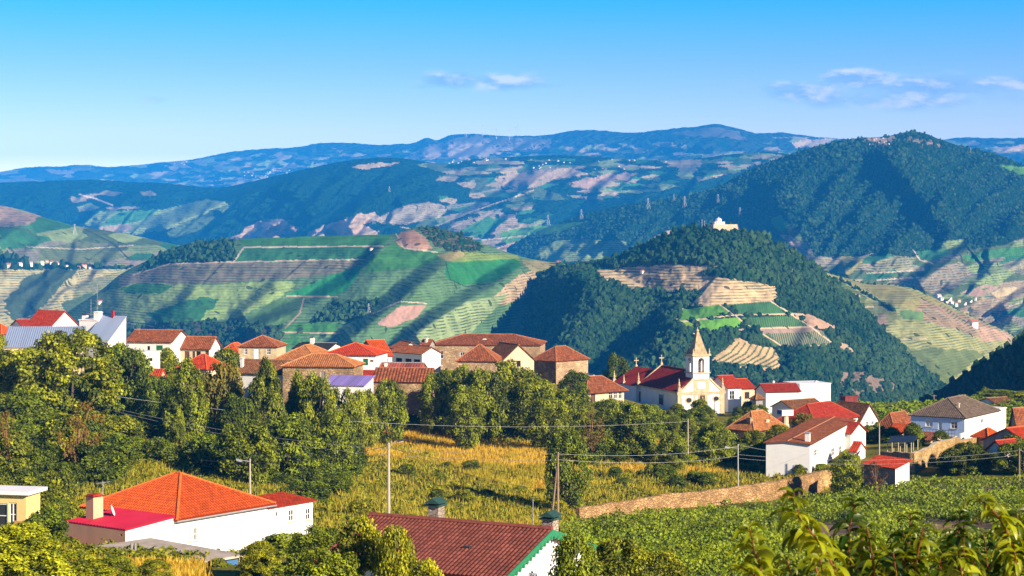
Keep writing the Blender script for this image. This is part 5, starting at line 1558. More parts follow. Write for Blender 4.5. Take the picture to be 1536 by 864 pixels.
dm = MB(); yy = lt.Ly * .72; dm.tube([(3.1, yy, lt.h), (3.1, yy, lt.h + 1.3)], .035, STEEL, 6); dz = dm.build('dish_mast', lt.root)
dd = MB(); prof = [(0.001, 0.0), (.25, .03), (.45, .10), (.46, .12)]; dd.lathe(prof, FRAME, 14)
do = dd.build('satellite_dish', dz); do.location = (3.05, yy - .1, lt.h + .75); do.rotation_euler = (math.radians(70), 0, math.radians(40))
an = MB(); an.tube([(2.4, lt.Ly * .75, lt.h), (2.4, lt.Ly * .75, lt.h + 3.2)], .03, STEEL, 5); ao = an.build('antenna', lt.root)
a2 = MB(); a2.tube([(1.7, lt.Ly * .75, lt.h + 3.1), (3.1, lt.Ly * .75, lt.h + 3.1)], .02, STEEL, 4)
for k in range(6): a2.tube([(1.75 + .24 * k, lt.Ly * .75 - .3, lt.h + 3.1 + .002 * k), (1.75 + .24 * k, lt.Ly * .75 + .3, lt.h + 3.1 + .002 * k)], .014, STEEL, 4)
a2.build('antenna_arms', ao)
lw = MB(); za = lt.hit(150, 821, 'S')[1]
lw.poly([(-.005, .2, za), (-.005, lt.Ly, za), (-1.9, lt.Ly, za - .75), (-1.9, .2, za - .75)], T_CRIMSON); lw.poly([(-.005, .2, za - .08), (-1.9, .2, za - .83), (-1.9, lt.Ly, za - .83), (-.005, lt.Ly, za - .08)], T_CRIMSON)
lw.poly([(-1.9, .2, za - .75), (-1.9, lt.Ly, za - .75), (-1.9, lt.Ly, za - .83), (-1.9, .2, za - .83)], T_CRIMSON); lw.poly([(-.005, .2, za), (-1.9, .2, za - .75), (-1.9, .2, za - .83), (-.005, .2, za - .08)], T_CRIMSON)
lw.build('awning_roof', lt.root)
merge(lt, v33)
v34 = flat('concrete_shed', 'low shed with a flat stained concrete roof in front of the orange hip roof house', (262, 912), 128, 48, 130, 357, 851, CREAM, cat='shed', top=CONCRETE, mats={'F': BLUEW}, over=0.35, th=0.16)
vp = MB()
for q in (0.0, 0.32): vp.tube([(v34.Lx * .10 + q, v34.Ly * .55, v34.h + .15), (v34.Lx * .10 + q, v34.Ly * .55, v34.h + .95)], .09, GREYWALL, 8)
vp.build('vent_pipes', v34.root)
v35 = House('maroon_roofed_house', 'house with maroon tiled roof, green barge boards and two cowled chimneys in the front', 'house', (750, 985), 81, 63, None, None, 866, WHITE2, 9.0, 9.0, GRP)
v35.roof('gy', 0, T_MAROON, 0.35, 1.35, pitch=0.21, amp=0.045)
bb = MB()
for sx in (-1, 1):
    x1 = v35.Lx / 2 + sx * (v35.Lx / 2 + .42); z0, z1 = v35.h + v35.rise + .06, v35.h - v35.rise * .42 / 4.5 + .06
    xm = v35.Lx / 2
    A = [(xm, -.40, z0 + .06), (x1, -.40, z1 + .06), (x1, -.40, z1 - .26), (xm, -.40, z0 - .26)]
    B = [(p[0], -.36, p[2]) for p in A]
    bb.poly(A, GREENB); bb.poly(B[::-1], GREENB)
    for i in range(4): bb.poly([A[i], B[i], B[(i + 1) % 4], A[(i + 1) % 4]], GREENB)
    n = 14
    for k in range(n):
        t = (k + .5) / n; x = xm + (x1 - xm) * t; z = z0 + (z1 - z0) * t - .30
        bb.tube([(x, -.43, z + .06), (x, -.33, z + .06)], .10, GREENB, 8)
bb.build('barge_board', v35.root)
BRK = mat_stone('whitewashed_brick', (0.50, 0.42, 0.36), (0.66, 0.58, 0.50), 3.2, (0.34, 0.28, 0.24))
for fx, fy, pt in ((0.62, 0.70, 753), (0.66, 0.05, 773)):
    v35.chimney(fx, fy, pt, 0.62, 0.55, BRK, DGREEN)
    x, y = fx * v35.Lx, fy * v35.Ly
    c = v35.O + v35.ex * x + v35.ey * y
    zt = -(pt - HY) / F * c.y - v35.O.z
    cb = MB(); cb.poly([(x - .48, y - .42, zt - .02), (x + .48, y - .42, zt - .02), (x + .42, y, zt + .22), (x - .42, y, zt + .22)], DGREEN)
    cb.poly([(x + .48, y + .42, zt - .02), (x - .48, y + .42, zt - .02), (x - .42, y, zt + .22), (x + .42, y, zt + .22)], DGREEN)
    cb.poly([(x - .48, y - .42, zt - .02), (x - .42, y, zt + .22), (x - .48, y + .42, zt - .02)], DGREEN); cb.poly([(x + .48, y - .42, zt - .02), (x + .48, y + .42, zt - .02), (x + .42, y, zt + .22)], DGREEN)
    cb.build('chimney_cowl', v35.root)
v35.antenna(0.60, 0.12, 748, z0=v35.h + 1.0, arms=False, r=0.02)
sk = MB(); sk.box((2.0, 2.6, 0), (2.35, 2.95, .12), IRON); so = sk.build('roof_vent', v35.root); so.location = (0, 0, v35.h + v35.rise * 2.2 / 4.5 + .05)

# ------------------------------------------------------------------ church
SPIRE = mat_plain('lichened_granite', (0.44, 0.33, 0.19), var=0.25, scale=1.3, bump=0.4)


def church():
    D = 430; ph = math.radians(20)
    O = P(1017, 626, D)
    root = empty('church', O, ph, 'white baroque church with granite trim, clock gable and a spired bell tower', 'church')
    W = 11.8; H = 5.9; L1 = 22.0; rise = 4.3
    H7 = House.__new__(House); H7.phi = ph; H7.O = O; H7.ex = Vector((math.cos(ph), math.sin(ph), 0)); H7.ey = Vector((-math.sin(ph), math.cos(ph), 0))
    w = MB()
    w.box((0, .25, -4), (W, L1, H), WHITE)
    w.poly([(0, .26, H), (W, .26, H), (W / 2, .26, H + rise)], WHITE2)
    w.box((0.02, 0.0, -4), (W - .02, .247, H), WHITE2)
    w.box((-.9, L1 + .005, -4), (W - 1, L1 + 13, H - .3), WHITE)
    wo = w.build('wall', root)
    g = MB()                                                # granite trim
    for x in (0, W - 1.0): g.box((x - .12, -.14, -4), (x + 1.0, .5, H + .1), GRANITE)
    for x in (3.95, 7.05): g.box((x, -.10, -4), (x + .55, -.003, H), GRANITE)
    g.box((-.25, -.22, H - .75), (W + .25, .6, H - .35), GRANITE); g.box((-.32, -.30, H - .347), (W + .32, .62, H - .12), GRANITE)
    for sx in (-1, 1):                                      # raking cornice up to the tower
        x0 = W / 2 + sx * (W / 2 + .1); x1 = W / 2 + sx * 2.0; z0 = H + .0; z1 = H + 3.3
        for (ya, yb) in ((-.2, .5),):
            n = 6
            for k in range(n):
                t0, t1 = k / n, (k + 1) / n
                c0 = z0 + (z1 - z0) * (t0 ** 1.25); c1 = z0 + (z1 - z0) * (t1 ** 1.25)
                xa, xb = x0 + (x1 - x0) * t0, x0 + (x1 - x0) * t1
                p = [(xa, ya, c0), (xb, ya, c1), (xb, ya, c1 - .55), (xa, ya, c0 - .55)]
                q = [(a, yb, c) for a, _, c in p]
                g.poly(p, GRANITE); g.poly(q, GRANITE)
                g.poly([p[0], q[0], q[1], p[1]], GRANITE); g.poly([p[3], p[2], q[2], q[3]], GRANITE)
    g.box((-.12, .503, H - .5), (.3, L1, H - .05), GRANITE)
    g.build('granite_trim', root)
    pd = MB(); pd.poly([(.6, -.02, H + .0), (W - .6, -.02, H + .0), (W / 2 + 2, -.02, H + 2.7), (W / 2 - 2, -.02, H + 2.7)], WHITE2); pd.build('pediment', root)
    # nave and chancel roofs
    r = MB()
    slope(r, (-.45, L1, H - .1), (-.45, .5, H - .1), (W / 2, L1, H + rise), (W / 2, .5, H + rise), T_CHURCH, .3)
    slope(r, (W + .45, .5, H - .1), (W + .45, L1, H - .1), (W / 2, .5, H + rise), (W / 2, L1, H + rise), T_CHURCH, .3)
    ro = r.build('nave_roof', root)
    rt = MB(); rt.tube([(W / 2, .6 + k, H + rise + .14) for k in range(0, 22)], .15, cap_mat(T_CHURCH), 6); rt.build('ridge_tiles', ro)
    r = MB(); cw = W - .1
    slope(r, (-1.3, L1 + 13, H - .4), (-1.3, L1 + .3, H - .4), (cw / 2 - .9, L1 + 13, H + rise - 1.0), (cw / 2 - .9, L1 + .3, H + rise - 1.0), T_CHURCH, .3)
    slope(r, (W - .6, L1 + .3, H - .4), (W - .6, L1 + 13, H - .4), (cw / 2 - .9, L1 + .3, H + rise - 1.0), (cw / 2 - .9, L1 + 13, H + rise - 1.0), T_CHURCH, .3)
    r.poly([(-.9, L1 + 13.01, H - .4), (cw / 2 - .9, L1 + 13.01, H + rise - 1.05), (W - 1, L1 + 13.01, H - .4)], WHITE)
    r.build('chancel_roof', root)
    eav = MB(); eav.box((-.5, .7, H - .42), (-.003, L1, H - .06), GRANITE); eav.build('eaves_cornice', root)
    pg = MB()                                               # parapet gable between nave and chancel
    for sx in (-1, 1):
        x0 = W / 2 + sx * (W / 2 + .5); p = [(x0, H - .1), (W / 2, H + rise + .55), (W / 2, H + rise - .2), (x0, H - .8)]
        A = [(a, L1 - .2, b) for a, b in p]; B = [(a, L1 + .28, b) for a, b in p]
        pg.poly(A, GRANITE); pg.poly(B, GRANITE)
        for i in range(4): pg.poly([A[i], A[(i + 1) % 4], B[(i + 1) % 4], B[i]], GRANITE)
    pg.build('parapet_gable', root)

    def cross(x, y, z, h, name='cross'):
        m = MB(); m.box((x - .28, y - .28, z), (x + .28, y + .28, z + .35), GRANITE); m.lathe([(.3, 0), (.12, .35), (.10, .5)], GRANITE, 8, (x, y, z + .352))
        m.box((x - .09, y - .08, z + .8), (x + .09, y + .08, z + h), GRANITE); m.box((x - h * .24, y - .10, z + h * .62), (x + h * .24, y + .10, z + h * .62 + .24), GRANITE)
        for q in (-1, 1): m.lathe([(.02, -.16), (.16, 0), (.02, .16)], GRANITE, 6, (x + q * h * .24, y, z + h * .62 + .12))
        m.build(name, root)
    cross(W / 2, L1, H + rise + .45, 2.3); cross(cw / 2 - .9, L1 + 13, H + rise - 1.0, 2.3)

    def pinn(x, y, z, s=1.0):
        m = MB(); m.box((x - .38 * s, y - .38 * s, z), (x + .38 * s, y + .38 * s, z + .7 * s), GRANITE)
        m.lathe([(.34 * s, 0), (.42 * s, .12 * s), (.2 * s, .3 * s), (.34 * s, .65 * s), (.16 * s, .95 * s), (.24 * s, 1.2 * s), (.09 * s, 1.5 * s), (.14 * s, 1.75 * s), (.03 * s, 2.2 * s)], GRANITE, 8, (x, y, z + .702 * s))
        m.build('pinnacle', root)
    pinn(.35, .15, H + .1, 1.0); pinn(W - .35, .15, H + .1, 1.0); pinn(-.2, L1, H + .0, 1.0); pinn(W, L1, H, 1.0); pinn(-1.0, L1 + 13, H - .3, 1.0); pinn(-1.0, L1 + 7, H - .3, .8); pinn(W - .9, L1 + 13, H - .3, 1.0)
    # tower
    tx0, tx1 = W / 2 - 2.05, W / 2 + 2.05; ty0, ty1 = -.05, 4.0
    zt0 = H + 2.55; zb = zt0 + 1.7; zc = zb + 4.0
    t = MB(); t.box((tx0, ty0, H - 1), (tx1, ty1, zt0), GRANITE); t.box((tx0 - .12, ty0 - .12, zt0 + .002), (tx1 + .12, ty1 + .12, zt0 + .22), GRANITE)
    t.box((tx0, ty0, zt0 + .222), (tx1, ty1, zb - .2), WHITE2)
    t.box((tx0 - .25, ty0 - .25, zb - .198), (tx1 + .25, ty1 + .25, zb + .05), GRANITE)
    # belfry: four corner piers, arches on each side
    pw = 1.25
    for x in (tx0, tx1 - pw):
        for y in (ty0, ty1 - pw):
            t.box((x, y, zb + .052), (x + pw, y + pw, zc - .35), WHITE2)
    for k in range(8):                                      # arch heads
        a0, a1 = math.pi * k / 8, math.pi * (k + 1) / 8; c = W / 2; rr = (tx1 - tx0) / 2 - pw; zs = zc - .35 - rr - .25
        for (ya, yb) in ((ty0 + .002, ty0 + .6), (ty1 - .6, ty1 - .002)):
            p = [(c + rr * math.cos(a0), zs + rr * math.sin(a0)), (c + rr * math.cos(a1), zs + rr * math.sin(a1)), (c + rr * math.cos(a1), zc - .35), (c + rr * math.cos(a0), zc - .35)]
            t.poly([(a, ya, b) for a, b in p], WHITE2); t.poly([(a, yb, b) for a, b in p], WHITE2)
            t.poly([(p[0][0], ya, p[0][1]), (p[1][0], ya, p[1][1]), (p[1][0], yb, p[1][1]), (p[0][0], yb, p[0][1])], GRANITE)
        cy = (ty0 + ty1) / 2
        for (xa, xb) in ((tx0 + .002, tx0 + .6), (tx1 - .6, tx1 - .002)):
            p = [(cy + rr * math.cos(a0), zs + rr * math.sin(a0)), (cy + rr * math.cos(a1), zs + rr * math.sin(a1)), (cy + rr * math.cos(a1), zc - .35), (cy + rr * math.cos(a0), zc - .35)]
            t.poly([(xa, a, b) for a, b in p], WHITE2); t.poly([(xb, a, b) for a, b in p], WHITE2)
            t.poly([(xa, p[0][0], p[0][1]), (xa, p[1][0], p[1][1]), (xb, p[1][0], p[1][1]), (xb, p[0][0], p[0][1])], GRANITE)
    t.box((tx0 - .02, ty0 - .02, zc - .349), (tx1 + .02, ty1 + .02, zc - .1), GRANITE)
    t.box((tx0 - .35, ty0 - .35, zc - .098), (tx1 + .35, ty1 + .35, zc + .2), GRANITE)
    to = t.build('bell_tower', root)
    sp = MB(); c = W / 2; cy = (ty0 + ty1) / 2; s0 = 1.75; zs = zc + .202; ht = 5.2
    b_ = [(c - s0, cy - s0, zs), (c + s0, cy - s0, zs), (c + s0, cy + s0, zs), (c - s0, cy + s0, zs)]
    m_ = [(c + (x - c) * .62, cy + (y - cy) * .62, zs + ht * .42) for x, y, z in b_]; t_ = [(c + (x - c) * .14, cy + (y - cy) * .14, zs + ht) for x, y, z in b_]
    for i in range(4):
        j = (i + 1) % 4; sp.poly([b_[i], b_[j], m_[j], m_[i]], SPIRE); sp.poly([m_[i], m_[j], t_[j], t_[i]], SPIRE)
    sp.poly(t_, GRANITE)
    sp.lathe([(.25, 0), (.42, .2), (.3, .45), (.08, .6), (.07, 1.0)], GRANITE, 8, (c, cy, zs + ht + .001))
    so = sp.build('spire', to)
    fx = MB(); fx.box((c - .07, cy - .06, zs + ht + .95), (c + .07, cy + .06, zs + ht + 2.1), IRON); fx.box((c - .4, cy - .055, zs + ht + 1.55), (c + .4, cy + .055, zs + ht + 1.69), IRON); fx.build('spire_cross', to)
    for x in (tx0, tx1):
        for y in (ty0, ty1):
            m = MB(); m.lathe([(.26, 0), (.3, .15), (.14, .35), (.24, .6), (.1, .85), (.15, 1.0), (.02, 1.4)], GRANITE, 8, (x, y, zc + .202)); m.build('tower_pinnacle', to)
    be = MB(); be.lathe([(.62, 0), (.55, .12), (.42, .5), (.36, .85), (.2, 1.0), (.05, 1.1)], mat_plain('bronze', (0.09, 0.07, 0.04), rough=.45, metal=.6), 12, (c, cy, zb + 1.5)); be.box((tx0 + .6, cy - .12, zb + 2.6), (tx1 - .6, cy + .12, zb + 2.85), BROWN)
    be.build('bell', to)
    # facade details
    cl = MB(); cl.box((c - 1.0, -.16, H + .55), (c + 1.0, -.03, H + 2.1), FRAME); cl.lathe([(.66, 0), (.66, .02)], mat_plain('clock_face', (0.75, 0.75, 0.74), var=0.03), 20, (0, 0, 0))
    n0 = len(cl.v) - 40
    for i in range(n0, len(cl.v)):
        x, y, z = cl.v[i]; cl.v[i] = (c + x, -.165 - z, H + 1.32 + y)
    clo = cl.build('clock', root)
    hb = MB(); hb.box((c - .035, -.20, H + 1.32), (c + .035, -.19, H + 1.8), IRON); hb.box((c, -.203, H + 1.29), (c + .35, -.193, H + 1.36), IRON); hb.build('clock_hands', clo)

    def rectf(px0, py0, px1, py1):
        a = H7.hit(px0, (py0 + py1) / 2, 'F'); b = H7.hit(px1, (py0 + py1) / 2, 'F')
        return a[0], b[0], H7.hit((px0 + px1) / 2, py1, 'F')[1], H7.hit((px0 + px1) / 2, py0, 'F')[1]
    for rc in ((1028, 596, 1038, 605), (1069, 594, 1079, 602)):
        u0, u1, z0, z1 = rectf(*rc)
        m = MB(); n = 16; a, b = (u0 + u1) / 2, (z0 + z1) / 2; ra_, rb_ = (u1 - u0) / 2, (z1 - z0) / 2
        for k in range(n):
            t0, t1 = 2 * math.pi * k / n, 2 * math.pi * (k + 1) / n
            q = [(a + ra_ * s_ * math.cos(t), b + rb_ * s_ * math.sin(t)) for s_, t in ((1.15, t0), (1.15, t1), (.8, t1), (.8, t0))]
            m.poly([(x, -.09, z) for x, z in q], GRANITE); m.poly([(q[0][0], -.09, q[0][1]), (q[1][0], -.09, q[1][1]), (q[1][0], -.003, q[1][1]), (q[0][0], -.003, q[0][1])], GRANITE)
            m.poly([(q[2][0], -.09, q[2][1]), (q[3][0], -.09, q[3][1]), (q[3][0], -.01, q[3][1]), (q[2][0], -.01, q[2][1])], GRANITE)
        wo_ = m.build('oval_window', root)
        m = MB(); m.poly([(a + ra_ * .85 * math.cos(2 * math.pi * k / n), -.012, b + rb_ * .85 * math.sin(2 * math.pi * k / n)) for k in range(n)], GLASS)
        m.box((a - .04, -.05, b - rb_ * .8), (a + .04, -.014, b + rb_ * .8), IRON); m.build('pane', wo_)
    u0, u1, z0, z1 = rectf(1049, 591, 1057, 608)
    nb = MB(); nb.box((u0 - .3, -.14, z0), (u0, -.002, z1), GRANITE); nb.box((u1, -.14, z0), (u1 + .3, -.002, z1), GRANITE); nb.box((u0 - .45, -.2, z1 + .002), (u1 + .45, -.002, z1 + .3), GRANITE)
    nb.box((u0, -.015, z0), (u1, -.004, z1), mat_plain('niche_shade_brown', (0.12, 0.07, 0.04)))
    nb.box((c - 2.1, -.55, z0 - .75), (c + 2.1, -.142, z0 - .45), GRANITE); nb.box((c - 1.6, -.4, z0 - 4), (c + 1.6, -.012, z0 - .752), GRANITE)
    no_ = nb.build('niche', root)
    st = MB(); st.lathe([(.3, 0), (.32, .3), (.24, 1.0), (.28, 1.3), (.12, 1.5), (.16, 1.65), (.15, 1.85), (.03, 2.0)], CREAM, 10, ((u0 + u1) / 2, -.3, z0 + .003)); st.build('statue', no_)
    for (px0, py0, px1, py1) in ((955, 587, 961, 602), (989, 592, 995, 607)):
        a = H7.hit(px0, py0, 'S'); b = H7.hit(px1, py1, 'S')
        y0, y1 = sorted((a[0], b[0])); z0 = b[1]; z1 = a[1]
        m = MB()
        for (ya, yb, za, zb_) in ((y0 - .15, y0, z0, z1), (y1, y1 + .15, z0, z1), (y0 - .15, y1 + .15, z1 + .002, z1 + .18), (y0 - .2, y1 + .2, z0 - .18, z0 - .002)):
            m.box((-.10, ya, za), (-.002, yb, zb_), GRANITE)
        w_ = m.build('window', root)
        m = MB(); m.box((-.04, y0, z0), (-.003, y1, z1), GLASS); m.build('pane', w_)


church()
# ------------------------------------------------------------------ trees and shrubs
LEAF = mat_leaf('broad_leaves', (0.028, 0.048, 0.002), (0.400, 0.395, 0.010), 0.20)
LEAFD = mat_leaf('dark_leaves', (0.014, 0.030, 0.002), (0.300, 0.330, 0.010), 0.16)
LEAFY = mat_leaf('yellow_leaves', (0.16, 0.14, 0.012), (0.34, 0.26, 0.02))
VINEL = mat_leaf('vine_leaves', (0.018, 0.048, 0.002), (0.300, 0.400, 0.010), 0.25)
GRASSM = mat_leaf('grass_blades', (0.20, 0.19, 0.006), (0.66, 0.52, 0.025), 0.4)
DRYM = mat_leaf('dry_grass_blades', (0.46, 0.28, 0.012), (0.80, 0.56, 0.05), 0.4)
BARK = mat_plain('bark', (0.16, 0.11, 0.07), var=0.25, scale=3)
BARKR = mat_plain('reddish_bark', (0.32, 0.16, 0.08), var=0.2, scale=3)


def leaf_quads(C, Nn, size, r, up=0.0, aspect=1.4):
    """C (n,3) centres, Nn (n,3) facing; returns verts (4n,3)"""
    n = len(C)
    Nn = Nn / np.linalg.norm(Nn, axis=1, keepdims=True)
    a = np.cross(Nn, r.standard_normal((n, 3)))
    a /= np.linalg.norm(a, axis=1, keepdims=True) + 1e-9
    b = np.cross(Nn, a)
    s = size * r.uniform(0.65, 1.35, (n, 1))
    a = a * s * 0.5 * aspect; b = b * s * 0.5
    bend = Nn * s * 0.18
    return np.stack([C - a - bend, C - b, C + a - bend, C + b], 1).reshape(-1, 3)


def crown_mesh(name, mat, n_clump, n_leaf, shape, leaf, seed, clump=(0.10, 0.20), flat=1.0, hollow=0.55):
    r = np.random.default_rng(seed)
    cs, rad = [], []
    tries = 0
    while len(cs) < n_clump and tries < 9000:
        tries += 1
        z = r.random() ** 0.85; w = shape(z)
        if w <= 0: continue
        t = r.random() * 2 * math.pi; q = math.sqrt(r.uniform(hollow ** 2, 1)) * w
        rr = r.uniform(*clump) * (0.6 + 0.4 * min(1, w / 0.4))
        p = np.array([q * math.cos(t) * 0.92, q * math.sin(t) * 0.92, z])
        if cs and min(np.linalg.norm(p - c) for c in cs) < 0.055: continue
        cs.append(p); rad.append(rr)
    cs = np.array(cs); rad = np.array(rad)
    k = r.choice(len(cs), n_leaf, p=rad ** 2 / np.sum(rad ** 2))
    d = r.standard_normal((n_leaf, 3)); d /= np.linalg.norm(d, axis=1, keepdims=True)
    d[:, 2] = np.where(d[:, 2] < -0.3, -d[:, 2], d[:, 2])
    rr = rad[k] * (r.random(n_leaf) ** 0.4) * r.uniform(0.85, 1.2, n_leaf)
    C = cs[k] + d * rr[:, None] * np.array([1, 1, flat])
    Nn = d + 0.55 * r.standard_normal((n_leaf, 3)) + np.array([0, 0, 0.3])
    V = leaf_quads(C, Nn, leaf, r)
    cl = r.random(len(cs))
    lc = np.clip((0.75 * cl[k] + 0.55 * r.random(n_leaf)) ** 1.5 - 0.02, 0, 1)
    A = np.repeat(np.stack([lc, lc, lc, np.ones(n_leaf)], 1), 4, 0)
    me = np_mesh(name, V, [np.arange(4 * n_leaf).reshape(-1, 4)], mat, attrs={'lc': A})
    return me, cs


def trunk_mesh(name, mat, cs, r0, seed, n_limb=9, top=0.75, base_r=0.028):
    r = np.random.default_rng(seed)
    mb = MB()
    pts = [(0.015 * math.sin(3 * t + seed) * (t > 0), 0.015 * math.cos(2 * t + seed) * (t > 0), -0.06 + t * top) for t in np.linspace(0, 1, 7)]
    mb.tube(pts, base_r, mat, 7, 0.006)
    idx = r.choice(len(cs), min(n_limb, len(cs)), replace=False)
    for i in idx:
        c = cs[i]; z0 = max(0.08, c[2] * 0.55)
        t = min(1, (z0 + .06) / (top)); a = np.array([0.015 * math.sin(3 * t + seed), 0.015 * math.cos(2 * t + seed), z0])
        m = (a + c) / 2 + np.array([0, 0, -0.03])
        mb.tube([a, m, c], base_r * 0.42, mat, 5, 0.004)
    me_o = mb.build(name)
    me = me_o.data; bpy.data.objects.remove(me_o)
    return me


def sh_round(z): return 0.5 * math.sqrt(max(0, 1 - ((z - 0.52) / 0.50) ** 2))
def sh_broad(z): return 0.5 * max(0, min(1, (z - 0.02) / 0.22)) ** 0.7 * math.sqrt(max(0, 1 - max(0, (z - 0.32) / 0.70) ** 2.2))
def sh_pine(z): return 0.5 * max(0, min(1, z / 0.12)) * (1.02 - z) ** 0.55
def sh_oval(z): return 0.5 * math.sin(math.pi * min(1, max(0, z * 0.92 + 0.06))) ** 0.6
def sh_bush(z): return 0.5 * math.sqrt(max(0, 1 - (z / 1.02) ** 2.4))
def sh_sparse(z): return 0.5 * max(0, (z - 0.25) / 0.3) ** 0.6 * math.sqrt(max(0, 1 - max(0, (z - 0.5) / 0.52) ** 2)) if z > 0.25 else 0


KINDS_ = {}


def kind(key, mat, n_clump, n_leaf, shape, leaf, clump, variants=3, bark=BARK, flat=1.0, hollow=0.55, limbs=9, base_r=0.028, top=0.75):
    KINDS_[key] = []
    for v in range(variants):
        sd_ = sum(map(ord, key)) * 7 + v * 101
        me, cs = crown_mesh('crown', mat, n_clump, n_leaf, shape, leaf, sd_, clump, flat, hollow)
        KINDS_[key].append((me, trunk_mesh('trunk', bark, cs, 0.03, sd_, limbs, top, base_r)))


kind('broad', LEAF, 130, 21000, sh_broad, 0.023, (0.05, 0.13), 3)
kind('round', LEAF, 75, 11000, sh_round, 0.033, (0.10, 0.19), 3)
kind('dark', LEAFD, 90, 14000, sh_round, 0.028, (0.08, 0.17), 3)
kind('pine', LEAFD, 130, 15000, sh_pine, 0.024, (0.04, 0.11), 3, flat=1.5)
kind('oval', LEAFD, 90, 13000, sh_oval, 0.027, (0.08, 0.15), 2, flat=1.4)
kind('yellow', LEAFY, 60, 6000, sh_round, 0.042, (0.10, 0.19), 1)
kind('bush', LEAF, 50, 6000, sh_bush, 0.047, (0.11, 0.25), 4, limbs=5)
kind('leafy', LEAF, 110, 17000, sh_bush, 0.025, (0.06, 0.16), 3, limbs=7)
kind('sparse', LEAFY, 40, 1300, sh_sparse, 0.030, (0.05, 0.12), 1, bark=BARKR, limbs=26, base_r=0.017, top=0.92)
_cnt = {}


def plant(name, key, x, y, h, w, label, cat, group=None, tint=(1, 1, 1), rz=None, sink=0.0):
    i = _cnt.get(key, 0); _cnt[key] = i + 1
    me, tr = KINDS_[key][i % len(KINDS_[key])]
    z = float(gz(x, y)) - sink
    e = empty(name, (x, y, z), R.uniform(0, 6.28) if rz is None else rz, label, cat, group)
    c = link_mesh('crown', me, e); t = link_mesh('trunk', tr, e)
    for o in (c, t): o.scale = (w, w, h)
    k = R.uniform(0.88, 1.12)
    c.color = (tint[0] * k, tint[1] * k, tint[2] * k, 1)
    return e


def ptree(px, top, D, wpx, key, label, tint=(1, 1, 1), name='tree', cat='tree', group=None, sink=0.3):
    x = (px - CX) / F * D; z = float(gz(x, D))
    h = -(top - HY) / F * D - z
    return plant(name, key, x, D, max(h, 0.8) + sink, wpx / F * D, label, cat, group, tint, sink=sink)


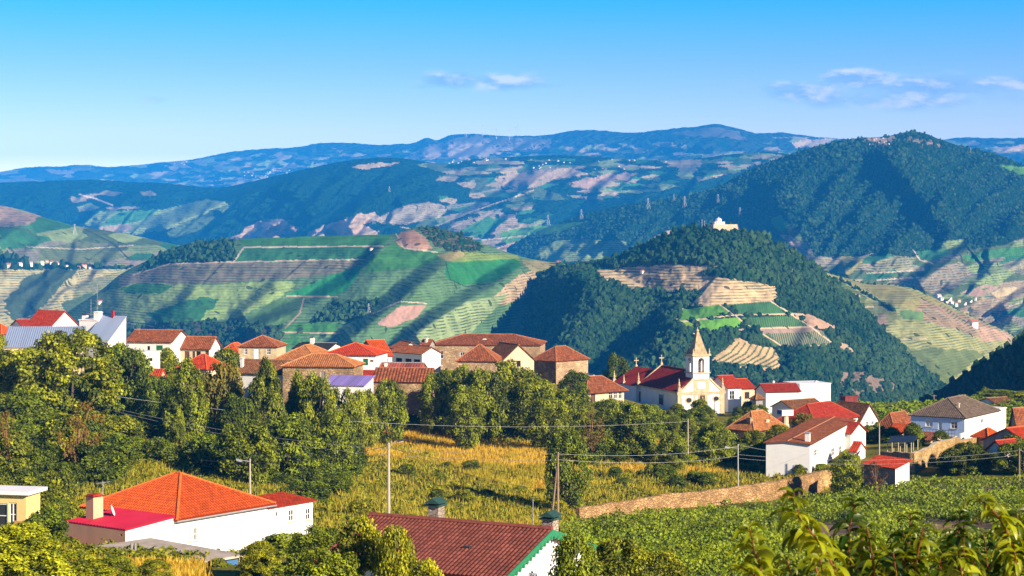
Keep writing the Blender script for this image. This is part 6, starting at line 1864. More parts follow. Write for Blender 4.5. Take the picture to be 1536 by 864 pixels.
YT = (1.0, 1.05, 0.8); GT = (0.85, 1.0, 0.9); DT = (0.55, 0.68, 0.6); OT = (1.25, 0.98, 0.7)
LT = [
    (108, 503, 235, 165, 'broad', 'largest tree, a tall yellow green broadleaf before the blue sheet roof', (1.0, 1.08, 1.0)),
    (22, 535, 245, 95, 'round', 'tree at the picture edge left of the largest broadleaf tree', YT),
    (-6, 503, 300, 34, 'round', 'small rounded tree in front of the roof cut by the picture edge', YT),
    (190, 528, 262, 90, 'dark', 'dense green tree below the flat roofed annex', GT),
    (235, 570, 270, 60, 'dark', 'dark tree below the small red roofed shed', DT),
    (118, 610, 205, 70, 'sparse', 'thin half bare tree with reddish trunk before the largest broadleaf', (1.0, 0.75, 0.8)),
    (10, 620, 200, 50, 'sparse', 'thin half bare tree beside the picture edge', (0.9, 0.7, 0.8)),
    (282, 545, 252, 95, 'pine', 'tall dark pine before the bright orange hip roof', (0.95, 1.0, 0.85)),
    (268, 615, 232, 44, 'pine', 'young pine with upright tip below the tall dark pine', (1.3, 1.3, 0.8)),
    (332, 552, 262, 70, 'yellow', 'yellow leaved tree between two tall dark pines', (0.8, 0.85, 0.8)),
    (356, 600, 250, 60, 'dark', 'dark shaded tree between the pines', DT),
    (400, 545, 255, 84, 'pine', 'tallest dark pine before the weathered brown roof', (0.9, 0.95, 0.8)),
    (447, 564, 262, 66, 'pine', 'pine with broad crown below the rubble stone house', (1.1, 1.1, 0.85)),
    (476, 572, 258, 62, 'dark', 'leafy tree left of the violet roofed shed', (1.1, 1.1, 0.9)),
    (515, 588, 270, 62, 'round', 'green tree hiding the foot of the violet roofed shed', (0.8, 0.9, 0.8)),
    (545, 592, 288, 52, 'dark', 'dark green tree right below the violet roofed shed', (1.2, 1.2, 0.9)),
    (580, 580, 300, 58, 'round', 'tree below the striped barn roof', (0.75, 0.88, 0.8)),
    (430, 630, 225, 110, 'dark', 'wide dark thicket tree at the left end of the golden meadow', (0.85, 0.95, 0.8)),
    (370, 640, 218, 90, 'round', 'bushy tree left of the wide dark thicket tree', (0.7, 0.8, 0.8)),
    (505, 625, 250, 60, 'dark', 'shrubby tree at the meadow edge under the violet roofed shed', (1.0, 1.05, 0.8)),
    (652, 566, 318, 50, 'dark', 'bushy tree right of the striped barn', (1.1, 1.15, 0.9)),
    (682, 556, 318, 68, 'dark', 'bushy tree under the pyramid roof', (1.1, 1.15, 0.9)),
    (722, 562, 312, 75, 'dark', 'dense tree in the middle of the grove below the stone manor', (1.0, 1.05, 0.85)),
    (700, 585, 300, 60, 'dark', 'front tree of the grove with dark shade at its foot', (0.95, 1.0, 0.85)),
    (768, 546, 345, 85, 'round', 'light green tree rising before the cream gabled wing', (0.85, 0.92, 0.8)),
    (800, 572, 315, 95, 'oval', 'large tree with upright boughs at the right of the grove', (1.25, 1.25, 0.9)),
    (822, 600, 300, 70, 'oval', 'tree with upright boughs at the edge of the golden meadow', (1.2, 1.2, 0.85)),
    (850, 590, 330, 60, 'round', 'green tree left of the small tan house', (0.8, 0.9, 0.8)),
    (862, 560, 372, 50, 'dark', 'dark tree beneath the right stone wing', DT),
    (888, 622, 290, 50, 'sparse', 'brownish dry tree below the small tan house', (0.8, 0.7, 0.8)),
    (918, 603, 330, 60, 'dark', 'tree before the church side wall', (1.0, 1.05, 0.85)),
    (948, 608, 290, 88, 'pine', 'big conical dark tree right of the golden meadow', (0.95, 1.0, 0.8)),
    (975, 610, 330, 50, 'dark', 'dark tree behind the big conical tree', (0.9, 1.0, 0.85)),
    (1000, 618, 345, 40, 'round', 'small tree below the church door', (0.8, 0.9, 0.8)),
    (1008, 650, 285, 46, 'round', 'round bushy tree between the conical tree and the thin pole', (0.75, 0.85, 0.8)),
    (1052, 612, 390, 44, 'round', 'small tree in front of the church facade', (0.85, 0.95, 0.8)),
    (1070, 640, 295, 62, 'round', 'rounded tree right of the thin pole', (0.8, 0.9, 0.8)),
    (1135, 608, 400, 36, 'round', 'small tree below the brown window house', (0.75, 0.9, 0.8)),
    (1108, 668, 300, 50, 'dark', 'dark tree left of the blank white gable', (0.8, 0.9, 0.8)),
    (1130, 648, 315, 40, 'round', 'small tree under the patchy ochre roof', (0.9, 0.95, 0.8)),
    (1168, 640, 318, 50, 'round', 'tree with yellow tips under the water tank', (1.0, 0.95, 0.7)),
    (1205, 622, 340, 40, 'yellow', 'yellowing tree before the bright red hip roof', (0.8, 0.75, 0.7)),
    (851, 652, 233, 72, 'oval', 'lone dark bushy tree standing in the golden meadow', (0.85, 0.95, 0.8)),
    (1270, 684, 252, 52, 'round', 'small tree between the blank gable house and the grey outbuilding', (0.9, 1.0, 0.8)),
    (1314, 694, 248, 40, 'sparse', 'purplish dry shrub beside the grey outbuilding', (0.45, 0.3, 0.8)),
    (1312, 640, 325, 50, 'dark', 'leafy tree behind the grey outbuilding', (1.1, 1.15, 0.9)),
    (1345, 655, 318, 46, 'round', 'green tree below the dark hip roof', (0.7, 0.85, 0.8)),
    (1375, 655, 315, 36, 'dark', 'small tree below the villa balcony', (1.0, 1.1, 0.9)),
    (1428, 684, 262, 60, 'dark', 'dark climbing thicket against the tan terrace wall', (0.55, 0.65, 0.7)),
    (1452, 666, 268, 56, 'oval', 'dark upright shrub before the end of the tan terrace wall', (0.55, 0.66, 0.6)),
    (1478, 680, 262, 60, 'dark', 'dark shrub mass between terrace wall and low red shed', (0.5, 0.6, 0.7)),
    (1520, 668, 255, 55, 'dark', 'leafy tree before the vivid orange red roof', (1.0, 1.05, 0.85)),
    (1478, 583, 520, 18, 'round', 'small round tree on the crest behind the square villa', (0.9, 1, 0.8)),
    (1500, 586, 470, 60, 'bush', 'broad green bush on the crest right of the villa roof', (0.9, 1.0, 0.8)),
    (1530, 590, 440, 60, 'bush', 'bright green bush on the crest at the picture edge', (1.1, 1.15, 0.8)),
    (925, 536, 470, 40, 'dark', 'dark tree left of the church chancel', DT),
]
for t in LT:
    nm = {'pine': 'pine_tree', 'bush': 'shrub'}.get(t[4], 'tree')
    ptree(*t, name=nm, cat='shrub' if nm == 'shrub' else 'tree')

# shrubs and thickets over the slope: positions from the ground they stand on
def thicket(poly, n, size, key, label, group, tints, seed, hw=(0.8, 1.15), Dlim=None):
    r = np.random.default_rng(seed)
    xs = [p[0] for p in poly]; ys = [p[1] for p in poly]
    out = 0
    for _ in range(n * 30):
        if out >= n: break
        px, py = r.uniform(min(xs), max(xs)), r.uniform(min(ys), max(ys))
        if not in_poly(np.array([px]), np.array([py]), poly)[0]: continue
        p = ground_pt(px, py)
        w = r.uniform(*size)
        t = tints[r.integers(len(tints))]
        plant('shrub', key, p.x, p.y, w * r.uniform(*hw), w, label, 'shrub', group, t, sink=0.15)
        out += 1


G1 = [(0.75, 0.9, 0.7), (0.55, 0.72, 0.6), (0.95, 1.0, 0.7), (0.45, 0.58, 0.5)]
thicket([(-20, 660), (90, 640), (230, 660), (360, 660), (480, 690), (520, 720), (330, 720), (262, 705), (150, 730), (-20, 730)], 84, (3.2, 6.5), 'bush', 'rounded green shrub on the slope above the orange hip roof',
        'shrubs on the slope above the orange hip roof', G1, 1, (0.6, 0.95))
thicket([(-20, 725), (130, 725), (95, 770), (60, 850), (40, 830), (30, 740)], 14, (2.5, 4.2), 'bush', 'green shrub between the yellow house and the orange hip roof house', 'shrubs beside the yellow house', G1, 2)
thicket([(340, 690), (520, 690), (560, 740), (470, 760), (400, 740)], 18, (2.5, 4.6), 'bush', 'green shrub right of the orange hip roof', 'shrubs right of the orange hip roof', G1, 3, (0.55, 0.9))
thicket([(470, 755), (580, 740), (860, 745), (830, 790), (640, 790), (520, 800)], 9, (1.4, 2.6), 'bush', 'low shrub on the rough slope behind the maroon roof', 'low shrubs behind the maroon roof', [(1.0, 1.0, 0.8), (0.75, 0.85, 0.8), (1.2, 1.1, 0.8)], 4, (0.5, 0.8))
thicket([(600, 690), (700, 700), (840, 730), (800, 750), (650, 740), (540, 710)], 7, (1.4, 2.6), 'bush', 'low dark shrub below the golden meadow', 'low shrubs below the golden meadow', [(0.65, 0.75, 0.6), (0.8, 0.9, 0.8)], 5, (0.45, 0.75))
thicket([(870, 690), (1090, 690), (1140, 712), (1080, 730), (900, 740)], 20, (1.8, 3.6), 'bush', 'low shrub between the conical tree and the rubble field wall', 'shrubs above the field wall', G1, 6, (0.5, 0.8))
thicket([(1100, 690), (1200, 690), (1260, 712), (1200, 716), (1130, 712)], 12, (1.6, 3.2), 'bush', 'green shrub at the foot of the blank white gable', 'shrubs below the blank white gable', G1, 7, (0.6, 0.95))
thicket([(620, 600), (700, 630), (860, 632), (900, 640), (860, 650), (700, 642), (620, 635)], 16, (2.5, 4.5), 'bush', 'dark shrub at the foot of the grove', 'shrubs at the foot of the grove', [(0.55, 0.66, 0.6), (0.7, 0.82, 0.8)], 8)
thicket([(1290, 640), (1370, 640), (1420, 668), (1330, 676)], 12, (2.0, 3.8), 'bush', 'green shrub behind the grey outbuilding', 'shrubs behind the grey outbuilding', G1, 9)
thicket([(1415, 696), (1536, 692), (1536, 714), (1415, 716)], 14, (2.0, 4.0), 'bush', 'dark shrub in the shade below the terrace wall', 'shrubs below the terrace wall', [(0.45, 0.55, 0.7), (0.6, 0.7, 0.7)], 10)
thicket([(200, 560), (480, 590), (640, 600), (640, 625), (480, 640), (200, 640)], 30, (3, 5.5), 'bush', 'dense shrub filling the wood below the village houses', 'shrubs in the wood below the village', [(0.65, 0.75, 0.6), (0.85, 0.95, 0.8)], 11, (0.8, 1.2))
thicket([(-20, 560), (180, 560), (200, 640), (-20, 650)], 16, (3, 5.5), 'bush', 'green shrub at the foot of the largest broadleaf tree', 'shrubs round the largest broadleaf tree', G1, 12, (0.8, 1.2))
thicket([(930, 605), (1100, 612), (1160, 640), (1100, 670), (1000, 650), (930, 640)], 22, (2.2, 4.2), 'bush', 'green shrub on the bank below the church', 'shrubs on the bank below the church', G1, 13, (0.7, 1.05))
thicket([(1180, 628), (1300, 640), (1290, 660), (1180, 650)], 10, (2, 3.6), 'bush', 'green shrub among the red roofs right of the church', 'shrubs among the red roofs', G1, 14)
# near bushes along the lower edge
NB = [(30, 794, 84, 140, 'big yellow green bush in the lower corner beside the yellow house', (1.2, 1.25, 0.9)), (100, 832, 88, 120, 'bright bush at the lower edge before the crimson awning', (1.15, 1.2, 0.9)),
      (0, 806, 92, 100, 'leafy bush hiding the foot of the yellow house', (1.2, 1.2, 0.9)), (165, 850, 100, 80, 'low bush before the concrete shed', (0.9, 1.0, 0.8)), (232, 853, 104, 60, 'rounded bush left of the blue shed wall', (1.1, 1.1, 0.8)),
      (430, 805, 120, 130, 'dark leafy bush against the white house wall', (0.8, 0.95, 0.85)), (392, 816, 118, 56, 'bright leafy bush right of the concrete shed', (1.15, 1.15, 0.8)),
      (480, 795, 108, 100, 'leafy tree left of the maroon roof', (0.75, 0.9, 0.85)), (540, 790, 72, 110, 'leafy bush overlapping the left end of the maroon roof', (1.05, 1.05, 0.75)), (595, 805, 70, 80, 'sunlit leafy bush in front of the maroon roof', (1.0, 1.0, 0.7)),
      (500, 835, 70, 130, 'dark leafy bush at the lower edge left of the maroon roof', (0.8, 0.92, 0.8)), (640, 850, 66, 80, 'small sunlit bush at the lower edge before the maroon roof', (1.2, 1.15, 0.7)),
      (865, 815, 76, 90, 'shady leafy bush beside the green barge board', (0.75, 0.9, 0.85)), (930, 815, 80, 120, 'broad leafy bush at the lower edge right of the green barge board', (0.85, 0.9, 0.8)), (985, 835, 84, 110, 'leafy bush at the lower edge before the vine rows', (1.0, 1.0, 0.75))]
for (px, top, D, w, lab, tint) in NB:
    x = (px - CX) / F * D
    z = float(gz(x, D)); h = -(top - HY) / F * D - z
    plant('shrub', 'leafy', x, D, max(h, 1.5), w / F * D * 1.15, lab, 'shrub', None, tint)
# ------------------------------------------------------------------ uncountable cover: grasses, scrub, vine rows
def sample_poly(polys, n, seed):
    r = np.random.default_rng(seed)
    out = []
    areas = []
    for pl in polys:
        a = np.array(pl); areas.append(0.5 * abs(np.dot(a[:, 0], np.roll(a[:, 1], 1)) - np.dot(a[:, 1], np.roll(a[:, 0], 1))))
    for pl, a in zip(polys, areas):
        k = int(n * a / sum(areas)); xs = [p[0] for p in pl]; ys = [p[1] for p in pl]
        px = r.uniform(min(xs), max(xs), k * 4); py = r.uniform(min(ys), max(ys), k * 4)
        m = in_poly(px, py, pl)
        out.append(np.stack([px[m][:k], py[m][:k]], 1))
    return np.concatenate(out)


def on_ground(pp):
    D = ground_D(pp[:, 0], pp[:, 1])
    X = (pp[:, 0] - CX) / F * D
    return np.stack([X, D, gz(X, D)], 1)


def tufts(name, pts, h, w, mat, seed, blades=4, label='', cat='grass', tone=(0, 1)):
    r = np.random.default_rng(seed)
    n = len(pts) * blades
    c = np.repeat(pts, blades, 0) + np.concatenate([r.normal(0, w * 0.5, (n, 2)), np.full((n, 1), -0.05)], 1)
    t = r.random(n) * 2 * math.pi
    bw = 0.10 * w * r.uniform(0.6, 1.5, n)
    d = np.stack([np.cos(t), np.sin(t), np.zeros(n)], 1)
    hh = h * r.uniform(0.5, 1.25, n)
    lean = np.concatenate([r.normal(0, 0.28, (n, 2)), np.ones((n, 1))], 1) * hh[:, None]
    V = np.stack([c - d * bw[:, None], c + d * bw[:, None], c + lean * 0.6 + d * bw[:, None] * 0.6, c + lean], 1).reshape(-1, 3)
    base = np.repeat(fbm(pts[:, 0] / 6, pts[:, 1] / 6, seed, 3) + 0.5, blades)
    lc = np.clip(tone[0] + (tone[1] - tone[0]) * (0.6 * base + 0.4 * r.random(n)), 0, 1)
    A = np.repeat(np.stack([lc, lc, lc, np.ones(n)], 1), 4, 0)
    o = link_mesh(name, np_mesh(name, V, [np.arange(4 * n).reshape(-1, 4)], mat, attrs={'lc': A}))
    o.color = (1, 1, 1, 1)
    return tag(o, label, cat, kind='stuff')


gp = on_ground(sample_poly(GOLD, 9000, 1))
mixed = fbm(gp[:, 0] / 7, gp[:, 1] / 14, 61, 3) > 0.06
tufts('grass', gp[mixed], 0.7, 0.8, GRASSM, 62, 5, 'green patches of rough grass inside the golden meadow', 'grass')
gp = gp[~mixed]
tufts('dry_grass', gp, 0.75, 0.75, DRYM, 2, 5, 'tall golden dry grass of the sunlit meadow', 'grass')
SLOPE = [(-30, 640), (200, 645), (520, 640), (640, 640), (880, 680), (1130, 700), (1260, 705), (1240, 735), (870, 770), (830, 800), (640, 800), (480, 830), (330, 850), (100, 870), (-30, 870)]
sp_ = sample_poly([SLOPE], 15000, 3)
k = np.zeros(len(sp_), bool)
for pl in GOLD[:3]: k |= in_poly(sp_[:, 0], sp_[:, 1], pl)
k |= in_poly(sp_[:, 0], sp_[:, 1], [(95, 800), (370, 800), (370, 858), (95, 852)])
sp_ = sp_[~k]
sg = on_ground(sp_)
tufts('grass', sg, 0.8, 0.9, GRASSM, 5, 5, 'rough green and yellow grass covering the slope', 'grass')


def scrub(name, pts, size, mat, seed, leaves, label, leaf=0.34, tone=(0, 1)):
    r = np.random.default_rng(seed)
    n = len(pts) * leaves
    rad = np.repeat(size * r.uniform(0.5, 1.3, len(pts)), leaves)
    d = r.standard_normal((n, 3)); d /= np.linalg.norm(d, axis=1, keepdims=True); d[:, 2] = np.abs(d[:, 2])
    C = np.repeat(pts, leaves, 0) + d * (rad * r.random(n) ** 0.4)[:, None] * np.array([1, 1, 0.75])
    V = leaf_quads(C, d + 0.6 * r.standard_normal((n, 3)) + np.array([0, 0, .3]), leaf, r)
    cl = np.repeat(r.random(len(pts)), leaves)
    lc = np.clip(tone[0] + (tone[1] - tone[0]) * (0.5 * cl + 0.5 * r.random(n)), 0, 1)
    A = np.repeat(np.stack([lc, lc, lc, np.ones(n)], 1), 4, 0)
    o = link_mesh(name, np_mesh(name, V, [np.arange(4 * n).reshape(-1, 4)], mat, attrs={'lc': A}))
    o.color = (1, 1, 1, 1)
    return tag(o, label, 'undergrowth', kind='stuff')


ss = sample_poly([SLOPE], 3400, 7)
k = np.zeros(len(ss), bool)
for pl in GOLD[:3]: k |= in_poly(ss[:, 0], ss[:, 1], pl)
k &= rng.random(len(ss)) < 0.93
scrub('undergrowth', on_ground(ss[~k]), 0.95, LEAF, 8, 70, 'low tangled scrub mixed with the slope grass', 0.27, (0.0, 0.85))
WOODF = [[(-30, 545), (190, 560), (480, 585), (640, 590), (900, 610), (1180, 640), (1180, 690), (900, 690), (640, 640), (520, 650), (-30, 660)]]
scrub('undergrowth', on_ground(sample_poly(WOODF, 1500, 9)), 1.5, LEAFD, 10, 60, 'shaded undergrowth beneath the trees below the village', 0.40, (0, 0.8))
fv = sample_poly([FARVINE], 700, 12)
scrub('undergrowth', on_ground(fv), 1.1, VINEL, 13, 40, 'bright green vines covering the crest behind the square villa', 0.5, (0.4, 1))

# vine rows

def vine_rows():
    r = np.random.default_rng(21)
    al = math.tan(math.radians(9)); gap = 2.7
    n_rows = 0
    for kx in range(0, 100):
        Y0 = 88 + gap * kx
        X = np.arange(-25, 95, 0.25)
        Y = Y0 + al * X + 0.6 * np.sin(X / 17 + kx * .05)
        ok = Y > 70
        Z = gz(X, np.maximum(Y, 5))
        px = CX + X / Y * F; py = HY - Z / Y * F
        m = ok & in_poly(px, py, VINEYARD) & (px < 1780) & (py < 905)
        # bare gap in the vineyard
        m &= ~in_poly(px, py, [(1375, 784), (1440, 785), (1495, 794), (1492, 824), (1385, 815)])
        m &= ~in_poly(px, py, [(1222, 790), (1290, 786), (1305, 835), (1226, 830)])
        if m.sum() < 12: continue
        xs, ys, zs = X[m], Y[m], Z[m]
        Dm = ys.mean()
        per = 20.0 * (125.0 / Dm) ** 1.1
        n = int(len(xs) * per)
        cen = np.arange(xs.min(), xs.max() + 1.2, 1.25) + r.normal(0, .12, len(np.arange(xs.min(), xs.max() + 1.2, 1.25)))
        xi = cen[r.integers(0, len(cen), n)] + r.normal(0, .36, n)
        i = np.clip(np.searchsorted(xs, xi), 0, len(xs) - 1)
        i = np.where(np.abs(xs[i] - xi) > .6, r.integers(0, len(xs), n), i)
        vig = 0.85 + 1.3 * fbm(xs / 1.6, xs * 0 + kx * 3.1, 44, 2)
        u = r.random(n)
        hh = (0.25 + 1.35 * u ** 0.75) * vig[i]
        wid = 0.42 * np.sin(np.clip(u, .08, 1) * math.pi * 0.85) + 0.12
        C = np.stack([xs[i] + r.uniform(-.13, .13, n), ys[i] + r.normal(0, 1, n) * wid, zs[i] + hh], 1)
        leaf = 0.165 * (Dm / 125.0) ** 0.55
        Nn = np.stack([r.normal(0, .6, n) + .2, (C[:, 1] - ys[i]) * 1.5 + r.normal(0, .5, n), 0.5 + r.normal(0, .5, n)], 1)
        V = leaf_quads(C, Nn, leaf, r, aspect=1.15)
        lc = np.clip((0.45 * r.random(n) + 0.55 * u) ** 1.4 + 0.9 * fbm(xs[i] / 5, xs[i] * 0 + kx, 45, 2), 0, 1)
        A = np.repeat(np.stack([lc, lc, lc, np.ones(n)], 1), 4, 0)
        j = len(xs) // 2
        e = empty('vine_row', (xs[j], ys[j], zs[j]), 0, 'trained row of green grapevines crossing the vineyard below the field wall', 'vine row', 'vine rows of the vineyard')
        off = np.array([xs[j], ys[j], zs[j]])
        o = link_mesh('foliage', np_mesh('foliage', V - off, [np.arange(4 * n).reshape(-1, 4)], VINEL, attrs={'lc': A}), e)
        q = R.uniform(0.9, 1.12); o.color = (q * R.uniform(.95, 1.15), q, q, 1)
        n_rows += 1
    return n_rows


vine_rows()
# ------------------------------------------------------------------ field walls
def wall_run(name, label, pts, thick, mat, cap=None, foot=1.2):
    """pts: (px, top py, D)"""
    T = [P(*p) for p in pts]
    Q = []
    for a, b in zip(T[:-1], T[1:]):
        n = max(2, int((b - a).length / 1.2))
        for i in range(n): Q.append(a + (b - a) * i / n)
    Q.append(T[-1])
    r = random.Random(3)
    mb = MB(); L = []
    for i, p in enumerate(Q):
        d = (Q[min(i + 1, len(Q) - 1)] - Q[max(i - 1, 0)]); d.z = 0; d.normalize()
        n = Vector((d.y, -d.x, 0))
        j = r.uniform(-.10, .10)
        zb = min(float(gz(p.x, p.y)), p.z) - foot
        w = thick / 2
        L.append([p - n * w * .9 + Vector((0, 0, j)), p + n * w * .9 + Vector((0, 0, j + r.uniform(-.05, .05))), Vector((p.x, p.y, zb)) + n * w * 1.15, Vector((p.x, p.y, zb)) - n * w * 1.15])
    for a, b in zip(L[:-1], L[1:]):
        for k in range(4): mb.poly([a[k], a[(k + 1) % 4], b[(k + 1) % 4], b[k]], (cap or mat) if k == 0 else mat)
    mb.poly(L[0], mat); mb.poly(L[-1][::-1], mat)
    o = mb.build(name)
    return tag(o, label, 'wall')


DRYSTONE = mat_stone('dry_stone_wall', (0.36, 0.22, 0.10), (0.56, 0.36, 0.18), 2.0, (0.20, 0.12, 0.06))
TANSTONE = mat_stone('tan_stone_wall', (0.44, 0.29, 0.12), (0.58, 0.40, 0.18), 1.3, (0.32, 0.21, 0.10))
wall_run('stone_wall', 'long tan rubble field wall between the meadow and the vineyard', [(866, 761, 224), (900, 757, 228), (960, 748, 234), (1000, 741, 238), (1040, 738, 242), (1090, 732, 247), (1150, 724, 253), (1190, 716, 258),
          (1217, 711, 262), (1232, 707, 266)], 0.6, DRYSTONE)
wall_run('stone_wall', 'short ochre wall with small arches in front of the blank gable house', [(1216, 709, 262.5), (1236, 706, 268), (1260, 707, 271)], 0.55, TANSTONE)
wall_run('terrace_wall', 'tall tan stone terrace wall rising towards the square villa', [(1368, 679, 264), (1395, 671, 272), (1402, 664, 274), (1437, 656, 285), (1438, 660, 285.5), (1464, 657, 294)], 0.7, TANSTONE, CREAM, 3.0)
wall_run('terrace_wall', 'grey stone terrace wall below the dark pergola', [(1322, 677, 276), (1345, 678, 270), (1367, 680, 264.5)], 0.6, STONE3, CONCRETE, 3.0)
wall_run('parapet', 'whitewashed parapet on the lane below the villa balcony', [(1440, 650, 296), (1449, 648, 299)], 0.3, WHITE)

# pergola: dark netting on pale posts
def pergola():
    a = P(1331, 664, 284); b = P(1370, 664, 277); dep = Vector((0.35, .94, 0)) * 4.5
    e = empty('pergola', (a.x, a.y, a.z), 0, 'dark netted pergola on pale posts above the grey terrace wall', 'pergola')
    off = a.copy()
    mb = MB(); n = 5
    for i in range(n):
        for k in (0, 1):
            p = a + (b - a) * i / (n - 1) + dep * k - off
            mb.tube([p + Vector((0, 0, -3)), p], .07, CREAM, 6)
    mb.build('posts', e)
    c = MB(); up = Vector((0, 0, .02)); q = [a - off + up, b - off + up, b - off + dep + Vector((0, 0, .5)), a - off + dep + Vector((0, 0, .5))]
    c.poly(q, DARK); c.poly([p + Vector((0, 0, .06)) for p in q][::-1], IRON)
    for i in range(4): c.poly([q[i], q[(i + 1) % 4], q[(i + 1) % 4] + Vector((0, 0, .06)), q[i] + Vector((0, 0, .06))], IRON)
    c.build('canopy', e)


pergola()


def tank():
    p = P(1178, 634, 346)
    e = empty('water_tank', p, math.radians(25), 'blue and white water tank on a plastered pillar among the red roofs', 'water tank')
    m = MB(); m.lathe([(1.0, -2), (.62, .0), (.55, 1.35)], CREAM, 10); m.build('pillar', e)
    m = MB(); m.box((-1.25, -.8, 1.352), (1.25, .8, 2.35), FRAME); m.box((-1.28, -.83, 1.6), (-1.251, .83, 2.3), BLUEW); m.box((-1.3, -.85, 2.352), (1.3, .85, 2.45), STEEL); m.build('tank', e)


tank()

# ------------------------------------------------------------------ poles and wires
POLES = {}


def pole(key, px, pt, pb, label, D=None, lamp=None, r=0.13, mat=None, double=None, cross=False):
    D = D or float(ground_D(px, pb)[0])
    top = P(px, pt, D); zb = float(gz(top.x, D)) - .4
    e = empty('street_lamp' if lamp else 'utility_pole', (top.x, D, zb), 0, label, 'street lamp' if lamp else 'utility pole')
    h = top.z - zb
    m = MB(); m.tube([(0, 0, 0), (0, 0, h)], r * 1.2, mat or POLEC, 8, r * .7); m.build('post', e)
    if double:
        m = MB(); m.tube([(double, .1, 0), (0.05, .02, h * .96)], r * .9, WOODP, 7, r * .6); m.build('brace', e)
    if lamp:
        m = MB(); dx, dz = lamp
        m.tube([(0, 0, h * .93), (dx * .35, 0, h * .93 + dz * .65), (dx * .75, 0, h * .93 + dz * .95), (dx, 0, h * .93 + dz)], .045, STEEL, 6); a = m.build('arm', e)
        m = MB(); s_ = 1 if dx > 0 else -1
        m.box((-.32, -.13, -.10), (.32, .13, .08), IRON if dx > 0 else STEEL); m.box((-.24, -.10, -.14), (.24, .10, -.102), FRAME)
        o = m.build('lamp_head', a); o.location = (dx + s_ * .25, 0, h * .93 + dz + .05); o.rotation_euler = (0, -.25 * s_, 0)
    if cross:
        m = MB(); m.box((-.7, -.05, h - .35), (.7, .05, h - .22), WOODP); m.build('crossarm', e)
    POLES[key] = Vector((top.x, D, top.z))
    return e


pole('a', 583, 664, 800, 'concrete pole with a dark lamp head leaning right beside the golden meadow', 180, lamp=(.95, .75), r=.15, mat=POLEC)
pole('b', 375, 688, 752, 'lamp pole with pale head standing behind the orange hip roof', None, lamp=(-.9, .15), r=.11)
pole('c', 837, 678, 784, 'braced double pole at the foot of the lone meadow tree', None, r=.13, mat=WOODP, double=-.75)
pole('d', 1107, 666, 754, 'slim lamp pole standing before the long rubble field wall', None, lamp=(-1.2, .1), r=.10, mat=STEEL)
pole('e', 1032, 628, 700, 'thin pale pole right of the big conical tree', None, r=.10)
pole('f', 1319, 635, 690, 'thin pole behind the grey outbuilding', 270, r=.10)
pole('g', 1529, 672, 726, 'wooden pole at the right picture edge by the vineyard', None, r=.12, mat=WOODP)
pole('h', 211, 531, 590, 'thin wooden pole before the slit windows of the white annex', 285, r=.09, mat=WOODP)
pole('i', 1401, 592, 612, 'tiny pole with crossarm on the vineyard crest behind the villa', 500, r=.10, cross=True)
pole('j', 1072, 596, 640, 'dark pole in front of the church facade', 405, r=.09, mat=IRON)


def cable(a, b, sag, label, r=0.014, mat=None):
    a, b = Vector(a), Vector(b)
    m = MB(); n = 26
    m.tube([a + (b - a) * i / n - Vector((0, 0, 4 * sag * (i / n) * (1 - i / n))) for i in range(n + 1)], r, mat or STEEL, 4)
    o = m.build('power_line')
    return tag(o, label, 'power line', None)


CW = mat_plain('bright_wire', (0.6, 0.58, 0.55), var=0.03, rough=0.5)
cable(POLES['a'] - Vector((0, 0, .3)), P(300, 690, 190), .8, 'dark cable running left from the pole by the golden meadow', .02, IRON)
cable(POLES['a'] - Vector((0, 0, .3)), P(838, 735, 232), .9, 'dark cable dropping right from the meadow pole to the double pole', .02, IRON)
cable(POLES['a'] - Vector((0, 0, .5)), P(1560, 790, 120), 1.2, 'dark cable sagging across the vineyard from the meadow pole', .012, IRON)
cable(P(170, 594, 250), P(1032, 632, POLES['e'].y), 2.2, 'upper pale wire crossing the dark wood below the village', .013, CW)
cable(P(170, 612, 240), POLES['c'] - Vector((0, 0, .2)), 1.6, 'middle pale wire crossing the dark wood to the double pole', .013, CW)
cable(P(170, 616, 240), POLES['c'] - Vector((0, 0, .9)), 1.7, 'lower pale wire crossing the dark wood to the double pole', .013, CW)
cable(POLES['c'] - Vector((0, 0, .2)), POLES['d'] - Vector((0, 0, .3)), .6, 'upper wire between the double pole and the slim lamp pole', .012, CW)
cable(POLES['c'] - Vector((0, 0, .8)), POLES['d'] - Vector((0, 0, 1.6)), .6, 'lower wire between the double pole and the slim lamp pole', .012, CW)
cable(POLES['d'] - Vector((0, 0, .1)), P(1215, 680, 281), .3, 'short wire from the slim lamp pole to the blank gable', .012, CW)
cable(POLES['d'] - Vector((0, 0, 1.4)), POLES['g'] - Vector((0, 0, .3)), 1.0, 'long upper wire from the slim lamp pole over the terrace wall', .012, CW)
cable(POLES['d'] - Vector((0, 0, 1.9)), POLES['g'] - Vector((0, 0, .9)), 1.0, 'long lower wire from the slim lamp pole over the terrace wall', .012, CW)
cable(POLES['g'] - Vector((0, 0, .3)), P(1650, 690, 240), .4, 'wire leaving the picture from the wooden pole at the right edge', .012, CW)

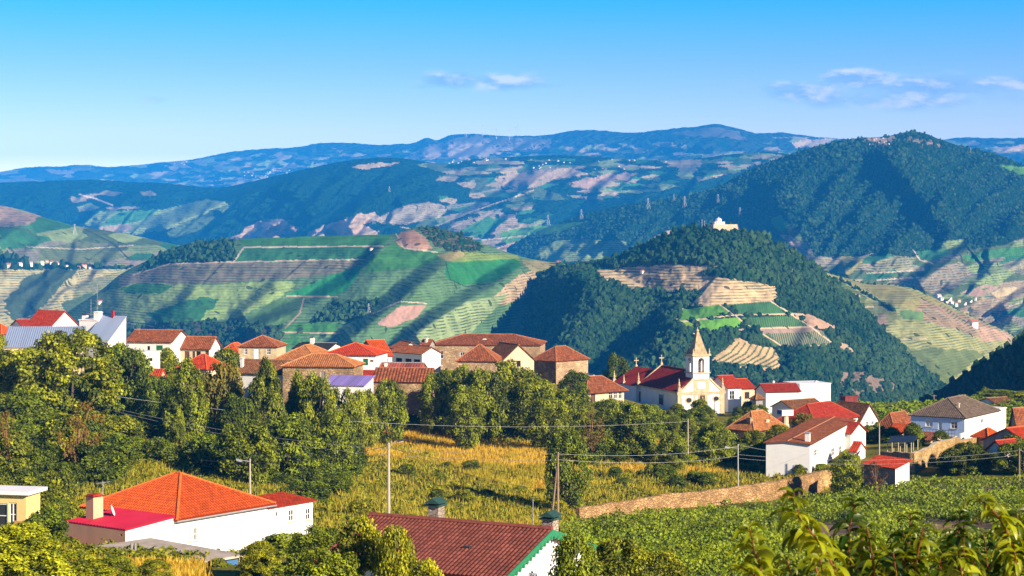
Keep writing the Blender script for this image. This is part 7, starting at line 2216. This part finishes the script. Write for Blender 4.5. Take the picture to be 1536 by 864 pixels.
# ------------------------------------------------------------------ far things on the hills
def chapel():
    p = h7.at(1086, 343.5)
    sc = p.y / F
    e = empty('hilltop_chapel', (p.x, p.y, p.z - 1.0), math.radians(14), 'pale chapel with terrace and round upper storey on top of the conical hill', 'chapel')
    k = sc
    m = MB(); m.box((-19 * k, -4, -3), (19 * k, 5, 7.0 * k + 1), CREAM); m.box((2 * k, -4.1, -3), (20 * k, 5.1, 4 * k + 1), GRANITE); m.build('terrace_wall', e)
    m = MB(); m.box((-16 * k, -2.5, 7 * k + 1.003), (0, 4, 11 * k + 1), WHITE); w = m.build('hall', e)
    m = MB()
    for q in range(4): m.box((-14 * k + q * 3.5 * k, -2.56, 8 * k + 1), (-12.6 * k + q * 3.5 * k, -2.503, 10 * k + 1), GLASS)
    m.build('windows', w)
    m = MB(); m.lathe([(4.5 * k, 0), (4.5 * k, 4 * k), (3.6 * k, 4.1 * k), (2.0 * k, 5.4 * k), (.3 * k, 6 * k), (.1, 7.6 * k)], WHITE2, 14, (-8 * k, .8, 11 * k + 1.003)); m.build('round_tower', e)
    for q, (px, pt) in enumerate(((1053, 329), (1057, 331))):
        b = h7.at(px, 344); t = -(pt - HY) / F * b.y
        m = MB(); m.tube([(0, 0, -1), (0, 0, t - b.z)], .28, STEEL, 6); m.tube([(-.6, 0, (t - b.z) * .9), (.6, 0, (t - b.z) * .9)], .1, STEEL, 5)
        o = m.build('mast'); o.location = b
        tag(o, ('taller' if q == 0 else 'shorter') + ' thin mast beside the hilltop chapel', 'mast')


chapel()


def pylon_mesh():
    m = MB()
    for sx in (-1, 1):
        for sy in (-1, 1):
            m.tube([(sx * .16, sy * .16, 0), (sx * .05, sy * .05, .62), (sx * .03, sy * .03, 1.0)], .007, STEEL, 4)
    for i in range(9):
        z0, z1 = i / 9, (i + 1) / 9; w0, w1 = .16 - .13 * min(1, z0 * 1.4), .16 - .13 * min(1, z1 * 1.4)
        for sy in (-1, 1):
            m.tube([(-w0, sy * w0, z0), (w1, sy * w1, z1)], .0035, STEEL, 3); m.tube([(w0, sy * w0, z0), (-w1, sy * w1, z1)], .0035, STEEL, 3)
    for z, w in ((.70, .24), (.82, .20), (.93, .15)):
        m.tube([(-w, 0, z), (0, 0, z + .03), (w, 0, z)], .006, STEEL, 4)
    o = m.build('pylon'); me = o.data; bpy.data.objects.remove(o); return me


PYM = pylon_mesh()
for (hl, px, pt, pb) in ((h3, 822, 322, 338), (h3, 872, 314, 329), (h3, 972, 297, 314), (h3, 1011, 291, 301), (h2, 760, 331, 348), (h3, 802, 332, 340), (h3, 1027, 294, 313), (h3, 1077, 291, 304), (h3, 1110, 311, 326), (h3, 1351, 361, 370), (h3, 1456, 221, 230),
                         (h2, 560, 322, 336), (h2, 640, 318, 330), (h4, 112, 336, 352), (h5, 553, 455, 470), (h2, 584, 279, 288)):
    p = hl.at(px, pb); h = (pb - pt) / F * p.y
    o = link_mesh('pylon', PYM); o.location = p; o.scale = (h, h, h); o.rotation_euler = (0, 0, .5)
    tag(o, 'slender grey lattice pylon of the power line across the far hills', 'pylon', 'power line pylons on the far hills')


def turbine_mesh():
    m = MB(); m.tube([(0, 0, 0), (0, 0, 1)], .028, FRAME, 8, .016); m.box((-.03, -.06, .985), (.03, .06, 1.035), FRAME)
    for k in range(3):
        a = .4 + k * 2.094
        d = Vector((math.sin(a), 0, math.cos(a)))
        m.tube([Vector((0, -.065, 1.01)), Vector((0, -.065, 1.01)) + d * .25, Vector((0, -.065, 1.01)) + d * .55], .02, FRAME, 5, .005)
    o = m.build('wind_turbine'); me = o.data; bpy.data.objects.remove(o); return me


TBM = turbine_mesh()
for px, pt, pb in ((699, 190, 204), (724, 188, 204), (745, 194, 209), (764, 195, 210), (776, 191, 205), (424, 216, 222)):
    p = h1.at(px, max(pb, float(np.interp(px, h1.px, h1.top)) + .6)); h = (pb - pt) / F * p.y
    o = link_mesh('wind_turbine', TBM); o.location = p; o.scale = (h, h, h); o.rotation_euler = (0, 0, R.uniform(-.5, .5))
    tag(o, 'tiny white wind turbine on the crest of the farthest ridge', 'wind turbine', 'wind turbines on the farthest ridge')


def far_house_mesh(wallm, roofm):
    m = MB(); m.box((-.5, -.35, -.3), (.5, .35, .42), wallm)
    m.poly([(-.55, -.4, .42), (.55, -.4, .42), (.55, 0, .72), (-.55, 0, .72)], roofm); m.poly([(.55, .4, .42), (-.55, .4, .42), (-.55, 0, .72), (.55, 0, .72)], roofm)
    m.poly([(.5, -.35, .42), (.5, .35, .42), (.5, 0, .7)], wallm); m.poly([(-.5, .35, .42), (-.5, -.35, .42), (-.5, 0, .7)], wallm)
    o = m.build('far_house'); me = o.data; bpy.data.objects.remove(o); return me


FH = [far_house_mesh(WHITE2, mat_plain('far_roof', (0.42, 0.16, 0.08), var=.1)), far_house_mesh(WHITE2, mat_plain('far_pale_roof', (0.55, 0.45, 0.38), var=.1)), far_house_mesh(CREAM, mat_plain('far_roof', (0.42, 0.16, 0.08)))]


def hamlet(hl, spots, size, label, group):
    for (px, py) in spots:
        p = hl.at(px, py); s_ = size / F * p.y * R.uniform(.7, 1.35)
        o = link_mesh('far_house', FH[R.randrange(3)]); o.location = p; o.scale = (s_, s_, s_); o.rotation_euler = (0, 0, R.uniform(.3, 1.2))
        tag(o, label, 'house', group)


def spots(n, x0, x1, y0, y1): return [(R.uniform(x0, x1), R.uniform(y0, y1)) for _ in range(n)]


hamlet(h1, spots(26, 365, 450, 256, 266), 2.2, 'minute white house of the hamlet on the far blue plateau at left', 'houses of the far plateau hamlet')
hamlet(h1, spots(6, 262, 290, 243, 248), 2.2, 'minute white house on the left end of the farthest ridge', 'houses on the farthest ridge at left')
hamlet(h2, spots(24, 800, 1010, 240, 256), 2.6, 'minute pale house scattered over the middle plateau', 'houses scattered over the middle plateau')
hamlet(h2, spots(12, 670, 760, 238, 246), 2.4, 'minute pale house on the plateau below the wind turbines', 'houses on the plateau below the wind turbines')
hamlet(h1, spots(12, 1185, 1245, 208, 218), 2.2, 'minute pale house on the far slope left of the forest mountain', 'houses on the far slope by the forest mountain')
hamlet(h3, spots(16, 1302, 1345, 208, 218), 2.4, 'small stone house near the top of the forest mountain', 'houses near the top of the forest mountain')
hamlet(h4, [(62, 396), (70, 393), (78, 396), (85, 397), (118, 402), (126, 401), (134, 403), (12, 400), (30, 398), (45, 398), (100, 400)], 6, 'small pale house of the valley hamlet below the left slope', 'houses of the left valley hamlet')
hamlet(h3, [(1412, 449), (1419, 453), (1427, 455), (1433, 458), (1438, 452), (1446, 456), (1424, 450), (1408, 446), (1455, 452), (1462, 449)], 6, 'small white house of the hamlet beyond the pale vineyard slope', 'houses of the hamlet beyond the vineyard slope')
for hl, px, py, s_, lab in ((h6, 1459, 489, 14, 'white farmhouse with dark gable at the edge of the pale vineyard slope'), (h5, 838, 397, 8, 'pale farmhouse at the right end of the terraced hill'), (h7, 964, 409, 6, 'tiny white hut at the top of the tan terraces'),
                            (h5, 557, 375, 5, 'tiny white hut on the crest of the terraced hill'), (h5, 150, 455, 7, 'small white house on the lower left of the terraced hill'), (h4, 165, 472, 8, 'white house behind the wedge shaped roof')):
    p = hl.at(px, py); q = s_ / F * p.y
    o = link_mesh('far_house', FH[0]); o.location = p; o.scale = (q, q, q); o.rotation_euler = (0, 0, .7)
    tag(o, lab, 'house')

# ------------------------------------------------------------------ peach tree right in front of the camera
PEACHL = mat_leaf('peach_leaves', (0.022, 0.060, 0.003), (0.42, 0.47, 0.012), 0.5, 0.35)
TWIG = mat_plain('red_twig', (0.22, 0.075, 0.03), var=0.15, scale=20)


def leaf_blade(base, direc, length, width, droop, fold, r):
    """one lance shaped leaf, arched and folded along its midrib: 7 x 3 vertices"""
    d = Vector(direc).normalized(); side = d.cross(Vector((0, 0, 1)))
    if side.length < 1e-3: side = Vector((1, 0, 0))
    side.normalize()
    side = (Matrix.Rotation(r.uniform(-1.3, 1.3), 3, d) @ side).normalized()
    p = Vector(base); out = []
    n = 7
    for i in range(n):
        t = i / (n - 1)
        w = width * (math.sin(math.pi * (t * .93 + .05)) ** .8)
        up = side.cross(d).normalized()
        out += [p + side * w + up * (w * fold), p.copy(), p - side * w + up * (w * fold)]
        p = p + d * (length / (n - 1))
        d = (d + Vector((0, 0, -droop / n * 2.2)) + up * r.uniform(-.05, .05)).normalized()
    return out


def peach():
    r = random.Random(77)
    D0 = 7.6
    g = Vector((3.2, 7.9, float(gz(3.2, 7.9))))
    e = empty('peach_tree', g, 0, 'young peach tree with drooping yellow green leaves close in the lower right corner', 'tree')
    shoots = [  # pixel polylines from the tip down, depth, leaf tone
        ([(1190, 738), (1196, 762), (1202, 790), (1216, 830), (1240, 900)], 7.0, 0.55, (1190, 738)),
        ([(1196, 773), (1215, 795), (1238, 828), (1262, 870), (1280, 930)], 6.6, 1.0, None),
        ([(1124, 790), (1128, 815), (1140, 850), (1160, 910)], 7.0, 0.75, None),
        ([(1110, 850), (1140, 865), (1180, 900)], 6.4, 0.95, None),
        ([(1283, 752), (1276, 780), (1272, 815), (1280, 870), (1290, 930)], 7.6, 0.18, None),
        ([(1300, 790), (1306, 820), (1312, 860), (1315, 920)], 7.2, 0.45, None),
        ([(1366, 772), (1364, 800), (1360, 840), (1365, 900)], 7.9, 0.30, None),
        ([(1385, 790), (1378, 820), (1372, 870), (1378, 930)], 7.4, 0.50, None),
        ([(1440, 770), (1436, 800), (1440, 840), (1446, 900)], 8.2, 0.12, None),
        ([(1468, 748), (1490, 765), (1506, 785), (1524, 830), (1540, 900)], 7.4, 0.85, None),
        ([(1525, 770), (1530, 800), (1536, 850), (1540, 920)], 7.8, 0.30, None),
        ([(1438, 826), (1440, 850), (1450, 900)], 6.8, 0.90, None),
        ([(1522, 828), (1526, 860), (1530, 920)], 6.6, 0.80, None),
        ([(1340, 830), (1345, 865), (1350, 920)], 7.0, 0.25, None),
        ([(1475, 800), (1480, 840), (1486, 900)], 7.8, 0.20, None),
        ([(1230, 838), (1236, 870), (1246, 930)], 6.5, 0.85, None),
        ([(1410, 838), (1412, 870), (1416, 930)], 7.4, 0.35, None),
        ([(1180, 838), (1190, 870), (1200, 930)], 6.8, 0.6, None),
        ([(1560, 745), (1556, 790), (1552, 860), (1550, 930)], 7.8, 0.4, None),
    ]
    for q in range(30):
        x, y = r.uniform(1290, 1560), r.uniform(785, 850)
        shoots.append(([(x, y), (x + r.uniform(-8, 8), y + 35), (x + r.uniform(-12, 14), y + 75), (x + r.uniform(-14, 18), 940)], r.uniform(7.4, 9.2), r.choice([.12, .2, .3, .5]), None))
    V, A = [], []
    for si, (pl, D, tone, _) in enumerate(shoots):
        pts = [P(x, y, D + .05 * i) - g for i, (x, y) in enumerate(pl)]
        fine = []
        for a, b in zip(pts[:-1], pts[1:]):
            n = max(2, int((b - a).length / .028))
            fine += [a + (b - a) * i / n for i in range(n)]
        fine.append(pts[-1])
        base = Vector((r.uniform(-.25, .25), r.uniform(-.2, .2), 1.5))
        m = MB(); m.tube([fine[i] for i in range(0, len(fine), 4)] + [fine[-1]], .0025, TWIG, 6, .006); m.tube([fine[-1], (fine[-1] + base) / 2 + Vector((0, 0, -.15)), base], .0085, TWIG, 6, .026)
        m.build('branch', e)
        for i, p in enumerate(fine):
            if p.z < fine[0].z - 0.55 and i % 2: continue
            for q in range(3):
                an = 2.4 * i + r.uniform(-.7, .7) + q * 3
                up = .55 - .5 * min(1, i / 14)
                dr = Vector((math.cos(an), math.sin(an) * .8, up + r.uniform(-.2, .2)))
                Lf = r.uniform(.085, .14) * (.5 + .5 * min(1, (i + 2) / 6))
                pts_ = leaf_blade(p, dr, Lf, Lf * .13, r.uniform(.7, 1.9), r.uniform(.1, .7), r)
                V += [tuple(v) for v in pts_]
                tn = min(1, max(0, tone * .95 - .10 + r.uniform(-.25, .25)))
                A += [(tn, tn, tn, 1)] * 21
    nl = len(V) // 21
    k = np.arange(6)
    q = np.concatenate([np.stack([3 * k, 3 * k + 1, 3 * k + 4, 3 * k + 3], 1), np.stack([3 * k + 1, 3 * k + 2, 3 * k + 5, 3 * k + 4], 1)])
    Q = (q[None] + 21 * np.arange(nl)[:, None, None]).reshape(-1, 4)
    o = link_mesh('foliage', np_mesh('foliage', V, [Q], PEACHL, smooth=True, attrs={'lc': np.array(A)}), e)
    o.color = (1, 1, 1, 1)
    m = MB(); m.tube([(0, 0, -.3), (.03, 0, .5), (-.02, .03, 1.1), (0, 0, 1.55)], .075, BARK, 9, .05); m.build('trunk', e)


peach()
# ------------------------------------------------------------------ air
def build_haze():
    m = bpy.data.materials.new('haze_air')
    m.use_nodes = True
    nt = m.node_tree
    nt.nodes.clear()
    out = nt.nodes.new('ShaderNodeOutputMaterial')
    pv = nt.nodes.new('ShaderNodeVolumePrincipled')
    pv.inputs['Color'].default_value = HAZE_COLOR
    pv.inputs['Density'].default_value = HAZE_DENSITY
    pv.inputs['Density Attribute'].default_value = ''
    pv.inputs['Anisotropy'].default_value = -0.3
    nt.links.new(pv.outputs[0], out.inputs['Volume'])
    try: m.cycles.homogeneous_volume = True
    except Exception: pass
    x, y0, y1, z0, z1 = 12000.0, -400.0, 15600.0, -341.0, 672.0
    V = [(-x, y0, z0), (x, y0, z0), (x, y1, z0), (-x, y1, z0), (-x, y0, z1), (x, y0, z1), (x, y1, z1), (-x, y1, z1)]
    Fc = [(0, 3, 2, 1), (4, 5, 6, 7), (0, 1, 5, 4), (1, 2, 6, 5), (2, 3, 7, 6), (3, 0, 4, 7)]
    o = link_mesh('haze', np_mesh('haze', V, [np.array(Fc)], m))
    o['kind'] = 'stuff'
    tag(o, 'thin blue haze in the air over the whole valley', 'haze')


build_haze()
